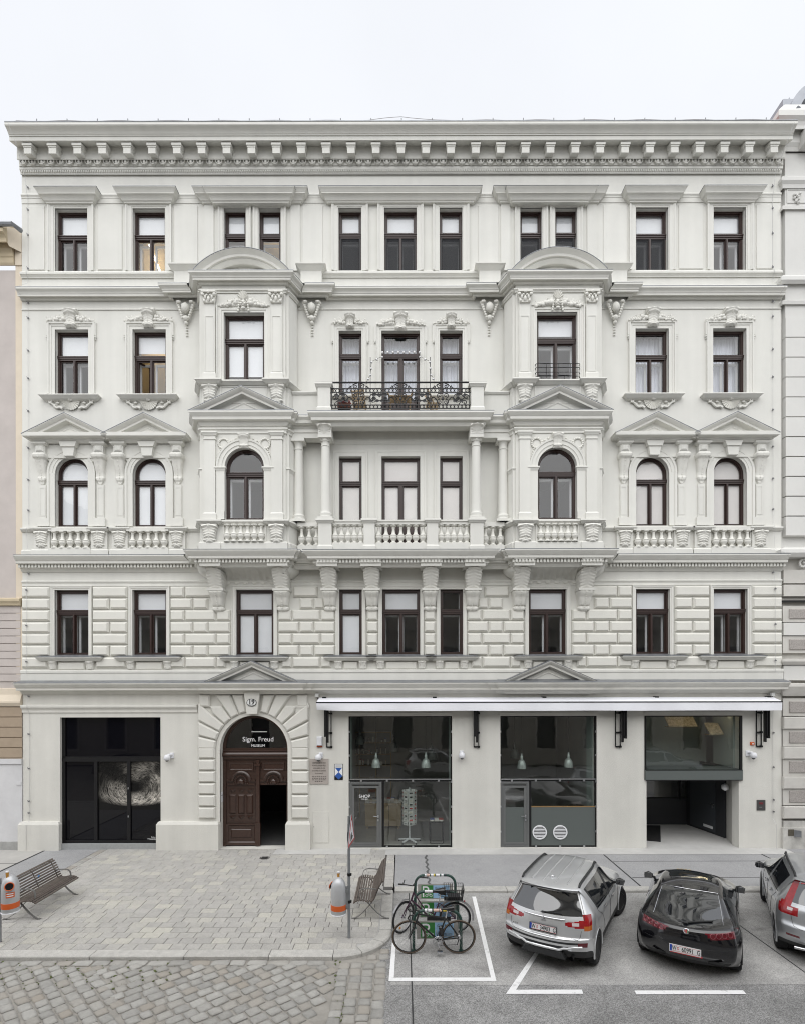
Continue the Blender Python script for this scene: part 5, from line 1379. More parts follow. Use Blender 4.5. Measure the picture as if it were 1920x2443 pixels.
# ================================================================== ROOF, WIRES
ztop = zz(285.5,.75)
m = MB(); m.add([(XL,-.6,ztop-.02),(XR,-.6,ztop-.02),(XR,4.5,ztop+2.6),(XL,4.5,ztop+2.6)],[(0,1,2,3)]); hp(m, 'roof', ROOFTILE)
m = MB(); m.box(XL+.35,XR-.3,-.62,-.56,ztop-.01,ztop+.075); hp(m, 'snow_guard', M('roof_flashing_red',(0.42,0.27,0.27),rough=.7))
lr = thing('lightning_conductor', 'thin lightning wire on short posts along the eaves and down both house edges', 'lightning wire', (0,0,0))
WIRE = M('wire_metal', (0.20,0.20,0.21), rough=.5, metal=.5); LWIRE = M('wire_light', (0.5,0.5,0.5), rough=.5, metal=.3)
rods = [90+72.5*k for k in range(25)]
rodm = MB(); rodm.tube([(0,0,-.08),(0,0,.17)],.014,5); rodm.box(-.03,.03,-.03,.03,.0,.03); rodme = mesh_of(rodm,'wire_post',WIRE)
for px in rods: put(rodme, 'wire_post', lr, (xx(px,.6), -.60, ztop+.04))
m = MB(); pts = []
for px in [40+20*k for k in range(92)]:
    x = xx(px,.6); hump = .12*max(0,1-abs(px-958)/75.)
    pts.append((x,-.6,ztop+.15+hump+.012*math.sin(px*.05)))
m.tube(pts, .008, 4); part(m, 'eaves_wire', LWIRE, lr)
for px0, dx in ((70,1),(1843,-1)):
    m = MB(); x = xx(px0)
    pts = [(xx(26 if dx > 0 else 1893,.7),-.78,zz(291,.78)), (xx(46 if dx>0 else 1874,.5),-.6,zz(340,.6)), (x,-.16,zz(415,.16)), (x,-.09,zz(455,.1)), (x,-.03,zz(470)), (x,-.03,zz(640)),(x,-.13,zz(648,.1)),(x,-.04,zz(664)),(x,-.05,zz(676)),(x-dx*.2,-.32,zz(684,.3)),(x,-.04,zz(730)),(x,-.03,zz(1250)),(x,-.13,zz(1260,.1)),(x,-.07,zz(1310)),(x-dx*.2,-.44,zz(1324,.42)),(x,-.05,zz(1360)),(x,-.12,zz(1400)),(x,-.13,zz(1604)),(x-dx*.25,-.44,zz(1629,.42)),(x,-.05,zz(1660)),(x,-.13,zz(1685)),(x+dx*.02,-.03,zz(1700)),(x+dx*.02,-.03,zz(1955)),(x,-.16,zz(1966)),(x,-.16,.02)]
    m.tube(pts, .0045, 4); part(m, 'down_wire', LWIRE, lr)
    for py in (447,500,560,640,722,758,836,902,980,1068,1144,1217,1368,1408,1492,1578,1660,1750,1832,1910,1938):
        m = MB(); y = -.12 if 1398 < py < 1600 else (-.16 if py > 1966 else -.02); m.box(x-.022,x+.022,y-.035,y,zz(py)-.02,zz(py)+.02); m.tube([(x,y-.03,zz(py)),(x-.03,y-.04,zz(py)+.04)],.007,4); part(m, 'wire_clip', WIRE, lr)

# ================================================================== NEIGHBOUR HOUSES
def banded(parent, x0, x1, z0, z1, pitch, d, mat, name='stone_course', gap=.03, inset=.02):
    n = max(1, round((z1-z0)/pitch)); p = (z1-z0)/n
    for i in range(n):
        m = MB(); m.sweep([(x0,0),(x1,0)], [(-.02,z0+p*i+gap/2),(d,z0+p*i+gap/2),(d,z0+p*(i+1)-gap/2),(-.02,z0+p*(i+1)-gap/2)]); part(m, name, mat, parent)
nl = thing('neighbour_house', 'pinkish beige patched older house with brown banded base beyond the left edge', 'house', (-14.6,0,0))
NL = M('pink_render', (0.50,0.455,0.43), rough=.9, var=.10, vs=1.1, bump=.3); NLC = M('cream_render', (0.66,0.58,0.47), rough=.9, var=.05); NLO = M('ochre_cornice', (0.52,0.44,0.31), rough=.9, var=.08)
NLB = M('brown_band', (0.37,0.295,0.22), rough=.9, var=.08, vs=4); NLW = M('dirty_white_base', (0.62,0.62,0.63), rough=.9, var=.10, vs=1.6)
ox = 14.6
def np_(m, name, mat, par): 
    o = part(m, name, mat, par); o.location = (-par.location.x, 0, 0); return o
x0, x1 = -18.5, XL-.01
m = MB(); m.box(x0, xx(37), .05, 5, zz(1690), zz(640)); np_(m, 'wall', NL, nl)
m = MB(); m.box(xx(37), x1, .03, 5, zz(1690), zz(630)); np_(m, 'corner_strip', NLC, nl)
m = MB(); m.box(xx(37)-.0, x1, -.0, .5, zz(630), zz(548)); m.add([(xx(37),-.25,zz(600)),(x1,.0,zz(600)),(x1,.0,zz(545)),(xx(27),-.5,zz(542,.4))],[(0,1,2,3)]); np_(m, 'corner_strip', NLC, nl)
m = MB(); m.sweep([(x0,0),(xx(36),0)], pf(0, [(-.1,538),(.50,541),(.50,549),(.42,556),(.38,562),(.36,566),(.36,574),(.12,578),(.12,590),(.08,600),(.08,608),(.05,612),(.05,624),(.02,630),(-.1,632)])); np_(m, 'cornice', NLO, nl)
m = MB(); m.tube([(x0,-.52,zz(533,.5)),(xx(32,.5),-.52,zz(533,.5)),(xx(52,.2),-.2,zz(548,.2))], .07, 8); np_(m, 'gutter', ZINC, nl)
m = MB(); m.sweep([(x0,0),(xx(52),0)], pf(0,[(-.1,1424),(.12,1427),(.12,1432),(.07,1438),(.05,1443),(-.1,1444)])); np_(m, 'string_course', NLO, nl)
for i in range(10):
    z1_, z0_ = zz(1444+18.2*i), zz(1444+18.2*(i+1)); m = MB(); m.box(x0, xx(48), .02, .3, z0_+.025, z1_); np_(m, 'stone_course', NL, nl)
m = MB(); m.sweep([(x0,0),(x1,0)], pf(0,[(-.1,1640),(.03,1642),(.03,1656),(.10,1670),(.12,1672),(.12,1676),(.06,1684),(-.1,1685)])); np_(m, 'string_course', NLC, nl)
for i in range(5):
    z1_, z0_ = zz(1686+24.4*i), zz(1686+24.4*(i+1)); m = MB(); m.box(x0, x1, -.03, .3, z0_+.03, z1_); np_(m, 'stone_course', NLB, nl)
m = MB(); m.box(x0,x1,.0,.3,zz(1810),zz(1685)); np_(m, 'course_back', NLB, nl)
m = MB(); m.box(x0,x1,-.07,.3,zz(1821),zz(1809)); np_(m, 'string_course', NLW, nl)
m = MB(); m.box(x0,x1,-.03,5,0,zz(1821)); np_(m, 'base_wall', NLW, nl)
m = MB(); m.box(x0,x1-.05,-.06,.0,-.2,zz(2006)); np_(m, 'kerb_stone', M('base_granite',(0.36,0.36,0.35),rough=.85,var=.15,vs=6), nl)
m = MB(); m.box(xx(41),xx(52),-.05,-.02,zz(1872),zz(1864)); np_(m, 'street_plate', NLW, nl)

nr = thing('corner_house', 'pale stucco house with rough granite-like quoin panels beyond the right edge', 'house', (14.3,0,0))
NR = M('pale_stucco', (0.64,0.635,0.61), rough=.88, var=.04, vs=1.2); NRD = M('weathered_stucco', (0.56,0.545,0.51), rough=.9, var=.10, vs=2); NRR = M('rough_panel', (0.36,0.335,0.315), rough=1, var=.35, vs=28, bump=1.0, bs=45)
x0, x1 = XR+.03, 18.5
m = MB(); m.box(x0,x1,.10,5,zz(1320),22.5); np_(m,'wall',NR,nr)
m = MB(); m.box(x0,x1,.10,5,-.2,zz(1320)); np_(m,'lower_wall',NRD,nr)
m = MB(); m.box(xx(1872),x1,-.05,.2,zz(1000),zz(370)); np_(m,'corner_pilaster',NR,nr)
def rc(name, prof, mat=NR, xa=None):
    m = MB(); m.sweep([(xa or xx(1866),-.2),(xa or xx(1866),.06),(x1,.06)], pf(.06, prof)); np_(m,name,mat,nr)
rc('main_cornice', [(-.2,250),(.40,262),(.42,275),(.36,285),(.33,290),(.30,300),(.30,308),(.12,312),(.12,340),(.06,352),(.04,362),(-.2,364)])
for k in range(4):
    m = MB(); x = xx(1902)+.62*k; m.box(x-.02,x+.42,-.40,-.1,zz(346,.3),zz(312,.3)); np_(m,'mutule',NR,nr)
rc('string_course', [(-.2,420),(.10,422),(.11,430),(.05,440),(.03,450),(-.2,452)]); rc('string_course', [(-.2,490),(.05,492),(.05,500),(-.2,502)])
m = MB(); m.archi(xx(1878),x1,zz(487),zz(458),[(0,0),(0,.015),(.03,.015),(.03,0)],.055,True); 
for k in range(9): m.ball((xx(1898)+.05*math.cos(k*2.4)*(1-k*.06)*2,-.08,zz(468)-.035*k),.05)
np_(m,'frieze_ornament',NR,nr)
rc('string_course', [(-.2,655),(.16,660),(.17,668),(.10,678),(-.2,682)]); rc('string_course', [(-.2,716),(.07,718),(.05,727),(-.2,729)])
for i in range(11):
    z1_, z0_ = zz(764+47.2*i), zz(764+47.2*(i+1)); m = MB(); m.box(xx(1871),x1,-.085,.1,z0_+.035,z1_); np_(m,'stone_course',NR,nr)
rc('string_course', [(-.2,1306),(.22,1312),(.23,1320),(.15,1330),(-.2,1336)])
for py0, py1, mt in ((1362,1395,NRD),(1397,1426,NRD)):
    m = MB(); m.box(xx(1868),x1,-.03,.15,zz(py1)+.02,zz(py0)); np_(m,'stone_course',mt,nr)
m = MB()
for k in range(16): a = k*.5; r = .17*(1-k*.05); m.ball((xx(1914)+r*math.cos(a),-.05,zz(1348)+r*math.sin(a)),.045)
np_(m,'volute',NR,nr)
m = MB(); m.sweep([(xx(1864),-.1),(xx(1864),.02),(x1,.02)], pf(0,[(-.1,1434),(.06,1435),(.06,1438),(-.1,1439)])); np_(m,'string_course',BLACK,nr)
def panel_r(py0, py1, frame=True):
    m = MB(); m.box(xx(1866),x1,-.03,.15,zz(py1),zz(py0)); np_(m,'stone_course',NRD,nr)
    m = MB(); m.frustum([(xx(1880),zz(py1)+.1),(x1,zz(py1)+.1),(x1,zz(py0)-.1),(xx(1880),zz(py0)-.1)],-.03,-.05,.015,-.065); np_(m,'rough_panel',NRR,nr)
panel_r(1448,1486); panel_r(1520,1560)
for py0, py1 in ((1488,1518),(1590,1625)):
    m = MB(); m.box(xx(1866),x1,-.07,.15,zz(py1),zz(py0)); np_(m,'stone_course',NR,nr)
rc('string_course', [(-.2,1573),(.10,1575),(.11,1580),(.05,1588),(-.2,1589)], NRD); rc('string_course', [(-.2,1630),(.16,1634),(.17,1640),(.08,1656),(.04,1662),(-.2,1664)], NRD)
for py in (1668,1740,1811,1881): panel_r(py,py+42)
for py in (1712,1783,1854,1925):
    m = MB(); m.frustum([(xx(1864),zz(py+29)),(x1,zz(py+29)),(x1,zz(py)),(xx(1864),zz(py))],0,-.08,.02,-.10); np_(m,'stone_block',NRD,nr)
m = MB(); m.box(xx(1862),x1,-.10,.15,-.2,zz(1976)); m.box(xx(1866),x1,-.05,.15,zz(1976),zz(1960)); np_(m,'plinth',M('stained_plinth',(0.50,0.49,0.46),rough=.9,var=.35,vs=2.2),nr)
m = MB(); m.box(xx(1874),xx(1887),-.115,-.10,zz(1994),zz(1979)); mb_ = np_(m,'meter_niche',M('niche_dark',(.09,.08,.06),rough=.9,var=.3,vs=30),nr)
m = MB(); m.bar((xx(1887),-.12,zz(1988)),(xx(1899),-.22,zz(1988)),.012,.21); np_(m,'niche_door',ZINC,nr)
RG = M('grey_roof_metal',(0.33,0.345,0.375),rough=.45,metal=.3,var=.1)
m = MB(); m.arc(xx(1960,-.4), zz(290,-.4), [(.85,.2),(.85,.75),(1.15,.75),(1.15,.2)], PI*.30, PI, 18); m.add([(xx(1852,-1),1.0,zz(285,-1)),(xx(1880,-1),.9,zz(240,-1)),(xx(1905,-1),.9,zz(285,-1))],[(0,1,2)]); m.box(xx(1860,-1),18.5,.8,3,zz(285,-1),zz(252,-1)); np_(m,'dormer',RG,nr)
m = MB(); m.add([(xx(1870,.1),-.3,zz(285,.3)),(xx(1892,.1),-.35,zz(256,.3)),(xx(1902,.1),-.3,zz(256,.3)),(xx(1888,.1),-.3,zz(282,.3))],[(0,1,2,3)]); np_(m,'flashing',ZINC,nr)

# ================================================================== GROUND
ZR = -0.08
ASPH = M('asphalt', (0.25,0.248,0.245), rough=.92, var=.22, vs=1.4, bump=.5, bs=120)
def speckle(mat, lo=.75, hi=1.35, scale=150, patch=True):
    """stone chips and worn, tyre-darkened patches in the road surface"""
    n, l = mat.node_tree.nodes, mat.node_tree.links; b = n['Principled BSDF']; src = b.inputs['Base Color'].links[0].from_socket
    geo = n.new('ShaderNodeNewGeometry'); v = n.new('ShaderNodeTexVoronoi'); v.inputs['Scale'].default_value = scale
    l.new(geo.outputs['Position'], v.inputs['Vector'])
    sep = n.new('ShaderNodeSeparateColor'); l.new(v.outputs['Color'], sep.inputs[0])
    mr = n.new('ShaderNodeMapRange'); mr.inputs['To Min'].default_value = lo; mr.inputs['To Max'].default_value = hi; l.new(sep.outputs[0], mr.inputs['Value'])
    s = n.new('ShaderNodeVectorMath'); s.operation = 'SCALE'; l.new(src, s.inputs[0]); l.new(mr.outputs[0], s.inputs['Scale']); out = s.outputs[0]
    if patch:
        t = n.new('ShaderNodeTexNoise'); t.inputs['Scale'].default_value = .55; t.inputs['Detail'].default_value = 8; t.inputs['Roughness'].default_value = .72; t.inputs['Distortion'].default_value = .4; l.new(geo.outputs['Position'], t.inputs['Vector'])
        m2 = n.new('ShaderNodeMapRange'); m2.inputs['From Min'].default_value = .38; m2.inputs['From Max'].default_value = .62; m2.inputs['To Min'].default_value = .84; m2.inputs['To Max'].default_value = 1.14; l.new(t.outputs['Fac'], m2.inputs['Value'])
        s2 = n.new('ShaderNodeVectorMath'); s2.operation = 'SCALE'; l.new(out, s2.inputs[0]); l.new(m2.outputs[0], s2.inputs['Scale']); out = s2.outputs[0]
    l.new(out, b.inputs['Base Color'])
speckle(ASPH, .55, 1.5, 75)
BAY = M('parking_bay_surface', (0.335,0.33,0.322), rough=.92, var=.22, vs=1.1, bump=.3, bs=90); speckle(BAY, .74, 1.3, 75)
WALKA = M('pavement_asphalt', (0.32,0.32,0.325), rough=.92, var=.10, vs=1.0, bump=.3, bs=110); speckle(WALKA, .84, 1.18, 80, False)
CONC = M('concrete_strip', (0.50,0.495,0.48), rough=.9, var=.10, vs=2.5, bump=.2)
GRAN = M('kerb_granite', (0.45,0.44,0.415), rough=.85, var=.18, vs=7, rand=.08); speckle(GRAN, .85, 1.15, 120, False)
PAVE = M('paver_stone', (0.40,0.388,0.368), rough=.88, var=.12, vs=2.6, rand=.045, island=True, tint=(0.485,0.47,0.42), bump=.5, bs=45); speckle(PAVE, .84, 1.14, 70, False)
COB = M('cobble_stone', (0.35,0.342,0.322), rough=.8, var=.16, vs=9, rand=.15, island=True, tint=(0.33,0.30,0.26), bump=1.0, bs=28)
SAND = M('joint_sand', (0.30,0.285,0.26), rough=1, var=.25, vs=3); 
JOINT = M('joint_dark', (0.10,0.095,0.09), rough=1, var=.3, vs=5)
SEAM = M('tar_seam', (0.035,0.035,0.036), rough=.8, var=.2, vs=10)
LINE = M('road_paint', (0.82,0.82,0.82), rough=.7, var=.06, vs=14)
def wear(mat, col, lo, hi, scale, detail=8, rough=.75):
    """worn or stained patches with a shape of their own"""
    n, l = mat.node_tree.nodes, mat.node_tree.links; b = n['Principled BSDF']; src = b.inputs['Base Color'].links[0].from_socket
    geo = n.new('ShaderNodeNewGeometry'); t = n.new('ShaderNodeTexNoise'); t.inputs['Scale'].default_value = scale; t.inputs['Detail'].default_value = detail; t.inputs['Roughness'].default_value = rough
    l.new(geo.outputs['Position'], t.inputs['Vector'])
    mr = n.new('ShaderNodeMapRange'); mr.inputs['From Min'].default_value = lo; mr.inputs['From Max'].default_value = hi; l.new(t.outputs['Fac'], mr.inputs['Value'])
    mx = n.new('ShaderNodeMix'); mx.data_type = 'RGBA'; l.new(mr.outputs[0], mx.inputs['Factor']); l.new(src, mx.inputs['A']); mx.inputs['B'].default_value = (*col,1); l.new(mx.outputs['Result'], b.inputs['Base Color'])
wear(LINE, (.36,.355,.35), .58, .70, 9.0)
wear(BAY, (.17,.165,.16), .60, .78, 1.5, 5, .6)
wear(PAVE, (.36,.35,.33), .62, .80, 2.2, 6, .65)
wear(WALKA, (.22,.22,.22), .62, .80, 1.8, 6, .65)
MOSS = M('moss', (0.10,0.12,0.045), rough=1, var=.3, vs=30)
def sheet(name, x0, x1, y0, y1, z, mat): 
    m = MB(); m.add([(x0,y0,z),(x1,y0,z),(x1,y1,z),(x0,y1,z)],[(0,1,2,3)]); return struct(part(m, name, mat, fix=False))
sheet('ground', -300, 300, -300, 300, ZR-.30, ASPH)
XK = -.235                                   # street edge of the plaza kerb at its right side
YK = gg(400, 2283, -.01)[1]                  # its front edge
RKc = 1.12
YW = gg(1500, 2125)[1]                       # kerb of the right pavement
sheet('road', XK-.2, 60, -30, YW+.05, ZR, ASPH)
by0 = gg(1000, 2352, ZR)[1]
sheet('parking_surface', XK+.02, 30, by0, YW+.02, ZR+.004, BAY)
# right pavement
m = MB(); m.box(XK+.02, 40, YW+.27, .35, -.4, -.006); struct(part(m, 'pavement', WALKA))
sheet('pavement_border', xx(905), 12.1, -.62, .02, 0.0, CONC)
sheet('pavement_border', -4.0, xx(905)-.28, -.55, .02, 0.003, CONC)
sheet('entry_floor', xl-.1, 11.4, -.01, 3.2, .004, CONC)
for y in (gg(1500,2056)[1], gg(1500,2095)[1]): 
    m = MB(); m.box(6.2, 20, y-.012, y+.012, -.005, -.002); struct(part(m, 'pavement_joint', SEAM))
for x in (6.15, 11.0):
    m = MB(); m.box(x-.02, x+.02, YW+.27, -.62, -.005, -.001); struct(part(m, 'pavement_joint', SEAM))
m = MB(); q = random.Random(3); vs = []; n = 90
for i in range(n+1):
    y = -.6+(YW+.27+.6)*i/n; w = .018+.02*q.random(); c = .70+.025*math.sin(i*.45)+q.uniform(-.006,.006); vs += [(c-w,y,-.002),(c+w,y,-.002)]
m.add(vs, [(2*i,2*i+1,2*i+3,2*i+2) for i in range(n)]); struct(part(m, 'pavement_crack', M('crack_repair',(0.10,0.10,0.10),rough=.95,var=.3,vs=8), fix=False))
# kerb stones of the right pavement
def kerb(x0, x1, y0, y1, zt_=.0, zb_=-.3, bev=.02):
    m = MB(); m.add([(x0,y0,zb_),(x1,y0,zb_),(x1,y1,zb_),(x0,y1,zb_),(x0,y0,zt_-bev),(x1,y0,zt_-bev),(x1,y0+bev,zt_),(x0,y0+bev,zt_),(x1,y1,zt_),(x0,y1,zt_)],[(0,1,5,4),(4,5,6,7),(7,6,8,9),(0,4,7,9,3),(1,2,8,6,5),(3,9,8,2)]); return m
kr = struct(bpy.data.objects.new('kerb', None)); COL.objects.link(kr)
x = XK+.03; q = random.Random(5)
while x < 22:
    L = q.uniform(1.0,1.6); part(kerb(x+.006, x+L-.006, YW, YW+.262, q.uniform(-.004,.004)), 'kerb_stone', GRAN, kr); x += L
# ---- plaza
PL, PRr, PF = -9.38, XK-.29, YK+.27          # paved field limits
plaza = struct(bpy.data.objects.new('plaza', None)); COL.objects.link(plaza)
bed = [(-9.6,.36),(-9.6,YK+.03)]+[(XK-RKc+(RKc-.03)*math.cos(a), YK+RKc+(RKc-.03)*math.sin(a)) for a in [-PI/2+PI/2*k/8 for k in range(9)]]+[(XK-.03,.36)]
m = MB(); nb_ = len(bed); m.add([(x,y,-.014) for x,y in bed]+[(x,y,-.4) for x,y in bed],[tuple(range(nb_))]+[(i,(i+1)%nb_,nb_+(i+1)%nb_,nb_+i) for i in range(nb_)]); part(m, 'plaza_bed', JOINT, plaza)
cor = [(XK-RKc+(RKc-.27)*math.cos(a), YK+RKc+(RKc-.27)*math.sin(a)) for a in [-PI/2+PI/2*k/10 for k in range(11)]]
m = MB(); m.add([(x,y,-.008) for x,y in [(XK-RKc-.5,YK+RKc),(XK-RKc-.5,YK+.27)]+cor+[(XK-.262,YW+.3),(XK-.30,YW+.3),(XK-.30,YK+RKc)]],[tuple(range(16))]); part(m, 'mortar_infill', M('mortar_infill',(0.40,0.395,0.385),rough=.95,var=.15,vs=6), plaza, fix=False)
# kerb along the plaza front, its rounded corner and right side
x = -15.0; q = random.Random(8)
while x < XK-RKc-.02:
    L = min(q.uniform(1.5,2.2), XK-RKc-x); L = L if XK-RKc-x-L > .4 else XK-RKc-x
    part(kerb(x+.006, x+L-.006, YK, YK+.265, q.uniform(-.004,.003), -.3, .015), 'kerb_stone', GRAN, plaza); x += L
nseg = 3
for k in range(nseg):
    a0, a1 = -PI/2+PI/2*k/nseg+.006, -PI/2+PI/2*(k+1)/nseg-.006; m = MB(); vs = []; fs = []
    pr = [(RKc-.265,-.3),(RKc-.265,0),(RKc-.025,0),(RKc,-.025),(RKc+.01,-.3)]
    for i in range(9):
        a = a0+(a1-a0)*i/8
        vs += [(XK-RKc+r*math.cos(a), YK+RKc+r*math.sin(a), z) for r, z in pr]
    for i in range(8):
        for j in range(5): fs.append((i*5+j,i*5+(j+1)%5,(i+1)*5+(j+1)%5,(i+1)*5+j))
    fs += [tuple(range(5)), tuple(40+j for j in range(5))]; m.add(vs, fs); part(m, 'kerb_stone', GRAN, plaza)
y = YK+RKc; 
while y < YW-.1:
    L = min(q.uniform(.9,1.4), YW+.02-y); m = MB(); m.add([(XK,y+.005,-.3),(XK,y+L-.005,-.3),(XK-.265,y+L-.005,-.3),(XK-.265,y+.005,-.3),(XK-.01,y+.005,-.0),(XK-.01,y+L-.005,-.0),(XK-.265,y+L-.005,0),(XK-.265,y+.005,0)],[(0,1,5,4),(4,5,6,7),(0,4,7,3),(1,2,6,5),(3,7,6,2)]); part(m,'kerb_stone',GRAN,plaza); y += L
# pavers
def stone(m, x0, x1, y0, y1, z, h=.05, bev=.005, tilt=(0,0)):
    def zq(x, y): return z+tilt[0]*(x-x0)+tilt[1]*(y-y0)
    b = [(x0,y0,z-h),(x1,y0,z-h),(x1,y1,z-h),(x0,y1,z-h)]
    t0 = [(x0,y0,zq(x0,y0)-bev),(x1,y0,zq(x1,y0)-bev),(x1,y1,zq(x1,y1)-bev),(x0,y1,zq(x0,y1)-bev)]
    t1 = [(x0+bev,y0+bev,zq(x0,y0)),(x1-bev,y0+bev,zq(x1,y0)),(x1-bev,y1-bev,zq(x1,y1)),(x0+bev,y1-bev,zq(x0,y1))]
    m.add(b+t0+t1, [(i,(i+1)%4,4+(i+1)%4,4+i) for i in range(4)]+[(4+i,4+(i+1)%4,8+(i+1)%4,8+i) for i in range(4)]+[(8,9,10,11)])
allp = []; q = random.Random(11); pitch = .2445; row = 0; y = PF
while y < -.03:
    yt = min(y+pitch, -.0); x = PL-(.0, .17, .08, .25)[row % 4]; xe = PRr
    if y < YK+RKc:                          # follow the rounded corner
        dy = YK+RKc-(y+pitch/2); r = RKc-.275; xe = min(PRr, XK-RKc+math.sqrt(max(r*r-dy*dy, 0))) if dy > 0 else PRr
    while x < xe-.02:
        L = q.choice((.30,.30,.34,.36,.28)); x2 = min(x+L, xe)
        if xe-x2 < .09: x2 = xe
        a = max(x, PL)
        if x2-a > .05: allp.append((a+.0028, x2-.0028, y+.0045, yt-.0045))
        x = x2
    y += pitch; row += 1
allp.sort(key=lambda p: p[2]); cache = {}
rest = MB()
for i, (x0, x1, y0, y1) in enumerate(allp):
    dz = q.uniform(-.003,.003)
    vis = abs((x0+x1)/2) < 960*(D0+y0)/F0+.3
    if vis and len(cache.get('n', [])) < 300:
        cache.setdefault('n', []).append(1); w = round(x1-x0, 2); h = round(y1-y0, 3)
        if (w,h) not in cache:
            m = MB(); stone(m, 0, w, 0, h, 0); cache[(w,h)] = mesh_of(m, 'paver', PAVE, fix=False)
        put(cache[(w,h)], 'paver', plaza, (x0, y0, dz))
    else: stone(rest, x0, x1, y0, y1, dz)
struct(part(rest, 'paver_field', PAVE, plaza, fix=False), 'stuff')
# border of small setts at both sides of the plaza
for bx0, bx1, y0, y1 in ((PL-.24,PL-.01,-6.0,-.02),(XK-.255,XK+.0,YW+.27,-.02)):
    y = y0
    while y < y1-.06:
        L = q.uniform(.17,.26); m = MB(); stone(m, bx0+q.uniform(0,.012), bx1-q.uniform(0,.012), y+.006, min(y+L,y1)-.006, q.uniform(-.006,.002), bev=.014); part(m, 'sett', COB if bx0 < -5 else PAVE, plaza, fix=False); y += L
# left pavement
m = MB(); m.box(-11.3, PL-.25, -6.5, .36, -.4, -.008); struct(part(m, 'pavement', WALKA))
m = MB(); m.box(-30, -11.32, YK+.26, .36, -.4, -.006); struct(part(m, 'pavement', M('pavement_slab',(0.42,0.41,0.39),rough=.9,var=.10,vs=2)))
m = MB(); m.box(-11.34, -11.28, -6.5, 0, -.007, -.002); m.box(-20, -11.34, -1.35, -1.33, -.007, -.003); struct(part(m, 'pavement_joint', SEAM))
# drain lid in the plaza
dx, dy = gg(631, 2047); 
dl = thing('drain_cover', 'small dark round iron drain lid in the paving before the portal', 'drain cover', (dx,dy,0))
m = MB(); m.lathe([(.15,-.02),(.15,.006),(.125,.008),(.12,.002),(0,.002)], seg=20); part(m, 'rim', M('cast_iron',(.10,.095,.09),rough=.7,var=.2,vs=30), dl)
m = MB()
for k in range(-2,3): m.box(-.09,.09,k*.035-.008,k*.035+.008,.002,.007)
part(m, 'grating', IRON, dl)
for k, (px, py) in enumerate(((1486,2150),)):
    dx, dy = gg(px,py,ZR); m = MB(); m.lathe([(.05,0),(.05,.012),(0,.012)], seg=14); o = part(m, 'road_stud', IRON); o.location = (dx,dy,ZR+.004); tag(o, 'tiny dark round cap in the road between silver and black car', 'road cap')

# ---- cobbled carriageway
cob = struct(bpy.data.objects.new('cobbled_street', None)); COL.objects.link(cob)
m = MB(); m.add([(-40,-30,ZR-.012),(XK-.02,-30,ZR-.012),(XK-.02,YK+.9,ZR-.012),(-40,YK+.9,ZR-.012)],[(0,1,2,3)]); part(m, 'cobble_bed', SAND, cob, fix=False)
def cobble(L, W, seed):
    q = random.Random(seed); m = MB(); c = []
    for sx, sy in ((-1,-1),(1,-1),(1,1),(-1,1)):
        jx, jy = q.uniform(.84,1.04), q.uniform(.84,1.04)
        c.append((sx*L/2*jx, sy*W/2*jy))
    ring = []
    for i in range(4):
        a, b = c[i], c[(i+1)%4]; ring += [(a[0]*.96,a[1]*.96), ((a[0]*.7+b[0]*.3)*1.03,(a[1]*.7+b[1]*.3)*1.03), ((a[0]*.3+b[0]*.7)*1.03,(a[1]*.3+b[1]*.7)*1.03)]
    n = 12
    vs = [(x,y,-.05) for x,y in ring]+[(x*.99,y*.99,-.012) for x,y in ring]+[(x*.90,y*.90,.002+q.uniform(-.002,.002)) for x,y in ring]+[(x*.55,y*.55,.005+q.uniform(-.003,.003)) for x,y in ring]+[(0,0,.006)]
    fs = []
    for r in range(3):
        for k in range(n): fs.append((r*n+k,r*n+(k+1)%n,(r+1)*n+(k+1)%n,(r+1)*n+k))
    for k in range(n): fs.append((3*n+k,3*n+(k+1)%n,4*n))
    m.add(vs, fs); return m
shapes = [cobble(1,1,s) for s in range(12)]
cobs = []; q = random.Random(21)
XB = -1.22
def inreg(x, y): return -14 < x < XB-.11 and YK-.19 > y > -11.0
# edge row of larger stones against the kerb
x = -12.0
while x < -1.6:
    L = q.uniform(.30,.42); cobs.append((x+L/2, YK-.105, L*.95, .19, q.uniform(-.04,.04), 1.0)); x += L
# courses at 45 degrees, turning over near x = -5.2
TURN = -5.0
for fam, ang in ((0, -PI/4),(1, PI/4*.92)):
    ca, sa = math.cos(ang), math.sin(ang); wrow = .215
    for r in range(-70, 70):
        t = -14+q.random()*.2
        while t < 14:
            L = q.uniform(.19,.30); tc = t+L/2; off = r*wrow+q.uniform(-.012,.012)
            x = -4.8+tc*ca-off*sa; y = -8.5+tc*sa+off*ca
            lim = TURN-(y+8.0)*.9
            if inreg(x, y) and ((x < lim) if fam == 0 else (x >= lim)): cobs.append((x, y, L*.93, wrow*.90, ang+q.uniform(-.07,.07), 1.0))
            t += L
for k in range(4):
    y = -11
    x = XB+.115+.232*k
    while y < YK-.22:
        L = q.uniform(.17,.27)
        if not (x > XK-RKc and y > YK-.1): cobs.append((x+q.uniform(-.01,.01), y+L/2, .215, L*.95, q.uniform(-.03,.03), 1.0))
        y += L
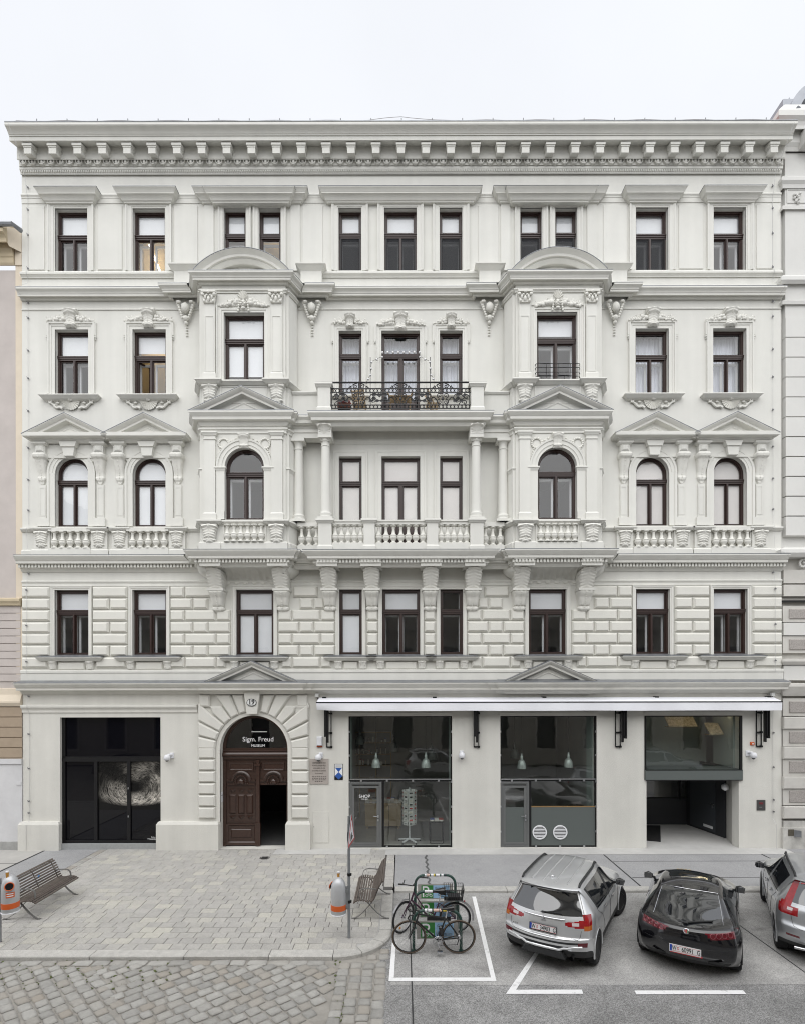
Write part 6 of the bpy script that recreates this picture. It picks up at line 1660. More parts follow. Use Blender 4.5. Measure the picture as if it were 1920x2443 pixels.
# corner between the rounded kerb and the road
for k in range(26):
    a = -PI/2+PI/2*k/12; 
y = YK-.2
while y < YK+.9:
    x = XK-.02
    for j in range(4):
        xc_ = XK-.13-.23*j; yc_ = y+.1
        d = math.hypot(xc_-(XK-RKc), yc_-(YK+RKc))
        if yc_ > YK-.1 and d > RKc+.13 and xc_ > XK-RKc: cobs.append((xc_, yc_, .2, .19, q.uniform(-.1,.1), 1.0))
    y += .21
cobs.sort(key=lambda c: c[1])
vis = [c for c in cobs if abs(c[0]) < 960*(D0+c[1])/F0+.1 and c[1] > gg(960,2443,ZR)[1]-.05]
ids = set(id(c) for c in vis[:300]); rest = MB()
cmesh = [mesh_of(s, 'cobble', COB, 50, fix=False) for s in shapes]
for i, (x, y, L, W, a, h) in enumerate(cobs):
    k = q.randrange(12); dz = q.uniform(-.007,.005)
    if id(cobs[i]) in ids: put(cmesh[k], 'cobble', cob, (x, y, ZR+.015+dz), (q.uniform(-.03,.03), q.uniform(-.03,.03), a), (L, W, 1))
    else:
        ca, sa = math.cos(a), math.sin(a)
        rest.add([(x+v[0]*L*ca-v[1]*W*sa, y+v[0]*L*sa+v[1]*W*ca, ZR+.015+dz+v[2]) for v in shapes[k].v], shapes[k].f)
struct(part(rest, 'cobble_field', COB, cob, 50, fix=False), 'stuff')
m = MB()
for k in range(420):                       # moss tufts in the joints
    px, py = q.uniform(0,420), q.uniform(2284,2360)
    if k > 250: px, py = q.uniform(250,850), q.uniform(2281,2287)
    if k > 330: px, py = q.uniform(808,826)-((k-330)*.25), q.uniform(2290,2440)
    x, y = gg(px, py, ZR); s = q.uniform(.008,.022); m.ball((x,y,ZR+.0),s,1.5,1.5,.6)
struct(part(m, 'moss', MOSS), 'stuff')
# road seams and painted lines
for x, y0, y1 in ((.155,-30,YW),(7.4,-30,YW)):
    m = MB(); m.box(x-.012,x+.012,y0,y1,ZR+.003,ZR+.0065); struct(part(m, 'road_seam', SEAM))
def line_quad(p):
    q4 = [gg(*v, ZR) for v in p]; m = MB(); m.add([(x,y,ZR+.0095) for x,y in q4],[(0,1,2,3)]); return m
for p in ([(934,2252),(943.5,2252),(938.5,2335),(926,2343)], [(926,2343),(1182,2343),(1169,2334.5),(938.5,2334.5)], [(1124.6,2141),(1133.5,2141),(1182,2343),(1169,2334.5)],
          [(1287,2256),(1296.5,2256),(1229,2364),(1204.5,2374)], [(1204.5,2374),(1389,2374),(1386,2364),(1229,2364)], [(1516,2375.5),(1779,2375.5),(1771,2366.3),(1511.6,2366.3)]):
    struct(part(line_quad(p), 'parking_line', LINE, fix=False))
# ================================================================== ON THE WALL
# awning
aw_ = thing('awning', 'long white folding-arm awning with straight valance above the shop windows', 'awning', (4.5,0,0))
def loc(m, name, mat, par, smooth=None):
    o = part(m, name, mat, par, smooth); L = par.location
    o.location = (-L.x,-L.y,-L.z); return o
ax0, ax1 = xx(755.5,.45), xx(1864.5,.45); yb_, yf_ = -.10, -.46
zA, zB_, zC_ = zz(1664.5,.1), zz(1675,.46), zz(1696.5,.46)
m = MB(); m.add([(ax0+.03,yb_,zA),(ax1-.03,yb_,zA),(ax1,yf_,zB_),(ax0,yf_,zB_),(ax0+.03,yb_,zA-.03),(ax1-.03,yb_,zA-.03),(ax1,yf_,zB_-.02),(ax0,yf_,zB_-.02)],[(0,1,2,3),(7,6,5,4),(0,3,7,4),(1,5,6,2),(0,4,5,1),(3,2,6,7)]); loc(m,'canopy',FABRIC,aw_)
m = MB(); n = 90; vs = []; q = random.Random(4)
for i in range(n+1):
    x = ax0+(ax1-ax0)*i/n; t = x-ax0
    wv = .012*math.sin(t*3.1)+.006*math.sin(t*9.7+1); lift = .035*max(0,1-t/.9)**1.0*math.cos(min(t,.9)*2) if t < .9 else 0
    vs += [(x,yf_-.012,zB_-.028),(x,yf_-.012+wv*.5,(zB_+zC_)/2),(x,yf_-.012+wv+(.06*max(0,1-t/.8) if t < .8 else 0),zC_+lift+.004*math.sin(t*1.7))]
m.add(vs,[f for i in range(n) for f in ((3*i,3*i+3,3*i+4,3*i+1),(3*i+1,3*i+4,3*i+5,3*i+2))]); loc(m,'valance',FABRIC,aw_,60)
m = MB(); m.box(ax0-.01,ax1+.01,yf_-.02,yf_+.02,zB_-.03,zB_+.004); loc(m,'front_bar',BLACK,aw_)
m = MB(); m.tube([(ax0+.05,-.16,zA-.10),(ax1-.05,-.16,zA-.10)],.06,10); loc(m,'roller_tube',BLACK,aw_,40)
for px in (774,1036,1297,1565,1833):
    m = MB(); x = xx(px,.1); m.box(x-.06,x+.06,-.15,0,zA-.03,zA+.025); loc(m,'wall_bracket',BLACK,aw_)
for px, w in ((781,1),(1135,1),(1482,-1),(1822,-1)):
    x = xx(px,.2); m = MB(); zt_, zb2_ = zC_+.15, zz(1784,.2)
    m.box(x-.055*w-.03,x-.055*w+.03,-.30,-.22,zb2_+.35,zt_); m.box(x-.01,x+.045,-.26,-.18,zb2_+.16,zt_)
    if w < 0: m.box(x+.06,x+.13,-.3,-.2,zb2_+.28,zt_)
    loc(m,'folding_arm',BLACK,aw_)
    m = MB(); xx0, xx1_ = (x-.05,x+.10) if w > 0 else (x-.13,x+.02)
    for xq in (xx0,xx1_): m.box(xq-.013,xq+.013,-.05,-.02,zb2_,zt_-.15)
    for z in (zb2_, zb2_+.45, zt_-.25): m.box(xx0,xx1_,-.055,-.015,z-.02,z+.02); m.box(xx1_-.035,xx1_+.035,-.07,0,z-.03,z+.03)
    loc(m,'wall_rail',BLACK,aw_)
# dome cameras
DOME = M('camera_white',(.72,.73,.76),rough=.35); LENS = M('camera_lens',(.01,.01,.012),rough=.1)
def camera(px, py, side, label):
    x, z = xx(px,.15), zz(py,.15); t = thing('security_camera', label, 'security camera', (x,-.15,z), 0, 'dome cameras on the ground floor wall')
    m = MB(); m.box(side*.10-.06,side*.10+.06,.11,.15,-.02,.15); part(m,'mount_plate',DOME,t)
    m = MB(); m.tube([(side*.10,.12,.09),(side*.05,.02,.10),(0,0,.07)],.035,8); part(m,'arm',DOME,t,40)
    m = MB(); m.lathe([(.0,.10),(.06,.10),(.085,.07),(.10,.03),(.10,-.02),(.08,-.06),(.05,-.075)],seg=16); part(m,'housing',DOME,t,40)
    m = MB(); m.lathe([(.05,-.07),(.045,-.10),(.02,-.115),(0,-.12)],seg=12); part(m,'lens_dome',LENS,t,40)
camera(398.5,1808,1,'white dome camera between the black showcase and the entrance arch')
camera(759.5,1808,.6,'white dome camera right above the stone memorial plaque')
camera(1101,1804,0,'white dome camera on the pier between the two large shop windows')
camera(1797,1805,-1,'white dome camera beside the glass box window, under an orange alarm light')
AL = thing('alarm_box', 'white wall alarm box with dark orange lens underneath', 'alarm', (xx(763),0,zz(1769)))
m = MB(); m.frustum([(-.09,-.13),(.09,-.13),(.09,.16),(-.09,.16)],0,-.06,.02,-.09); part(m,'housing',DOME,AL)
m = MB(); m.frustum([(-.085,-.18),(.085,-.18),(.09,-.132),(-.09,-.132)],0,-.05,.015,-.07); part(m,'lens',M('amber_lens',(.22,.035,.01),rough=.3),AL)
SBX = M('sensor_grey',(.55,.56,.54),rough=.5)
for px, lab in ((756.5,'grey sensor cube on a short bracket above the left end of the awning'),(1842,'grey sensor cube on a short bracket above the right end of the awning')):
    t = thing('weather_sensor', lab, 'sensor', (xx(px,.12),-.12,zz(1659,.12)), 0, 'awning sensors')
    m = MB(); m.box(-.055,.055,-.05,.05,-.05,.06); part(m,'housing',SBX,t); m = MB(); m.tube([(0,0,-.05),(.02,.02,-.10),(.05,.12,-.12)],.014,6); part(m,'bracket',BLACK,t)
t = thing('strobe_light','small square orange alarm light high on the right pier','alarm light',(xx(1793),0,zz(1776)))
m = MB(); m.frustum([(-.06,-.05),(.06,-.05),(.06,.05),(-.06,.05)],0,-.03,.01,-.05); part(m,'lens',M('orange_lens',(.55,.10,.02),rough=.3),t); m = MB(); m.box(-.02,.02,-.056,-.05,-.02,.02); part(m,'flash_tube',DOME,t)
t = thing('intercom_panel','dark square intercom plate on the right pier beside the recessed entry','intercom',(xx(1814),0,zz(1923)))
m = MB(); m.box(-.135,.135,-.02,0,-.165,.165); part(m,'plate',M('dark_plate',(.06,.058,.058),rough=.4),t); m = MB(); m.box(-.06,.06,-.027,-.02,.03,.09); part(m,'display',M('display_red',(.16,.02,.03),rough=.3),t); m = MB(); m.box(-.06,.02,-.027,-.02,-.08,-.05); part(m,'button',GREYMETAL,t)
# memorial plaque and heritage sign
PLQ = M('plaque_marble',(.40,.36,.33),rough=.7,var=.14,vs=9); PLT = M('plaque_letters',(.115,.10,.09),rough=.8)
t = thing('memorial_plaque','square pinkish stone memorial plaque with engraved text beside the entrance arch','plaque',(xx(761.5),0,zz(1840.5)))
m = MB(); m.frustum([(-.30,-.40),(.295,-.40),(.295,.40),(-.30,.40)],.0,-.025,.006,-.03); part(m,'slab',PLQ,t)
for k, (s_, w) in enumerate((('IN DIESEM HAUS LEBTE UND WIRKTE',.43),('PROFESSOR SIGMUND FREUD',.44),('IN DEN JAHREN 1891-1938',.38),('DER SCHÖPFER UND BEGRÜNDER',.44),('DER PSYCHOANALYSE',.26))):
    o = text(s_, .062 if k != 1 else .07, (0,-.032,.27-.083*k), PLT, t, 'inscription'); o.scale.x = w/max(o.dimensions.x,.01)*o.scale.x if o.dimensions.x > 0 else .5
for k in range(4):
    m = MB(); q = random.Random(k); x = -.22 if k < 3 else -.13
    while x < (.22 if k < 3 else .13):
        w = q.uniform(.03,.07); m.box(x,min(x+w,.23),-.033,-.03,-.165-.05*k-.011,-.165-.05*k+.011); x += w+.018
    part(m,'worn_inscription',PLT,t)
BLU = M('shield_blue',(.03,.10,.36),rough=.4)
t = thing('heritage_sign','small upright blue and white heritage shield sign beside the shop window','sign',(xx(808),0,zz(1842)))
m = MB(); m.box(-.135,.135,-.012,0,-.255,.255); part(m,'plate',BLACK,t)
m = MB(); m.box(-.122,.122,-.015,-.011,.14,.245); part(m,'caption_field',WHITE,t)
for k in range(3):
    m = MB(); m.box(-.10,.10,-.0165,-.0145,.225-.025*k-.005,.225-.025*k+.004); part(m,'caption',GREYMETAL,t)
m = MB(); m.prism([(-.122,.125),(.122,.125),(.122,-.125),(0,-.24),(-.122,-.125)],-.015,-.011); part(m,'shield_field',WHITE,t)
m = MB(); m.prism([(-.105,.125),(.105,.125),(0,.0)],-.018,-.0145); m.prism([(0,-.0),(.12,-.125),(0,-.24),(-.12,-.125)],-.018,-.0145); part(m,'shield_emblem',BLU,t)
t = thing('access_panel','flush painted access panel low on the wall between arch and shop','panel',(xx(765),0,zz(1974)))
m = MB(); m.archi(-.255,.255,-.49,.49,[(0,0),(0,.008),(.012,.008),(.012,0)],0,True); part(m,'frame',GROUND_STUCCO,t); m = MB(); m.box(-.25,.25,-.007,0,-.485,.485); part(m,'door',GROUND_STUCCO,t); m = MB(); m.box(-.22,-.21,-.012,-.007,.0,.04); part(m,'latch',GREYMETAL,t)
t = thing('opening_hours_board','small white notice on the left reveal of the entrance arch','notice',(GP[0]+.006,.16,1.62))
m = MB(); m.box(-.004,.004,-.09,.09,-.16,.16); part(m,'board',WHITE,t); m = MB(); m.box(.004,.006,-.05,.05,.04,.07); part(m,'caption',GREYMETAL,t)
t = thing('door_mat','black ribbed doormat on the floor of the recessed entry','doormat',(0,0,0))
q4 = [gg(1541,1972),gg(1574,1972),gg(1575,2011),gg(1541,2008)]
m = MB(); m.add([(max(x,xl),y,.008) for x,y in q4]+[(max(x,xl),y,.022) for x,y in q4],[(4,5,6,7),(0,1,5,4),(1,2,6,5),(2,3,7,6),(3,0,4,7)]); part(m,'mat',M('rubber',(.014,.014,.015),rough=.8),t)
m = MB()
for k in range(7): x = xl+.05+.06*k; m.box(x,x+.02,q4[3][1]+.1,q4[0][1]-.08,.022,.027)
part(m,'rib',M('rubber_rib',(.03,.03,.03),rough=.9),t)

# balcony: table, folding chairs, string lights, flowers
PINE = M('pine_wood',(.50,.38,.24),rough=.6,var=.2,vs=20)
def fchair(x, y, rz, label):
    t = thing('folding_chair', label, 'chair', (x,y,ZB3+.02), rz, 'folding chairs on the balcony')
    for s in (-1,1):
        m = MB(); m.bar((s*.19,-.22,0),(s*.19,.20,.86),.03,.03,(1,0,0)); part(m,'frame',PINE,t)
        m = MB(); m.bar((s*.16,.22,0),(s*.16,-.20,.46),.03,.03,(1,0,0)); part(m,'leg',PINE,t)
    for k in range(5):
        m = MB(); m.box(-.19,.19,-.20+.08*k,-.14+.08*k,.44,.46); part(m,'seat_slat',PINE,t)
    for k in range(4):
        m = MB(); z = .56+.08*k; y0 = -.22+.42*z/.86; m.box(-.19,.19,y0-.02,y0,z,z+.055); part(m,'back_slat',PINE,t)
fchair(CX-1.28,-.28,PI*.92,'wooden folding chair on the balcony at the left of its railing'); fchair(CX+.98,-.3,PI*.55,'wooden folding chair seen edge-on at the right of the balcony')
t = thing('balcony_table','small slatted wooden balcony table folded before the balcony door','table',(CX-.02,-.36,ZB3+.02))
for k in range(6): m = MB(); m.box(-.36,.36,-.22+.075*k,-.16+.075*k,.60,.62); part(m,'table_slat',PINE,t)
for s in (-1,1):
    for r in (-1,1): m = MB(); m.bar((s*.3,r*.2,0),(s*.3,-r*.2,.6),.035,.035,(1,0,0)); part(m,'leg',PINE,t)
    m = MB(); m.bar((s*.26,.1,.62),(s*.40,-.12,.78),.05,.02); part(m,'flap',PINE,t)
BULB = M('opal_bulb',(.78,.78,.78),rough=.25)
t = thing('string_lights','white globe string lights hung round the balcony door on two thin poles','string lights',(CX,-.3,ZB3))
pts = []
def sg_(px, py, d): return Vector((xx(px,d)-CX, -d+.3, zz(py,d)-ZB3))
for a, b, n in (((875,912),(885,893),2),((885,893),(888,862),2),((888,862),(913,850),2),((913,850),(914,839),1),((914,839),(1002,839),7),((1002,839),(1003,850),1),((1003,850),(1026,862),2),((1026,862),(1029,893),2),((1029,893),(1040,912),2)):
    d0 = .62 if a[0] < 900 or a[0] > 1015 else .1; d1 = .62 if b[0] < 900 or b[0] > 1015 else .1
    for k in range(n): f = k/n; pts.append(sg_(a[0]+(b[0]-a[0])*f, a[1]+(b[1]-a[1])*f, d0+(d1-d0)*f))
m = MB(); m.tube(pts,.006,4); part(m,'cable',IRON,t)
bm_ = MB(); bm_.ball((0,0,-.02),.042); bme = mesh_of(bm_,'bulb',BULB,80)
for p in pts: put(bme,'bulb',t,p)
for px in (885,1027):
    m = MB(); p = sg_(px,852,.64); m.tube([(p.x,p.y,0.0),tuple(p)],.010,5); part(m,'pole',IRON,t)
t = thing('flower_pots','row of small red geranium pots behind the left end of the balcony railing','flowers',(CX-1.75,-.4,ZB3+.02))
m = MB(); m.box(-.2,.2,-.08,.08,.3,.44); part(m,'planter',M('terracotta',(.16,.06,.04),rough=.8),t); m = MB(); q = random.Random(2)
for k in range(26): m.ball((q.uniform(-.19,.19),q.uniform(-.07,.07),.47+q.uniform(0,.05)),.03)
part(m,'blossoms',M('geranium',(.30,.02,.03),rough=.7),t)
m = MB(); m.box(-.18,.18,-.02,.02,0,.3); part(m,'stand',IRON,t)
# iron guard in front of the right bay's upper window
t = thing('window_guard','low curved black iron guard rail at the foot of the right bay window','guard rail',(CX+AWN,-DB,B3[0]))
for k, z in enumerate((.04,.16,.30,.42)):
    m = MB(); w = .68; m.tube([(-w+.05,.02,z),(-w,-.06,z),(-w+.03,-.12,z),(w-.03,-.12,z),(w,-.06,z),(w-.05,.02,z)],.010,5); part(m,'rail',IRON,t)
for x in (-.35,.02,.38): m = MB(); m.tube([(x,-.12,.0),(x,-.12,.42)],.009,5); part(m,'upright',IRON,t)

# ================================================================== IN THE STREET
# sign pole
POLE = M('galvanised',(.30,.315,.33),rough=.45,metal=.6,var=.12,vs=6)
bx, by = gg(832,2238)
t = thing('sign_pole','grey steel pole carrying the warning sign and a litter bin','pole',(bx,by,0))
m = MB(); m.lathe([(.0,0),(.030,0),(.030,2.36),(.026,2.36),(.026,2.52),(0,2.52)],seg=12); part(m,'pole',POLE,t,40)
m = MB(); m.lathe([(.036,1.28),(.036,1.34)],seg=12); m.lathe([(.036,.72),(.036,.78)],seg=12); m.box(.0,.055,-.03,.03,1.29,1.33); m.box(0,.055,-.03,.03,.73,.77); part(m,'clamp',BLACK,t)
m = MB(); m.box(-.036,-.028,-.04,.04,2.0,2.2); part(m,'sticker',WHITE,t)
t = thing('warning_sign','red-bordered triangular warning sign with car symbol, turned nearly edge-on','traffic sign',(bx+.05,by,1.95),math.radians(84))
def tri(m, s, y0, y1, dz=0): 
    h = s*math.sqrt(3)/2; m.prism([(-s/2,.0+dz),(s/2,0+dz),(0,h+dz)],y0,y1)
m = MB(); tri(m,.70,-.004,.004); part(m,'back_plate',POLE,t)
m = MB(); tri(m,.695,-.007,-.004,.001); part(m,'border',M('sign_red',(.36,.025,.03),rough=.4),t)
m = MB(); tri(m,.50,-.009,-.006,.055); part(m,'field',WHITE,t)
m = MB(); m.prism([(-.12,.09),(.06,.09),(.13,.14),(.02,.17),(.0,.24),(-.10,.22)],-.011,-.008); m.prism([(-.1,.06),(-.04,.06),(-.04,.09),(-.1,.09)],-.011,-.008); part(m,'car_symbol',BLACK,t)
# litter bins
BINB = M('bin_grey',(.52,.53,.545),rough=.35,metal=.25,var=.06,vs=7); ORNG = M('bin_orange',(.62,.115,.02),rough=.5); 
def bin_(loc_, rz, label, opening):
    t = thing('litter_bin', label, 'litter bin', loc_, rz, 'hanging litter bins')
    m = MB(); r = .157; m.lathe([(r-.01,.0),(r,.012),(r,.42),(r*.99,.52),(r*.92,.60),(r*.76,.67),(r*.5,.72),(r*.22,.745),(0,.75)],seg=24); part(m,'body',BINB,t,40)
    m = MB(); m.lathe([(r+.001,.095),(r+.004,.098),(r+.004,.205),(r+.001,.208)],seg=24); part(m,'orange_band',ORNG,t,40)
    m = MB(); m.lathe([(r-.02,-.012),(r+.006,-.005),(r+.008,.012),(r+.001,.02)],seg=24); part(m,'base_rim',WHITE,t,40)
    m = MB(); m.box(.02,.20,-.03,.03,.10,.56); m.box(.15,.21,-.05,.05,.14,.20); m.box(.15,.21,-.05,.05,.45,.51); part(m,'bracket',POLE,t)
    a = math.radians(opening); ca, sa = math.cos(a), math.sin(a)
    m = MB(); n = 18; c0 = Vector((ca*r*.94,sa*r*.94,.555)); u = Vector((-sa,ca,0)); v = Vector((ca*-.30,sa*-.30,.95)); nn = u.cross(v).normalized()
    ring = lambda R, o: [c0+u*R*math.cos(2*PI*k/n)+v*R*math.sin(2*PI*k/n)+nn*o for k in range(n)]
    m.add(ring(.075,.03)+ring(.075,-.03),[tuple(range(n))]+[(k,(k+1)%n,n+(k+1)%n,n+k) for k in range(n)]); part(m,'opening',LENS,t)
    m = MB(); m.tube([c0+u*.078*math.cos(2*PI*k/n)+v*.078*math.sin(2*PI*k/n)+nn*.028 for k in range(n)],.009,5,True); part(m,'opening_ring',ORNG,t,40)
    m = MB(); b0 = Vector((-sa*.02+ca*-.02,0,0)); a2 = a-.9; px_, py_ = math.cos(a2)*.06, math.sin(a2)*.06
    m.lathe([(.024,.70),(.027,.79),(.03,.80),(.03,.825)],(px_,py_,0),10); part(m,'ashtray_tube',M('tube_amber',(.55,.27,.05),rough=.5),t,40); m = MB(); m.lathe([(.031,.822),(.031,.845),(0,.85)],(px_,py_,0),10); part(m,'ashtray_cap',WHITE,t)
    m = MB(); a3 = a+.1; k = 6; pts_ = [( (r+.003)*math.cos(a3-.5+i*.16),(r+.003)*math.sin(a3-.5+i*.16)) for i in range(k+1)]
    m.add([(x,y,.33) for x,y in pts_]+[(x,y,.44) for x,y in pts_],[(i,i+1,k+2+i,k+1+i) for i in range(k)]); part(m,'sticker',ORNG,t)
    m = MB(); pts_ = [( (r+.0045)*math.cos(a3-.4+i*.12),(r+.0045)*math.sin(a3-.4+i*.12)) for i in range(k+1)]
    for z in (.355,.40): m.add([(x,y,z) for x,y in pts_]+[(x,y,z+.022) for x,y in pts_],[(i,i+1,k+2+i,k+1+i) for i in range(k)])
    part(m,'sticker_text',WHITE,t); return t
bin_((bx-.215,by-.0,.50),0,'grey litter bin with orange band hanging on the sign pole',150)
bin_((-8.0,gg(0,2240)[1]-.12,.62),PI,'grey litter bin with round opening and orange sticker at the left bench',math.degrees(PI)-60+0)
t = thing('bin_post','steel post at the left picture edge holding the grey litter bin','pole',(-8.215,gg(0,2240)[1]-.12,0)); m = MB(); m.lathe([(0,0),(.03,0),(.03,1.3),(0,1.3)],seg=12); part(m,'pole',POLE,t)
# benches
SLAT = M('weathered_slat',(.115,.095,.082),rough=.75,var=.35,vs=12,rand=.2); SLAT2 = M('slat_end',(.10,.05,.02),rough=.8); FLAT = M('flat_steel',(.23,.225,.22),rough=.45,metal=.5)
def bench(x, y, flip, label):
    t = thing('park_bench', label, 'bench', (x,y,0), PI if flip else 0, 'slatted benches on the plaza')
    prof = [(-.355,.395),(-.31,.425),(-.255,.44),(-.20,.445),(-.145,.44),(-.09,.43),(-.035,.42),(.02,.42),(.06,.45),(.085,.50),(.105,.555),(.125,.61),(.15,.665),(.175,.72),(.205,.775),(.24,.83),(.285,.865)]
    for i, (px_, pz_) in enumerate(prof):
        a = prof[max(i-1,0)]; b = prof[min(i+1,len(prof)-1)]; d = Vector((b[0]-a[0],0,b[1]-a[1])).normalized(); nr_ = Vector((-d.z,0,d.x))
        m = MB(); m.obox((px_,0,pz_),d*.019,(0,.80,0),nr_*.014); part(m,'seat_slat' if i < 8 else 'back_slat',SLAT,t)
    for ys in (-.70,.70,0):
        m = MB(); m.tube([(px_,ys,pz_-.02 if i < 8 else pz_-.012) for i,(px_,pz_) in enumerate([(p[0]+(0 if i < 8 else .02),p[1]) for i,p in enumerate(prof)])],.012,5); part(m,'slat_bearer',IRON,t)
    for ys in (-.70,.70):
        for pts_ in ([(-.42,.012),(-.36,.012),(-.28,.05),(-.18,.13),(-.06,.26),(.0,.33),(.05,.40)],[(.42,.012),(.36,.012),(.27,.05),(.16,.13),(.04,.25),(-.03,.33),(-.10,.40)]):
            m = MB()
            for p, q_ in zip(pts_,pts_[1:]): m.bar((p[0],ys,p[1]),(q_[0],ys,q_[1]),.05,.012,(0,0,1) if abs(q_[1]-p[1]) < .3 else (1,0,0))
            part(m,'leg',FLAT,t)
        m = MB(); ap = [(.14,.64),(.0,.655),(-.12,.66),(-.20,.645),(-.25,.60),(-.265,.53),(-.265,.45)]
        for p, q_ in zip(ap,ap[1:]): m.bar((p[0],ys*.93,p[1]),(q_[0],ys*.93,q_[1]),.045,.012,(0,0,1) if abs(q_[1]-p[1]) < .04 else (1,0,0))
        part(m,'armrest',FLAT,t)
    return t
b1 = bench(-8.51,-4.42,True,'brown slatted bench at the left edge with a blue sticker on its back')
b2 = bench(-.72,-4.42,False,'brown slatted bench seen from its end beside the sign pole')
m = MB(); m.lathe([(0,-.004),(.035,-.004),(.035,.004),(0,.004)],seg=8); st = part(m,'sticker',M('sticker_blue',(.10,.28,.62),rough=.5),b1); st.location = (.13,-.05,.70); st.rotation_euler = (0,-PI/2-.35,0)
# bicycle stands
GRN = M('stand_green',(.016,.055,.042),rough=.4,coat=.3); SGR = M('sign_green',(.035,.20,.045),rough=.5); SBL = M('sign_blue',(.30,.48,.68),rough=.5); GREYF = M('sign_frame_grey',(.33,.32,.30),rough=.6)
STK = [M('sticker_white',(.72,.72,.74),rough=.5), M('sticker_red',(.5,.08,.06),rough=.5), M('sticker_dark',(.03,.03,.04),rough=.5), M('sticker_yellow',(.6,.45,.06),rough=.5), M('sticker_pink',(.6,.42,.36),rough=.5)]
def stand(x, y, k, label):
    t = thing('bicycle_stand', label, 'bicycle stand', (x,y,ZR+.005), 0, 'green bicycle stands in a row')
    W, H, R = .945, .80, .22; pts_ = [(0,0,0),(0,0,H-R)]+[(R-R*math.cos(a),0,H-R+R*math.sin(a)) for a in [PI/2*i/6 for i in range(1,7)]]+[(W-R+R*math.sin(a),0,H-R+R*math.cos(a)) for a in [PI/2*i/6 for i in range(0,7)]]+[(W,0,0)]
    m = MB(); m.tube(pts_,.030,12); part(m,'hoop',GRN,t,50)
    for xf in (0,W): m = MB(); m.lathe([(.05,0),(.05,.008),(0,.008)],(xf,0,0),10); part(m,'foot_plate',GRN,t)
    m = MB(); m.box(.06,W-.06,-.02,.0,.24,.59); part(m,'sign_frame',GREYF,t)
    m = MB(); m.box(.14,.42,-.024,-.02,.265,.565); part(m,'green_panel',SGR,t); m = MB(); m.box(.422,.80,-.024,-.02,.265,.565); part(m,'blue_panel',SBL,t)
    m = MB()
    zs_ = .29; m.box(.17,.205,-.027,-.023,zs_,.545); m.arc(.255,.475,[(.035,-.027),(.07,-.027),(.07,-.023),(.035,-.023)],-PI/2,PI/2,10); m.box(.205,.255,-.027,-.023,.51,.545); m.box(.205,.255,-.027,-.023,.405,.44); part(m,'parking_symbol',WHITE,t)
    m = MB()
    for xw in (.265,.365): m.arc(xw,.325,[(.026,-.027),(.034,-.027),(.034,-.023),(.026,-.023)],0,2*PI,14,False)
    for a, b in (((.265,.325),(.30,.365)),((.30,.365),(.345,.365)),((.345,.365),(.365,.325)),((.30,.365),(.315,.325)),((.315,.325),(.345,.365)),((.345,.365),(.34,.385)),((.29,.375),(.305,.375))): m.bar((a[0],-.025,a[1]),(b[0],-.025,b[1]),.005,.006)
    part(m,'bicycle_symbol',WHITE,t)
    DT = BLACK
    text('Gute Fahrt!',.072,(.62,-.0255,.50),DT,t,sx=.9); text('Radlobby Austria',.045,(.65,-.0255,.34),DT,t,sx=.75)
    m = MB(); m.box(.58,.76,-.0265,-.0235,.288,.306); part(m,'small_print',DT,t)
    q = random.Random(k); xs_ = .22
    while xs_ < .72:
        w = q.uniform(.03,.11); m = MB(); m.lathe([(.0312,0),(.0312,w)],seg=12); o = part(m,'sticker',q.choice([STK[0],STK[0],STK[0]]+STK),t); o.location = (xs_,0,H); o.rotation_euler = (0,PI/2,0); xs_ += w+q.uniform(.0,.05)
    return t
stand(.29,-4.42,1,'green tubular bicycle stand nearest the kerb, its blue sign unobstructed')
stand(.25,-5.42,2,'green tubular bicycle stand in the middle, beside the purple bicycle')
stand(.21,-6.40,3,'green tubular bicycle stand nearest the road behind the black bicycle')
# bicycles
RUB = M('tyre_rubber',(.016,.016,.017),rough=.85,var=.2,vs=30); RUBB = M('tyre_brown_wall',(.10,.075,.055),rough=.8); ALU = M('rim_alloy',(.42,.42,.43),rough=.35,metal=.8); CHR = M('chrome',(.6,.6,.62),rough=.15,metal=1)
def wheel(par, c, R, rz, tyre_r=.016, rim=None, wall=None):
    w = bpy.data.objects.new('wheel', None); COL.objects.link(w); w.parent = par; w.location = c; w.rotation_euler = (0,0,rz)
    n = 40; ring = lambda r: [(r*math.cos(2*PI*k/n),0,r*math.sin(2*PI*k/n)) for k in range(n)]
    m = MB(); m.tube(ring(R-tyre_r),tyre_r,8,True); part(m,'tyre',wall or RUB,w,60)
    m = MB(); m.tube(ring(R-tyre_r*2-.008),.010,6,True); part(m,'rim',rim or ALU,w,60)
    m = MB()
    for k in range(20):
        a = 2*PI*k/20; b = a+(.5 if k % 2 else -.5); m.bar((.02*math.cos(b),.02*(-1)**k,.02*math.sin(b)),((R-.05)*math.cos(a),0,(R-.05)*math.sin(a)),.0028,.0028)
    part(m,'spokes',ALU,w)
    m = MB(); m.tube([(0,-.05,0),(0,.05,0)],.02,8); part(m,'hub',CHR,w,40); return w
def tubes(par, name, mat, segs):
    m = MB()
    for a, b, r in segs: m.tube([a,b],r,8)
    return part(m,name,mat,par,40)
BLKP = M('bike_black',(.010,.010,.011),rough=.25,coat=.4); PURP = M('bike_purple',(.045,.012,.035),rough=.3,coat=.4)
fx, fy = gg(974.6,2277,ZR)
t = thing('bicycle','black road bicycle with drop bars leaning on the front stand','bicycle',(fx,fy,ZR+.005)); t.rotation_euler = (math.radians(3),0,math.radians(.4))
R = .34; B = .97
wheel(t,(0,0,R),R,math.radians(0),.015,BLKP,RUBB); wheel(t,(B,0,R),R,0,.015,BLKP,RUBB)
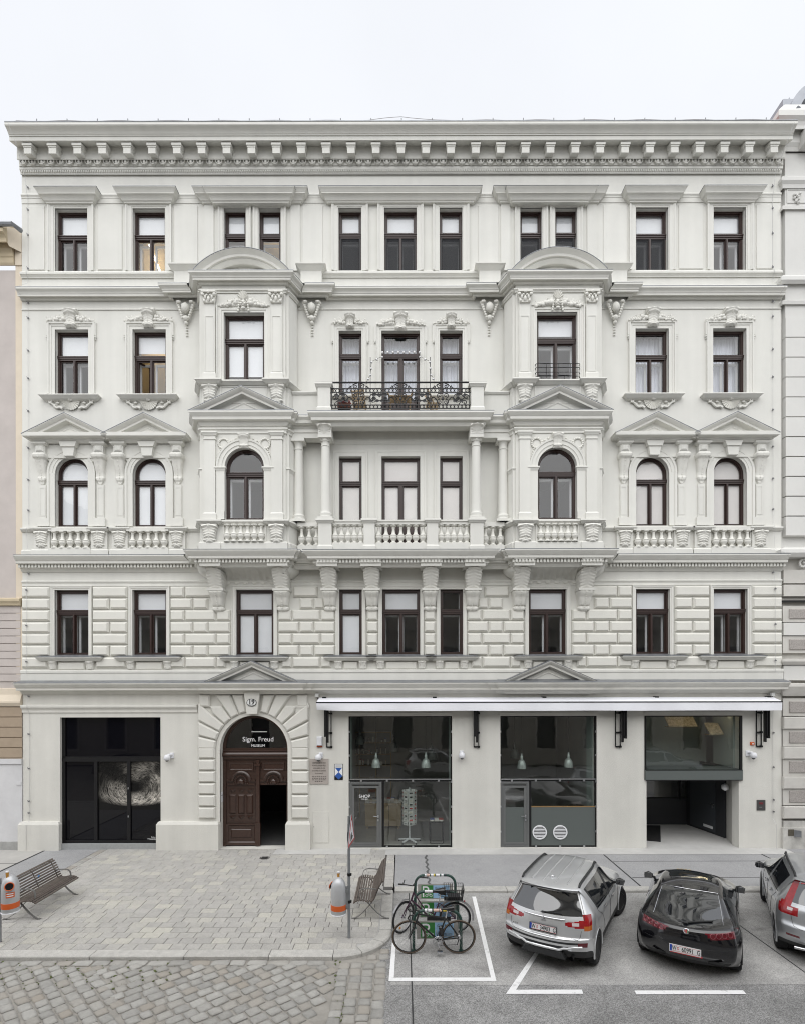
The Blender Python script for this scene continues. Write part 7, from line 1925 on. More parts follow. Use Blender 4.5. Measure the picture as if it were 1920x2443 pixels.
hb, ht, bb, stp, rh = (.145,0,.665), (.185,0,.80), (.565,0,.275), (.715,0,.72), (B,0,R)
tubes(t,'frame',BLKP,[(ht,stp,.016),(hb,bb,.019),(stp,bb,.017),(hb,ht,.02),(bb,(rh[0],.05,rh[2]),.011),(bb,(rh[0],-.05,rh[2]),.011),(stp,(rh[0],.05,rh[2]),.009),(stp,(rh[0],-.05,rh[2]),.009)])
tubes(t,'fork',BLKP,[(hb,(.09,.045,.52),.014),((.09,.045,.52),(0,.05,R),.011),(hb,(.09,-.045,.52),.014),((.09,-.045,.52),(0,-.05,R),.011)])
m = MB(); m.tube([ht,(.19,0,.86),(.10,0,.88)],.014,8); part(m,'stem',BLKP,t,40)
m = MB()
for s in (-1,1): m.tube([(.10,0,.88),(.10,s*.17,.88),(.07,s*.20,.88),(.0,s*.20,.87),(-.03,s*.20,.82),(.0,s*.20,.77),(.07,s*.20,.75)],.014,7)
part(m,'handlebar',BLKP,t,50)
m = MB(); m.tube([(.10,.1,.88),(.02,.12,.99),(.1,.02,.80)],.004,4); m.tube([(.10,-.1,.88),(.0,-.1,.96),(.13,-.02,.76)],.004,4); part(m,'brake_cable',IRON,t)
m = MB(); m.tube([stp,(.745,0,.86)],.013,8); part(m,'seat_post',CHR,t,40)
m = MB(); m.tube([(.62,0,.90),(.70,0,.905),(.80,0,.905),(.88,0,.915)],.03,8,rad=[.016,.024,.05,.062]); part(m,'saddle',BLKP,t,60)
m = MB(); n = 20
m.tube([(bb[0]+.095*math.cos(2*PI*k/n),-.05,bb[2]+.095*math.sin(2*PI*k/n)) for k in range(n)],.007,5,True); m.tube([(bb[0]+.07*math.cos(2*PI*k/n),-.05,bb[2]+.07*math.sin(2*PI*k/n)) for k in range(n)],.006,5,True)
for k in range(5): a = 2*PI*k/5; m.bar((bb[0],-.05,bb[2]),(bb[0]+.09*math.cos(a),-.05,bb[2]+.09*math.sin(a)),.014,.008)
part(m,'chainring',ALU,t,40)
m = MB(); m.bar((bb[0],-.07,bb[2]),(bb[0]+.03,-.075,bb[2]-.165),.022,.014); m.box(bb[0]-.02,bb[0]+.08,-.16,-.08,bb[2]-.185,bb[2]-.16); m.bar((bb[0],.07,bb[2]),(bb[0]-.03,.075,bb[2]+.165),.022,.014); part(m,'crank',CHR,t)
m = MB(); m.lathe([(.0,-.012),(.05,-.012),(.035,.012),(0,.012)],seg=14); c_ = part(m,'cassette',ALU,t,40); c_.location = (B,-.035,R); c_.rotation_euler = (PI/2,0,0)
m = MB(); m.tube([(bb[0],-.05,bb[2]+.095),(B,-.04,R+.045)],.005,4); m.tube([(bb[0],-.05,bb[2]-.095),(B-.02,-.04,R-.13),(B,-.04,R-.05)],.005,4); m.bar((B-.0,-.045,R-.02),(B-.03,-.045,R-.14),.03,.012); part(m,'chain',IRON,t)
m = MB(); m.ball((.63,0,.45),.055,1,1,1.9); m.ball((.62,0,.52),.05); m.ball((.61,.02,.40),.05); part(m,'lock_chain',BLKP,t)
fx, fy = gg(961,2226,ZR)
t = thing('bicycle','purple step-through bicycle with rear basket behind the black one','bicycle',(fx,fy,ZR+.005)); t.rotation_euler = (math.radians(4),0,math.radians(-1))
B = 1.10
wheel(t,(0,0,R),R,math.radians(50),.02); wheel(t,(B,0,R),R,0,.02)
hb, ht, bb, stp, rh = (.17,0,.72), (.22,0,.88), (.62,0,.28), (.76,0,.66), (B,0,R)
tubes(t,'frame',PURP,[(hb,bb,.019),(ht,(.45,0,.52),.014),((.45,0,.52),(.67,0,.40),.014),(stp,bb,.017),(hb,ht,.021),(bb,(rh[0],.05,rh[2]),.011),(bb,(rh[0],-.05,rh[2]),.011),(stp,(rh[0],.05,rh[2]),.009),(stp,(rh[0],-.05,rh[2]),.009)])
tubes(t,'fork',PURP,[(hb,(.09,.06,.55),.014),((.09,.06,.55),(.03,.045,R),.011),(hb,(.06,-.04,.55),.014),((.06,-.04,.55),(-.03,-.045,R),.011)])
m = MB(); m.tube([ht,(.24,0,1.02),(.20,0,1.05)],.013,8); part(m,'stem',BLKP,t,40)
m = MB(); m.tube([(-.08,-.12,1.12),(.06,-.15,1.12),(.20,-.05,1.05),(.24,.08,1.05),(.34,.25,1.10),(.50,.28,1.08)],.012,8); m.tube([(-.10,-.12,1.12),(.02,-.145,1.125)],.018,8); m.tube([(.40,.27,1.10),(.52,.285,1.08)],.018,8); m.bar((.0,-.14,1.13),(.03,-.05,1.18),.02,.02); part(m,'handlebar',BLKP,t,50)
m = MB(); m.tube([stp,(.79,0,.86)],.013,8); part(m,'seat_post',CHR,t,40)
m = MB(); m.tube([(.62,0,.91),(.70,0,.92),(.80,0,.91),(.90,0,.92)],.03,8,rad=[.02,.035,.075,.085]); part(m,'saddle',BLKP,t,60)
m = MB(); prn = [(B+.385*math.cos(a),0,R+.385*math.sin(a)) for a in [math.radians(-10+i*9) for i in range(20)]]
for p, q_ in zip(prn,prn[1:]): m.bar((p[0],0,p[2]),(q_[0],0,q_[2]),.045,.006,(0,1,0))
part(m,'mudguard',ALU,t)
m = MB(); prn = [(.37*math.cos(a)*math.cos(.87),.37*math.cos(a)*math.sin(.87),R+.37*math.sin(a)) for a in [math.radians(20+i*9) for i in range(15)]]
for p, q_ in zip(prn,prn[1:]): m.bar(p,q_,.04,.006)
part(m,'mudguard',ALU,t)
m = MB(); m.box(.86,1.26,-.07,.07,.74,.75)
for s in (-1,1): m.tube([(1.15,s*.06,.75),(B,s*.06,R)],.006,5)
part(m,'carrier',BLKP,t)
m = MB()
for z in (.78,.86,.94,1.02):
    k = (z-.78)*.16; m.tube([(.90-k,-.13-k,z),(1.24+k,-.13-k,z),(1.24+k,.13+k,z),(.90-k,.13+k,z)],.006,4,True)
for k in range(10):
    x = .90+.34*k/9
    for s in (-1,1): m.tube([(x,s*.13,.77),(x+(x-1.07)*.1,s*.17,1.02)],.004,4)
for k in range(6):
    y = -.13+.26*k/5; m.tube([(.90,y,.77),(.862,y*1.2,1.02)],.004,4); m.tube([(1.24,y,.77),(1.278,y*1.2,1.02)],.004,4)
part(m,'basket',IRON,t)
m = MB(); m.box(.95,1.2,-.1,.1,.78,.83); part(m,'basket_net',M('basket_fabric',(.02,.02,.022),rough=.9),t)
m = MB(); m.ball((1.30,0,.70),.03,.5,1,.7); part(m,'rear_lamp',M('red_reflector',(.35,.01,.01),rough=.3),t)
for k, a in enumerate((.9,4.2)):
    m = MB(); m.ball((.22*math.cos(a)*math.cos(.87),.22*math.cos(a)*math.sin(.87)-.01,R+.22*math.sin(a)),.035,.7,.3,.9); part(m,'spoke_reflector',M('amber_reflector',(.6,.25,.03),rough=.3),t)
m = MB(); m.tube([(bb[0]+.085*math.cos(2*PI*k/16),-.05,bb[2]+.085*math.sin(2*PI*k/16)) for k in range(16)],.007,5,True); m.box(.5,1.0,-.07,-.045,.30,.38); m.bar((bb[0],-.07,bb[2]),(bb[0]-.1,-.075,bb[2]-.13),.022,.014); m.box(.46,.56,-.16,-.08,.13,.155); part(m,'chain_guard',BLKP,t)
# ================================================================== PARKED CARS
def paint(name, col, metal, rough, coat=1.0):
    m, n, l, b = mat_new(name)
    b.inputs['Base Color'].default_value = (*col,1); b.inputs['Metallic'].default_value = metal; b.inputs['Roughness'].default_value = rough
    b.inputs['Coat Weight'].default_value = coat; b.inputs['Coat Roughness'].default_value = .03
    geo = n.new('ShaderNodeNewGeometry'); t = n.new('ShaderNodeTexNoise'); t.inputs['Scale'].default_value = 900; t.inputs['Detail'].default_value = 1
    l.new(geo.outputs['Position'], t.inputs['Vector']); mr = n.new('ShaderNodeMapRange'); mr.inputs['To Min'].default_value = rough-.06; mr.inputs['To Max'].default_value = rough+.10
    t2 = n.new('ShaderNodeTexNoise'); t2.inputs['Scale'].default_value = 4; t2.inputs['Detail'].default_value = 6; l.new(geo.outputs['Position'], t2.inputs['Vector'])
    l.new(t2.outputs['Fac'], mr.inputs['Value']); l.new(mr.outputs[0], b.inputs['Roughness']); return m
SILV = paint('silver_paint',(.66,.67,.68),.6,.33); BLKC = paint('black_paint',(.004,.004,.006),.0,.14); BLKC.node_tree.nodes['Principled BSDF'].inputs['Coat IOR'].default_value = 1.5; GREYC = paint('grey_silver_paint',(.46,.475,.49),.6,.33)
CGL = M('car_glass',(.012,.014,.017),rough=.03,spec=.7,coat=.5); CGL.node_tree.nodes['Principled BSDF'].inputs['IOR'].default_value = 1.9; PLAST = M('black_plastic',(.022,.023,.024),rough=.55,var=.15,vs=20); TRED = M('tail_red',(.30,.006,.010),rough=.12,coat=.8,var=.25,vs=18); TORG = M('tail_amber',(.48,.13,.02),rough=.15,coat=.8); TCLR = M('tail_clear',(.62,.56,.56),rough=.15,coat=.8)
TDRK = M('tail_dark_red',(.13,.008,.015),rough=.1,coat=.9,var=.3,vs=22); RIMB = M('black_rim',(.015,.015,.016),rough=.3,metal=.4); RIMS = M('silver_rim',(.5,.5,.52),rough=.25,metal=.9); PLW = M('plate_white',(.74,.74,.74),rough=.45); PLB = M('plate_blue',(.02,.06,.35),rough=.4); PLR = M('plate_red',(.5,.02,.03),rough=.4); UNDER = M('underbody',(.008,.008,.008),rough=.9); GAP = M('panel_gap',(.012,.012,.013),rough=.7)
def crv(p, k, n):
    """Catmull-Rom over a list of tuples at parameter k in [0, n-1]"""
    i = min(int(k), n-2); f = k-i
    a, b, c, d = p[max(i-1,0)], p[i], p[i+1], p[min(i+2,n-1)]
    return tuple(.5*(2*q1+(q2-q0)*f+(2*q0-5*q1+4*q2-q3)*f*f+(3*q1-q0-3*q2+q3)*f**3) for q0,q1,q2,q3 in zip(a,b,c,d))
class Car:
    NS, NT, NV = 10, 20, 15
    def __init__(s, rows, bow=(2.4,2.6)):
        s.rows = [tuple(v for g in r for v in g) for r in rows]; s.n = len(rows); s.bow = bow
    def P(s, u, w, sgn=1):
        r = crv(s.rows, u, s.n); yc, zc, xe, ye, ze = r[:5]
        if w <= 1: return Vector((sgn*xe*w, yc+(ye-yc)*w**s.bow[0], zc+(ze-zc)*w**s.bow[1]))
        pts = [(xe,ye,ze), r[5:8], r[8:11], r[11:14]]
        q = crv(pts, min((w-1)*3, 2.9999), 4); return Vector((sgn*q[0], q[1], q[2]))
    def N(s, u, w, sgn=1):
        e = .03; a = s.P(min(u+e,s.n-1),w,sgn)-s.P(max(u-e,0),w,sgn); b = s.P(u,min(w+e,2),sgn)-s.P(u,max(w-e,0),sgn)
        n = a.cross(b); n.normalize(); c = s.P(u,w,sgn)-Vector((0,0,.7)); return n if n.dot(c) > 0 else -n
    def build(s, root, body_mat, regions, axles, Ra):
        us = [i/s.NS for i in range((s.n-1)*s.NS+1)]; ws = [i/s.NT for i in range(s.NT+1)]+[1+(i+1)/s.NV for i in range(s.NV)]
        groups = {}
        for sgn in (1,-1):
            g = [[s.P(u,w,sgn) for w in ws] for u in us]
            for i in range(len(us)-1):
                for j in range(len(ws)-1):
                    q = [g[i][j],g[i+1][j],g[i+1][j+1],g[i][j+1]]; c = sum(q,Vector())/4; u = (us[i]+us[i+1])/2; w = (ws[j]+ws[j+1])/2
                    if w > 1.12 and any(math.hypot(c.y-ay, c.z-.33) < Ra for ay in axles): continue
                    key = 'body'
                    for k, (nm, mt, per_side, pred) in enumerate(regions):
                        if pred(u,w,c): key = (k, sgn if per_side else 0); break
                    m = groups.setdefault(key, MB()); m.add(q if sgn > 0 else q[::-1], [(0,1,2,3)])
        part(groups.pop('body'), 'body', body_mat, root, 50)
        for key, m in groups.items(): nm, mt = regions[key[0]][:2]; part(m, nm, mt, root, 50)
    def line(s, root, name, mat, pts, r=.004, off=.001, sgns=(1,-1)):
        for sgn in sgns:
            m = MB(); m.tube([s.P(u,w,sgn)+s.N(u,w,sgn)*off for u,w in pts], r, 5); part(m, name, mat, root, 60)
def seq(a, b, n): return [(a[0]+(b[0]-a[0])*i/n, a[1]+(b[1]-a[1])*i/n) for i in range(n+1)]
def car_wheel(root, x, y, R, W, rim, nsp, steer=0):
    sg = 1 if x > 0 else -1
    w = bpy.data.objects.new('wheel', None); COL.objects.link(w); w.parent = root; w.location = (x,y,R); w.rotation_euler = (0,0,steer)
    def turn(m): m.v = [(z*sg, yy, -xx_) for xx_, yy, z in m.v]; return m
    m = MB(); rr = R*.64
    m.lathe([(rr,-W/2+.01),(rr+.03,-W/2),(R-.035,-W/2),(R-.008,-W/2+.02),(R,-W/2+.05),(R,W/2-.05),(R-.008,W/2-.02),(R-.035,W/2),(rr+.03,W/2),(rr,W/2-.012)],seg=36); part(turn(m),'tyre',RUB,w,35)
    m = MB(); m.lathe([(rr-.0,-W/2+.02),(rr,W/2-.01),(rr-.012,W/2-.006),(rr-.025,W/2-.03),(rr-.03,-W/2+.03)],seg=36)
    m.lathe([(0,W/2-.02),(.05,W/2-.022),(.06,W/2-.05),(.06,W/2-.09)],seg=16)
    for k in range(nsp):
        a = 2*PI*k/nsp; ca, sa = math.cos(a), math.sin(a); t = Vector((-sa,ca,0))
        for f in (-.5,.5):
            c0 = Vector((ca*.04,sa*.04,W/2-.035))+t*f*.03; c1 = Vector((ca*(rr-.01),sa*(rr-.01),W/2-.028))+t*f*.055; m.bar(c0,c1,.02,.025)
    part(turn(m),'rim',rim,w,35)
    m = MB(); m.lathe([(0,-.02),(rr-.05,-.02),(rr-.05,.0),(0,.0)],seg=20); part(turn(m),'brake_disc',UNDER,w)
def arch(root, x, y, R, name, mat, r=.022):
    m = MB(); m.tube([(x+(.0 if abs(a-PI/2) < 1 else 0), y+R*math.cos(a), .33+R*math.sin(a)) for a in [PI*(-.06+1.12*k/24) for k in range(25)]], r, 8); part(m, name, mat, root, 60)
def plate(root, c, tilt, s_, frame=BLACK):
    p = bpy.data.objects.new('licence_plate', None); COL.objects.link(p); p.parent = root; p.location = c; p.rotation_euler = (tilt,0,0)
    m = MB(); m.box(-.27,.27,-.012,.0,-.072,.065); part(m,'plate_frame',frame,p)
    m = MB(); m.box(-.26,.26,-.016,-.011,-.055,.057); part(m,'plate_field',PLW,p)
    m = MB(); m.box(-.26,-.222,-.018,-.014,-.055,.057); part(m,'euro_band',PLB,p)
    m = MB(); m.box(-.22,.26,-.0175,-.015,.049,.053); m.box(-.22,.26,-.0175,-.015,-.051,-.047); part(m,'plate_line',PLR,p)
    m = MB(); m.prism([(-.135,.03),(-.10,.03),(-.10,-.01),(-.1175,-.032),(-.135,-.01)],-.0185,-.015); part(m,'crest',PLR,p)
    m = MB(); m.box(-.123,-.112,-.020,-.017,-.02,.03); m.box(-.133,-.102,-.020,-.017,.002,.012); part(m,'crest_cross',PLW,p)
    text('W',.115,(-.183,-.0175,-.004),BLACK,p,sx=.62,bold=.001); text(s_[0],.115,(.045,-.0175,-.004),BLACK,p,sx=.72,bold=.001); text(s_[1],.115,(.228,-.0175,-.004),BLACK,p,sx=.68,bold=.001)
def side_mirror(root, x, y, z, mat):
    s = 1 if x > 0 else -1; m = MB(); m.ball((x,y,z),.1,1.15,.75,.85); part(m,'wing_mirror',mat,root,60); m = MB(); m.bar((x-s*.16,y+.03,z-.05),(x-s*.03,y,z-.03),.05,.04); part(m,'mirror_arm',PLAST,root); m = MB(); m.box(x-.085,x+.085,y-.085,y-.068,z-.055,z+.06); part(m,'mirror_glass',CGL,root)
def under(root, x, y0, y1, z): 
    m = MB(); m.box(-x,x,y0,y1,.17,z); part(m,'underbody',UNDER,root)
def car_thing(name, label, cat, x, y, hd, sc, grp='cars parked at an angle to the kerb'):
    t = thing(name,label,cat,(x,y,ZR+.006),-math.radians(hd),grp); t.scale = (sc,sc,sc); return t

# ---- silver compact SUV
asx = [((-2.02,.30),(.74,-1.86,.30),(.80,-1.80,.30),(.84,-1.76,.30),(.86,-1.72,.30)),
 ((-2.13,.46),(.80,-1.93,.47),(.86,-1.83,.46),(.885,-1.76,.42),(.88,-1.70,.30)),
 ((-2.155,.66),(.83,-1.94,.68),(.885,-1.80,.66),(.90,-1.68,.56),(.885,-1.62,.30)),
 ((-2.10,.72),(.84,-1.90,.74),(.895,-1.76,.72),(.905,-1.60,.60),(.885,-1.5,.30)),
 ((-2.075,.92),(.83,-1.87,.94),(.89,-1.68,.92),(.905,-1.48,.70),(.885,-1.36,.30)),
 ((-2.02,1.08),(.79,-1.80,1.10),(.87,-1.60,1.06),(.905,-1.38,.72),(.885,-1.22,.30)),
 ((-1.80,1.47),(.62,-1.62,1.46),(.845,-1.38,1.05),(.905,-1.2,.72),(.885,-1.08,.30)),
 ((-1.88,1.555),(.60,-1.68,1.525),(.845,-1.28,1.045),(.905,-1.12,.72),(.885,-1.0,.3)),
 ((-1.5,1.61),(.60,-1.4,1.565),(.85,-1.1,1.03),(.905,-1.0,.71),(.885,-.9,.3)),
 ((-.5,1.64),(.61,-.45,1.58),(.865,-.45,1.00),(.905,-.4,.7),(.885,-.4,.3)),
 ((.25,1.59),(.58,.15,1.54),(.87,.35,.98),(.905,.3,.69),(.885,.3,.3)),
 ((1.05,1.10),(.72,.80,1.05),(.87,.85,.95),(.905,.8,.69),(.885,.8,.3)),
 ((1.6,1.01),(.76,1.5,.95),(.87,1.3,.88),(.905,1.2,.68),(.885,1.1,.3)),
 ((2.0,.9),(.72,1.85,.84),(.85,1.7,.78),(.89,1.6,.65),(.88,1.55,.3)),
 ((2.2,.6),(.68,2.0,.6),(.82,1.85,.58),(.87,1.75,.5),(.86,1.7,.3)),
 ((2.12,.28),(.7,1.95,.28),(.8,1.85,.28),(.84,1.8,.28),(.85,1.75,.28))]
A = Car(asx)
t = car_thing('parked_car','silver compact SUV with dark roof rails and red tail lights','car',3.63,-5.41,31,.945)
A.build(t, SILV, [
 ('rear_window',CGL,False,lambda u,w,c: 5.0 < u < 6.0 and w < .9),
 ('windscreen',CGL,False,lambda u,w,c: 10.2 < u < 10.9 and w < .92),
 ('side_window',CGL,True,lambda u,w,c: 1.06 < w < 1.30 and (8.0 < u < 9.4 or 9.6 < u < 10.7)),
 ('pillar_trim',PLAST,True,lambda u,w,c: 1.06 < w < 1.30 and (7.8 < u < 8.0 or 9.4 < u < 9.6)),
 ('tail_light_amber',TORG,True,lambda u,w,c: 3.6 < u < 4.0 and .9 < w < 1.2),
 ('reversing_light',TCLR,True,lambda u,w,c: 4.0+.3*(.8-w) < u < 4.4-.3*(.8-w) and .64 < w < .8),
 ('tail_light',TRED,True,lambda u,w,c: (3.75+.55*(.9-w) < u < 4.75-.9*(.9-w) and .5 < w < .9) or (3.75 < u < 5.1 and .9 < w < 1.2)),
 ('reflector',TDRK,True,lambda u,w,c: 1.4 < u < 1.8 and .8 < w < .98),
 ('bumper_insert',PLAST,False,lambda u,w,c: 1.6 < u < 1.8 and w < .8),
 ('lower_bumper',PLAST,False,lambda u,w,c: u < 1.0 or (u < 1.4 and w < .6)),
 ('headlight',TCLR,True,lambda u,w,c: 13.0 < u < 13.6 and .6 < w < 1.2),
 ('grille',PLAST,False,lambda u,w,c: 13.4 < u < 14.6 and w < .6),
 ('sill_cladding',PLAST,True,lambda u,w,c: w > 1.88)], (-1.335,1.335), .375)
under(t,.70,-1.7,1.9,.6)
for s in (-1,1):
    for y, st in ((-1.335,0),(1.335,-.30)):
        car_wheel(t,s*.79,y,.335,.225,RIMB,7,st); arch(t,s*.895,y,.375,'wheel_arch',PLAST if 0 else SILV,.02)
    m = MB(); m.tube([A.P(7.55+.26*k,.97,s)+Vector((0,0,.0 if k in (0,9) else .04)) for k in range(10)],.024,8); part(m,'roof_rail',PLAST,t,60)
for k in (-.36,-.12,.12,.36):
    m = MB(); m.tube([A.P(7.7+.25*j,abs(k)/.6,1 if k > 0 else -1)+Vector((0,0,.003)) for j in range(9)],.016,6); part(m,'roof_rib',SILV,t,60)
m = MB(); m.ball((0,-1.42,1.625),.045,1,1.2,.9); part(m,'antenna_dome',SILV,t,60)
A.line(t,'panel_gap',GAP,seq((2.1,0),(2.1,.72),8)+seq((2.6,.80),(3.6,.84),4)); A.line(t,'panel_gap',GAP,seq((4.6,.92),(6.3,.96),8)); A.line(t,'panel_gap',GAP,seq((9.45,1.31),(9.45,1.86),8)); A.line(t,'panel_gap',GAP,seq((7.7,1.32),(8.3,1.5),4)+seq((8.3,1.5),(8.6,1.86),4)); A.line(t,'panel_gap',GAP,seq((11.0,1.02),(11.1,1.86),8))
A.line(t,'window_trim',PLAST,seq((7.8,1.30),(10.8,1.31),16),.008)
m = MB(); m.tube([A.P(4.72,k/10,1)+Vector((0,-.012,0)) if k >= 0 else A.P(4.72,-k/10,-1)+Vector((0,-.012,0)) for k in range(-5,6)],.013,6); part(m,'chrome_bar',CHR,t,60)
m = MB()
for a in (90,210,330):
    r = math.radians(a); c = Vector((0,-2.06,.985)); d = Vector((math.cos(r),0,math.sin(r))); p = Vector((-d.z,0,d.x)); q4 = [c,c+d*.03+p*.017,c+d*.06,c+d*.03-p*.017]
    m.add([v+Vector((0,-.022,0)) for v in q4]+q4,[(0,1,2,3),(0,4,5,1),(1,5,6,2),(2,6,7,3),(3,7,4,0)])
part(m,'badge',CHR,t)
plate(t,(0,-2.112,.82),math.radians(-6),('34903','G'))
m = MB(); m.bar((-.02,-2.045,1.115),(.34,-1.995,1.125),.02,.018); m.ball((-.02,-2.04,1.11),.03,1.3,.8,.8); part(m,'rear_wiper',PLAST,t)
m = MB(); m.tube([(-.5,-1.885,1.525),(0,-1.905,1.54),(.5,-1.885,1.525)],.012,6); part(m,'spoiler_edge',PLAST,t)
m = MB(); m.box(-.40,.40,-2.10,-1.95,.30,.44); m.frustum([(-.44,.30),(.44,.30),(.36,.46),(-.36,.46)],-2.0,-2.13,.03,-2.15); part(m,'skid_plate',PLAST,t)
m = MB(); m.tube([A.P(1.25,k/10,1)+Vector((0,-.012,-.035 if abs(k) < 5 else (.03 if abs(k) > 6 else 0))) if k >= 0 else A.P(1.25,-k/10,-1)+Vector((0,-.012,-.035 if abs(k) < 5 else (.03 if abs(k) > 6 else 0))) for k in range(-9,10)],.026,6); part(m,'bumper_trim',SILV,t,60)
m = MB(); m.tube([(.56,-2.14,.36),(.56,-1.9,.36)],.038,12,caps=False); m.tube([(.56,-2.145,.36),(.56,-2.135,.36)],.042,12,caps=False); part(m,'exhaust',CHR,t,60)
for s in (-1,1):
    side_mirror(t,s*1.0,.62,1.06,PLAST)
    for u, w in ((8.75,1.40),(9.75,1.41)):
        p = A.P(u,w,s); m = MB(); m.bar(p+Vector((s*.022,-.09,0)),p+Vector((s*.022,.09,.0)),.022,.03); part(m,'door_handle',CHR,t)
text('ASX',.055,(-.58,-2.07,.775),BLACK,t,name='model_lettering',sx=1.2); text('INTENSE',.035,(.60,-2.045,.70),GREYMETAL,t,name='model_lettering')

# ---- black coupe
bre = [((-1.98,.24),(.72,-1.80,.24),(.80,-1.74,.24),(.85,-1.7,.24),(.87,-1.66,.24)),
 ((-2.10,.38),(.80,-1.86,.38),(.87,-1.74,.38),(.905,-1.66,.35),(.89,-1.6,.24)),
 ((-2.135,.58),(.83,-1.87,.60),(.90,-1.70,.58),(.92,-1.58,.48),(.89,-1.5,.24)),
 ((-2.12,.77),(.80,-1.82,.80),(.90,-1.62,.76),(.925,-1.48,.56),(.89,-1.38,.24)),
 ((-2.07,.90),(.76,-1.74,.94),(.89,-1.50,.86),(.925,-1.35,.60),(.89,-1.24,.24)),
 ((-1.86,.97),(.70,-1.42,1.03),(.87,-1.3,.89),(.915,-1.2,.62),(.89,-1.1,.24)),
 ((-1.42,1.15),(.635,-1.15,1.16),(.85,-1.05,.91),(.905,-1.0,.62),(.89,-.95,.24)),
 ((-.98,1.30),(.575,-.85,1.265),(.845,-.75,.91),(.90,-.75,.62),(.89,-.72,.24)),
 ((-.35,1.37),(.56,-.3,1.31),(.85,-.3,.90),(.90,-.3,.62),(.89,-.3,.24)),
 ((.25,1.33),(.54,.15,1.27),(.86,.3,.88),(.905,.3,.62),(.89,.3,.24)),
 ((1.1,.98),(.70,.85,.95),(.87,.85,.86),(.91,.8,.62),(.89,.8,.24)),
 ((1.7,.88),(.72,1.55,.83),(.87,1.35,.79),(.91,1.25,.6),(.89,1.15,.24)),
 ((2.1,.70),(.6,1.95,.68),(.80,1.75,.65),(.87,1.65,.52),(.86,1.6,.24)),
 ((2.27,.48),(.55,2.1,.48),(.76,1.9,.46),(.84,1.8,.4),(.84,1.7,.24)),
 ((2.2,.24),(.55,2.05,.24),(.74,1.92,.24),(.8,1.85,.24),(.82,1.78,.24))]
B_ = Car(bre,(2.2,2.6))
t = car_thing('parked_car','black glossy coupe with raked rear window and dark panoramic roof','car',6.15,-5.67,30.5,.95)
B_.build(t, BLKC, [
 ('rear_window',CGL,False,lambda u,w,c: (5.0 < u < 7.0 and w < .88) or (4.4 < u < 5.0 and w < .88-(5.0-u)*1.2)),
 ('roof_glass',CGL,False,lambda u,w,c: 7.8 < u < 9.0 and w < .85),
 ('windscreen',CGL,False,lambda u,w,c: 9.2 < u < 9.9 and w < .92),
 ('side_window',CGL,True,lambda u,w,c: 1.05 < w < 1.28 and (6.4 < u < 7.6 or 7.8 < u < 9.7)),
 ('tail_light',TDRK,True,lambda u,w,c: 3.0 < u < 3.8 and .4+.12*(3.8-u) < w < 1.06),
 ('lower_bumper',PLAST,False,lambda u,w,c: u < .8 and w < .95),
 ('headlight',TCLR,True,lambda u,w,c: 12.0 < u < 12.4 and .4 < w < 1.1)], (-1.265,1.265), .375)
under(t,.70,-1.7,1.9,.5)
for s in (-1,1):
    for y in (-1.265,1.265): car_wheel(t,s*.80,y,.335,.24,RIMS,5); arch(t,s*.915,y,.375,'wheel_arch',BLKC,.016)
    side_mirror(t,s*.94,.55,.98,BLKC)
    for k in range(4):
        w = .56+.12*k; p = B_.P(3.42,w,s)+B_.N(3.42,w,s)*.004; m = MB(); n = 14; nn = B_.N(3.42,w,s); uu = nn.cross(Vector((0,0,1))).normalized(); vv = uu.cross(nn)
        m.tube([p+uu*.045*math.cos(2*PI*j/n)+vv*.045*math.sin(2*PI*j/n) for j in range(n)],.006,5,True); part(m,'lamp_ring',M('lamp_ring',(.35,.10,.12),rough=.2,metal=.4) if (k == 0 and s == -1) else bpy.data.materials['lamp_ring'],t,60)
    m = MB(); p = B_.P(.95,.62,s); m.tube([p+Vector((dx,-.02+abs(dx)*.1,-.03)) for dx in (-.13,0,.13)],.035,8); part(m,'exhaust',UNDER,t,60)
B_.line(t,'window_chrome',CHR,seq((4.5,.84),(6.9,.90),14),.006); 
m = MB(); m.tube([B_.P(7.02,k/10,1)+Vector((0,0,.004)) if k >= 0 else B_.P(7.02,-k/10,-1)+Vector((0,0,.004)) for k in range(-9,10)],.006,5); part(m,'window_chrome',CHR,t,60)
B_.line(t,'panel_gap',GAP,seq((2.05,0),(2.05,.9),10)); B_.line(t,'panel_gap',GAP,seq((7.72,1.3),(7.72,1.9),8))
m = MB(); pw = B_.P(4.75,0); m.bar(pw+Vector((-.02,0,.03)),B_.P(5.0,.62)+Vector((0,0,.02)),.03,.018); m.ball(pw+Vector((-.02,0,.025)),.04,1.3,1,.6); part(m,'rear_wiper',PLAST,t)
c = B_.P(3.75,0)+Vector((0,-.012,.0))
bd = bpy.data.objects.new('badge', None); COL.objects.link(bd); bd.parent = t; bd.location = c; bd.rotation_euler = (math.radians(-28),0,0)
m = MB(); m.arc(0,0,[(0,0),(.05,0),(.052,-.012),(.044,-.016),(.04,-.010),(0,-.010)],0,2*PI,24,False); part(m,'badge_ring',CHR,bd,40)
m = MB(); m.box(-.008,.008,-.018,-.012,-.03,.03); m.box(-.032,-.002,-.018,-.012,-.006,.008); part(m,'badge_cross',PLR,bd); m = MB(); m.tube([(.02+.008*math.sin(k),-.016,-.028+.01*k) for k in range(6)],.005,5); part(m,'badge_serpent',SGR,bd)
plate(t,(-.02,-2.15,.53),math.radians(-6),('60991','G'),PLW)
m = MB(); m.box(-.27,.27,-2.168,-2.15,.445,.468); part(m,'plate_holder_strip',PLR,t)
m = MB()
for k in range(11): p = B_.P(9.02,.05+.05*k,-1)+Vector((0,0,.006)); m.ball(p,.008)
part(m,'roof_lettering',M('gold_letters',(.55,.38,.10),rough=.4),t)

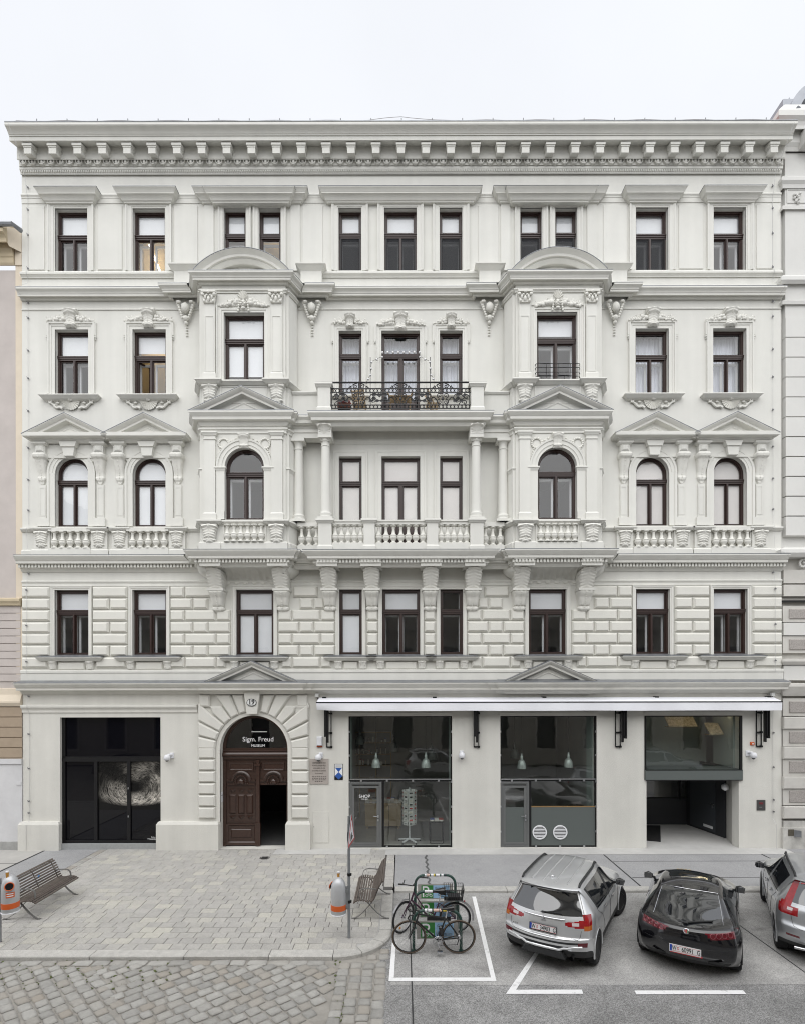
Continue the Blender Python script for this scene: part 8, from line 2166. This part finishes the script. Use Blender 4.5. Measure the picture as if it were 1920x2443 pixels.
# ---- grey SUV at the right edge
xc = [((-2.12,.32),(.76,-1.93,.32),(.84,-1.88,.32),(.88,-1.84,.32),(.90,-1.8,.32)),
 ((-2.25,.50),(.83,-2.02,.50),(.90,-1.90,.49),(.93,-1.82,.45),(.92,-1.76,.32)),
 ((-2.27,.70),(.87,-2.02,.71),(.925,-1.86,.70),(.945,-1.74,.6),(.925,-1.68,.32)),
 ((-2.20,.80),(.875,-1.97,.82),(.93,-1.80,.80),(.95,-1.66,.64),(.925,-1.56,.32)),
 ((-2.17,1.02),(.87,-1.93,1.03),(.93,-1.72,1.0),(.95,-1.54,.74),(.925,-1.42,.32)),
 ((-2.11,1.16),(.81,-1.86,1.18),(.91,-1.64,1.13),(.945,-1.44,.76),(.925,-1.28,.32)),
 ((-1.90,1.54),(.64,-1.70,1.53),(.88,-1.42,1.12),(.94,-1.25,.76),(.925,-1.12,.32)),
 ((-1.98,1.63),(.62,-1.76,1.60),(.88,-1.30,1.11),(.94,-1.15,.75),(.925,-1.04,.32)),
 ((-1.55,1.69),(.62,-1.45,1.635),(.885,-1.1,1.09),(.94,-1.0,.74),(.925,-.95,.32)),
 ((-.5,1.71),(.63,-.45,1.65),(.90,-.45,1.06),(.945,-.4,.73),(.925,-.4,.32)),
 ((.25,1.65),(.60,.15,1.59),(.905,.35,1.03),(.945,.3,.72),(.925,.3,.32)),
 ((1.1,1.15),(.75,.85,1.10),(.90,.9,1.0),(.945,.85,.72),(.925,.85,.32)),
 ((1.7,1.06),(.80,1.6,1.0),(.91,1.4,.93),(.945,1.3,.71),(.925,1.2,.32)),
 ((2.15,.95),(.74,2.0,.9),(.88,1.8,.82),(.93,1.7,.68),(.92,1.6,.32)),
 ((2.36,.6),(.70,2.15,.6),(.85,1.95,.6),(.9,1.85,.52),(.9,1.8,.32)),
 ((2.26,.3),(.7,2.1,.3),(.82,1.95,.3),(.87,1.9,.3),(.88,1.85,.3))]
C_ = Car(xc)
t = car_thing('parked_car','grey SUV with tall L-shaped red tail light, cut by the right edge','car',8.95,-5.50,29,.945)
C_.build(t, GREYC, [
 ('rear_window',CGL,False,lambda u,w,c: 5.0 < u < 6.0 and w < .85),
 ('windscreen',CGL,False,lambda u,w,c: 10.2 < u < 10.9 and w < .92),
 ('side_window',CGL,True,lambda u,w,c: 1.07 < w < 1.30 and (8.0 < u < 8.4 or 8.4 < u < 9.4 or 9.6 < u < 10.7)),
 ('reversing_light',TCLR,True,lambda u,w,c: 4.0 < u < 4.4 and .78 < w < .9),
 ('tail_light',TRED,True,lambda u,w,c: (4.6 < u < 6.6 and .86 < w < 1.0) or (3.6 < u < 4.6 and .7 < w < 1.18) or (4.6 < u < 5.0 and 1.0 < w < 1.12)),
 ('reflector',TDRK,True,lambda u,w,c: 1.2 < u < 1.4 and .7 < w < .95),
 ('sill_cladding',PLAST,True,lambda u,w,c: w > 1.9),
 ('lower_bumper',PLAST,False,lambda u,w,c: u < .6)], (-1.385,1.385), .40)
under(t,.72,-1.8,2.0,.6)
for s in (-1,1):
    for y, st in ((-1.385,0),(1.385,-.2)): car_wheel(t,s*.82,y,.36,.235,RIMS,6,st); arch(t,s*.935,y,.40,'wheel_arch',GREYC,.02)
    m = MB(); m.tube([C_.P(7.55+.26*k,.97,s)+Vector((0,0,.0 if k in (0,9) else .04)) for k in range(10)],.024,8); part(m,'roof_rail',PLAST,t,60)
    side_mirror(t,s*1.04,.66,1.12,PLAST)
    for u, w in ((8.75,1.42),(9.75,1.43)):
        p = C_.P(u,w,s); m = MB(); m.bar(p+Vector((s*.022,-.09,0)),p+Vector((s*.022,.09,0)),.022,.03); part(m,'door_handle',CHR,t)
C_.line(t,'panel_gap',GAP,seq((2.15,0),(2.15,.68),8)+seq((2.5,.78),(3.6,.82),5)); C_.line(t,'panel_gap',GAP,seq((9.45,1.31),(9.45,1.88),8)); C_.line(t,'panel_gap',GAP,seq((7.7,1.33),(8.3,1.5),4)+seq((8.3,1.5),(8.6,1.88),4)); C_.line(t,'panel_gap',GAP,seq((11.0,1.02),(11.1,1.88),8))
C_.line(t,'window_trim',PLAST,seq((7.6,1.30),(10.8,1.31),16),.008)
m = MB(); m.tube([(-.55,-2.0,1.60),(0,-2.01,1.615),(.55,-2.0,1.60)],.015,6); part(m,'brake_light',TRED,t)
m = MB(); m.bar((-.1,-2.125,1.20),(-.45,-2.07,1.215),.02,.018); part(m,'rear_wiper',PLAST,t)
m = MB(); m.tube([(-.3,-2.195,.98),(.3,-2.195,.98)],.014,6); part(m,'chrome_bar',CHR,t); m = MB(); m.frustum([(-.34,.80),(.34,.80),(.40,.97),(-.40,.97)],-2.18,-2.20,.02,-2.19); part(m,'plate_recess',GREYC,t)
for s in (-1,1): m = MB(); m.tube([(s*.42,-2.22,.36),(s*.68,-2.18,.36)],.03,10); part(m,'exhaust',CHR,t,60)

# cars at the far kerb, behind the viewer, that the shop panes mirror
def dup(o, parent=None):
    c = o.copy(); COL.objects.link(c); c.parent = parent
    for ch in list(o.children): dup(ch, c)
    return c
cars = [o for o in scene.objects if o.name.startswith('parked_car') and o.parent is None]
for src, x, lab in ((cars[0],2.1,'car parked across the street, mirrored in the left shop window'),(cars[2],14.6,'car parked across the street, mirrored in the glass box window'),(cars[1],-15.5,'car parked across the street, mirrored in the black showcase')):
    c = dup(src); c.location = (x,-13.4,ZR+.006); c.rotation_euler = (0,0,-PI/2); tag(c, lab, 'car', 'cars parked across the street')
# ================================================================== INSIDE THE SHOP
SW = M('shop_wall',(.34,.335,.32),rough=.9,var=.05); SF = M('shop_floor',(.27,.26,.25),rough=.35,var=.15,vs=2); PLY = M('birch_ply',(.40,.30,.185),rough=.6,var=.1,vs=6); PALE = M('pale_green_reveal',(.40,.46,.43),rough=.7)
m = MB(); m.box(xx(826),xx(1430),.37,5.1,-.02,.02); hp(m,'shop_floor',SF)
m = MB(); m.box(xx(800),xx(1440),5.0,5.12,0,4.75); m.box(xx(1440)-.1,xx(1440),.37,5.1,0,4.75); m.box(xx(822)-.1,xx(822)-.0,.37,5.1,0,4.75); hp(m,'shop_back_wall',SW)
m = MB(); m.box(xx(1120)-.05,xx(1120)+.05,1.6,5.0,0,4.75); hp(m,'shop_partition',SW)
for x, s in ((G1[0],1),(G1[1],-1),(G2[1],-1)):
    m = MB(); m.box(*sorted((x-s*.02,x+s*.03)),.37,.9,.02,G1[3]); hp(m,'window_reveal',PALE)
# pendant lamps
LAMPM = M('lamp_aluminium',(.55,.60,.58),rough=.35,metal=.3); LAMPD = M('lamp_dark',(.10,.11,.10),rough=.4)
def pendant(px, py, d, sc, mat, label):
    x, z = xx(px,-d), zz(py,-d); t = thing('pendant_lamp', label, 'pendant lamp', (x,d,z), 0, 'pendant lamps in the shop')
    m = MB(); R = .115*sc; m.lathe([(R,-.10*sc),(R*.97,-.02*sc),(R*.75,.08*sc),(R*.45,.12*sc),(R*.32,.13*sc),(R*.32,.21*sc),(R*.2,.23*sc),(R*.2,.28*sc),(0,.28*sc)],seg=18); part(m,'lamp_shade',mat,t,40)
    m = MB(); m.tube([(0,0,.27*sc),(0,0,4.7-z)],.006,4); part(m,'cord',IRON,t)
pendant(897,1822,.8,1.3,LAMPM,'bright metal pendant lamp in the left shop window, left one of the low pair')
pendant(1015,1822,.8,1.3,LAMPM,'bright metal pendant lamp in the left shop window, right one of the low pair')
pendant(1029,1802,2.0,1.5,LAMPD,'dim pendant lamp hanging further back behind the right low lamp')
pendant(938,1784,2.6,1.5,LAMPD,'dim pendant lamp deep in the left shop room, near its middle')
pendant(858,1767,1.6,1.4,LAMPD,'dark pendant lamp at upper left behind the left shop window')
pendant(1243,1825,.8,1.3,LAMPM,'bright metal pendant lamp in the second shop window, above its door')
pendant(1355,1822,.8,1.3,LAMPM,'bright metal pendant lamp in the second shop window, at its right part')
pendant(1226,1800,2.0,1.4,LAMPD,'dim pendant lamp behind the bright one in the second shop window')
# shelf unit
t = thing('bookshelf','light wooden bookshelf with goods behind the left shop window','shelf',(xx(876,-4.2),4.2,0))
for z in (1.5,2.0,2.45,2.9,3.3): m = MB(); m.box(-.95,.95,-.17,.17,z,z+.035); part(m,'shelf_board',PLY,t)
for x in (-.95,-.3,.35,.93): m = MB(); m.box(x-.018,x+.018,-.17,.17,0,3.3); part(m,'upright',PLY,t)
BK = [M('book_red',(.30,.04,.03),rough=.6), M('book_white',(.62,.60,.56),rough=.6), M('book_blue',(.05,.08,.22),rough=.6), M('book_tan',(.40,.28,.15),rough=.6), M('book_dark',(.04,.04,.045),rough=.6)]
q = random.Random(9)
BN = ['red','white','blue','tan','dark']; ORD = ['first','second','third','fourth','fifth','sixth','seventh','eighth','ninth','tenth']
def goods(label, xs, z, y, par=None):
    for i, x in enumerate(xs):
        h = q.uniform(.10,.24); w = q.uniform(.03,.10); ci = q.randrange(5); o = thing('book', BN[ci]+' book, '+ORD[i]+' from the left on the '+label+' bookshelf board', 'book', (x,y,z), 0, 'goods on the shop shelf'); 
        m = MB(); m.box(-w/2,w/2,-.09,.09,0,h); part(m,'cover',BK[ci],o)
        m = MB(); m.box(-w/2+.006,w/2-.006,-.094,-.088,.01,h-.01); part(m,'page_block',BK[1],o)
bx_ = xx(876,-4.2)
for z, lv in ((2.0,'lowest filled'),(2.45,'middle'),(2.9,'highest filled')): goods(lv, [bx_-.8+.17*k+q.uniform(-.03,.03) for k in range(10)], z+.036, 4.1)
# counter with stacks of books
cx0, cx1 = xx(872,-2.6), xx(956,-2.6); cyy = 2.6
t = thing('display_counter','pale plywood counter on short feet inside the shop','counter',((cx0+cx1)/2,cyy,0.02)); hw = (cx1-cx0)/2
m = MB(); m.box(-hw,hw,-.35,.35,.10,.86); part(m,'cabinet',PLY,t); m = MB(); m.box(-hw-.03,hw+.03,-.38,.38,.862,.90); part(m,'top',PLY,t)
for x in (-hw*.33,hw*.33): m = MB(); m.box(x-.006,x+.006,-.353,-.349,.12,.84); part(m,'door_gap',GAP,t)
for x in (-hw+.08,hw-.08): m = MB(); m.box(x-.04,x+.04,-.3,.3,0,.1); part(m,'foot',PLY,t)
for k in range(10):
    x = cx0+.08+k*(cx1-cx0-.12)/9; n = q.randint(2,5)
    for j in range(n):
        ci = q.randrange(5); o = thing('book',BN[ci]+' book, '+ORD[j]+' from the bottom of the '+ORD[k]+' stack on the shop counter','book',(x,cyy-.15+.1*(k%2),.922+.034*j),q.uniform(-.1,.1),'books stacked on the counter'); mt = BK[ci]; m = MB(); m.box(-.075,.075,-.11,.11,0,.032); part(m,'cover',mt,o); m = MB(); m.box(-.072,.072,-.113,-.11,.004,.028); part(m,'page_block',BK[1],o)
# postcard rack
rx_, ry_ = xx(976,-.55), .62
t = thing('postcard_rack','white revolving postcard rack standing in the shop window','postcard rack',(rx_,ry_,.02))
m = MB(); m.tube([(0,0,.1),(0,0,1.8)],.022,10); part(m,'column',WHITE,t,40)
for k in range(5):
    a = 2*PI*k/5+.3; m = MB(); m.bar((0,0,.12),(.36*math.cos(a),.36*math.sin(a),.08),.05,.035); part(m,'foot',WHITE,t); m = MB(); m.ball((.36*math.cos(a),.36*math.sin(a),.03),.035); part(m,'castor',BLACK,t)
CARDS = [M('card_white',(.66,.66,.64),rough=.4), M('card_grey',(.30,.30,.30),rough=.4), M('card_black',(.03,.03,.03),rough=.4), M('card_red',(.42,.03,.03),rough=.4), M('card_cream',(.58,.54,.46),rough=.4)]
for r in range(9):
    z = .66+.125*r
    for k in range(8):
        a = 2*PI*k/8+.2; ca, sa = math.cos(a), math.sin(a); c = Vector((ca*.215,sa*.215,z)); tv = Vector((-sa,ca,0)); nv_ = Vector((ca,sa,0))
        m = MB(); m.obox(c,tv*.075,nv_*.004,(ca*.012,sa*.012,.058)); part(m,'postcard',CARDS[0],t)
        m = MB(); m.obox(c+nv_*.006+Vector((0,0,.004)),tv*.055*q.uniform(.5,1),nv_*.002,(0,0,.04*q.uniform(.5,1))); part(m,'card_picture',q.choice(CARDS[1:]+CARDS[2:4]),t)
# small frame table with books
tx, ty = xx(1041,-.4), .55
t = thing('display_table','small dark frame table with books in the shop window','table',(tx,ty,.02))
for x in (-.21,.21):
    for y in (-.15,.15): m = MB(); m.box(x-.02,x+.02,y-.02,y+.02,.03,.70); part(m,'leg',BLACK,t)
m = MB(); m.box(-.23,.23,-.17,.17,.70,.74); part(m,'top',BLACK,t)
for y in (-.15,.15): m = MB(); m.box(-.19,.19,y-.02,y+.02,0,.03); part(m,'base_bar',BLACK,t)
for x, mt, lab in ((-.15,2,'blue book on the small frame table in the shop window'),(0,1,'white book in the middle of the small frame table'),(.14,0,'red book at the right of the small frame table')):
    o = thing('book',lab,'book',(tx+x,ty-.05,.761)); m = MB(); m.box(-.065,.065,-.09,.09,0,.05); part(m,'page_block',BK[1],o); m = MB(); m.box(-.068,.068,-.092,.092,.05,.075); part(m,'cover',BK[mt],o)
# furniture of the second room and exhibits in the glass box
t = thing('bar_table','round dark bistro table behind the second shop window','table',(xx(1375,-1.4),1.4,.02)); m = MB(); m.lathe([(0,.97),(.3,.97),(.3,1.0),(0,1.0)],seg=20); part(m,'top',BLACK,t); m = MB(); m.tube([(0,0,0),(0,0,.97)],.03,8); part(m,'column',BLACK,t); m = MB(); m.lathe([(0,0),(.22,0),(.2,.03),(0,.03)],seg=16); part(m,'base',BLACK,t)
XP = M('exhibit_paper',(.58,.49,.35),rough=.7,var=.55,vs=13)
def exhibit(px0, py0, px1, py1, d, label):
    x0, x1, z0, z1 = xx(px0,-d), xx(px1,-d), zz(py1,-d), zz(py0,-d); t = thing('exhibit_panel',label,'exhibit',((x0+x1)/2,d,z0)); m = MB(); w = (x1-x0)/2; h = z1-z0
    m.obox((0,.1,h/2),(w,0,0),(0,.02,-.01),(0,.18,h/2)); part(m,'sheet',XP,t); m = MB(); m.obox((0,.08,h*.45),(w*.85,0,0),(0,.004,-.002),(0,.09,h*.25)); part(m,'print_block',M('exhibit_print',(.22,.18,.13),rough=.7,var=.3,vs=40) if 'exhibit_print' not in bpy.data.materials else bpy.data.materials['exhibit_print'],t)
    m = MB(); m.box(-w*.9,w*.9,.0,.3,-.03,-.005); part(m,'stand_shelf',PLY,t)
exhibit(1592,1710,1660,1735,.9,'wide yellowed exhibit sheet at the top of the glass box window'); exhibit(1690,1728,1722,1754,.8,'small tilted yellowed exhibit at the right in the glass box window')
m = MB(); m.tube([(xx(1600,-.6),.55,zz(1709)-.02),(xx(1740,-.6),.55,zz(1709)-.02)],.007,8); part(m,'display_lamp',LIT,vt)
# ================================================================== ACROSS THE STREET (seen mirrored in the panes)
t = thing('opposite_house','shaded older house across the street, mirrored in the window panes','house',(0,-17.0,0))
OP = M('opposite_render',(.46,.43,.38),rough=.9,var=.1,vs=1.5); OPD = M('opposite_window',(.03,.032,.036),rough=.2); OPT = M('opposite_trim',(.52,.49,.45),rough=.9)
hl = []
for k in range(-8,9):
    for z0, h in ((1.0,2.6),(5.2,2.4)): hl.append((k*3.1-.6,k*3.1+.6,z0,z0+h))
m = MB(); m.wall(-27,27,-.5,11.6,-.62,-.92,hl); m.box(-27,27,-2.5,-2.4,-.5,11.6); part(m,'wall',OP,t)
for h in hl:
    if abs(h[0]) < 26: 
        m = MB(); m.box(h[0],h[1],-.86,-.8,h[2],h[3]); w = part(m,'window',OPD,t); m = MB(); m.archi(h[0],h[1],h[2],h[3],[(0,0),(0,.05),(.16,.05),(.16,0)],.62,True); m.v = [(x,-.62+(-y-.62),z) for x,y,z in m.v]; part(m,'frame',OPT,w)
for z in (4.5,8.7,11.2): m = MB(); m.box(-27,27,-.62,-.35,z,z+.28); part(m,'cornice',OPT,t)
m = MB(); m.box(-60,60,-4.8+17-17+2.0,-.62,-.35,-.02); 
sw = struct(part(m,'pavement',WALKA)); sw.location = (0,-17.0,0)
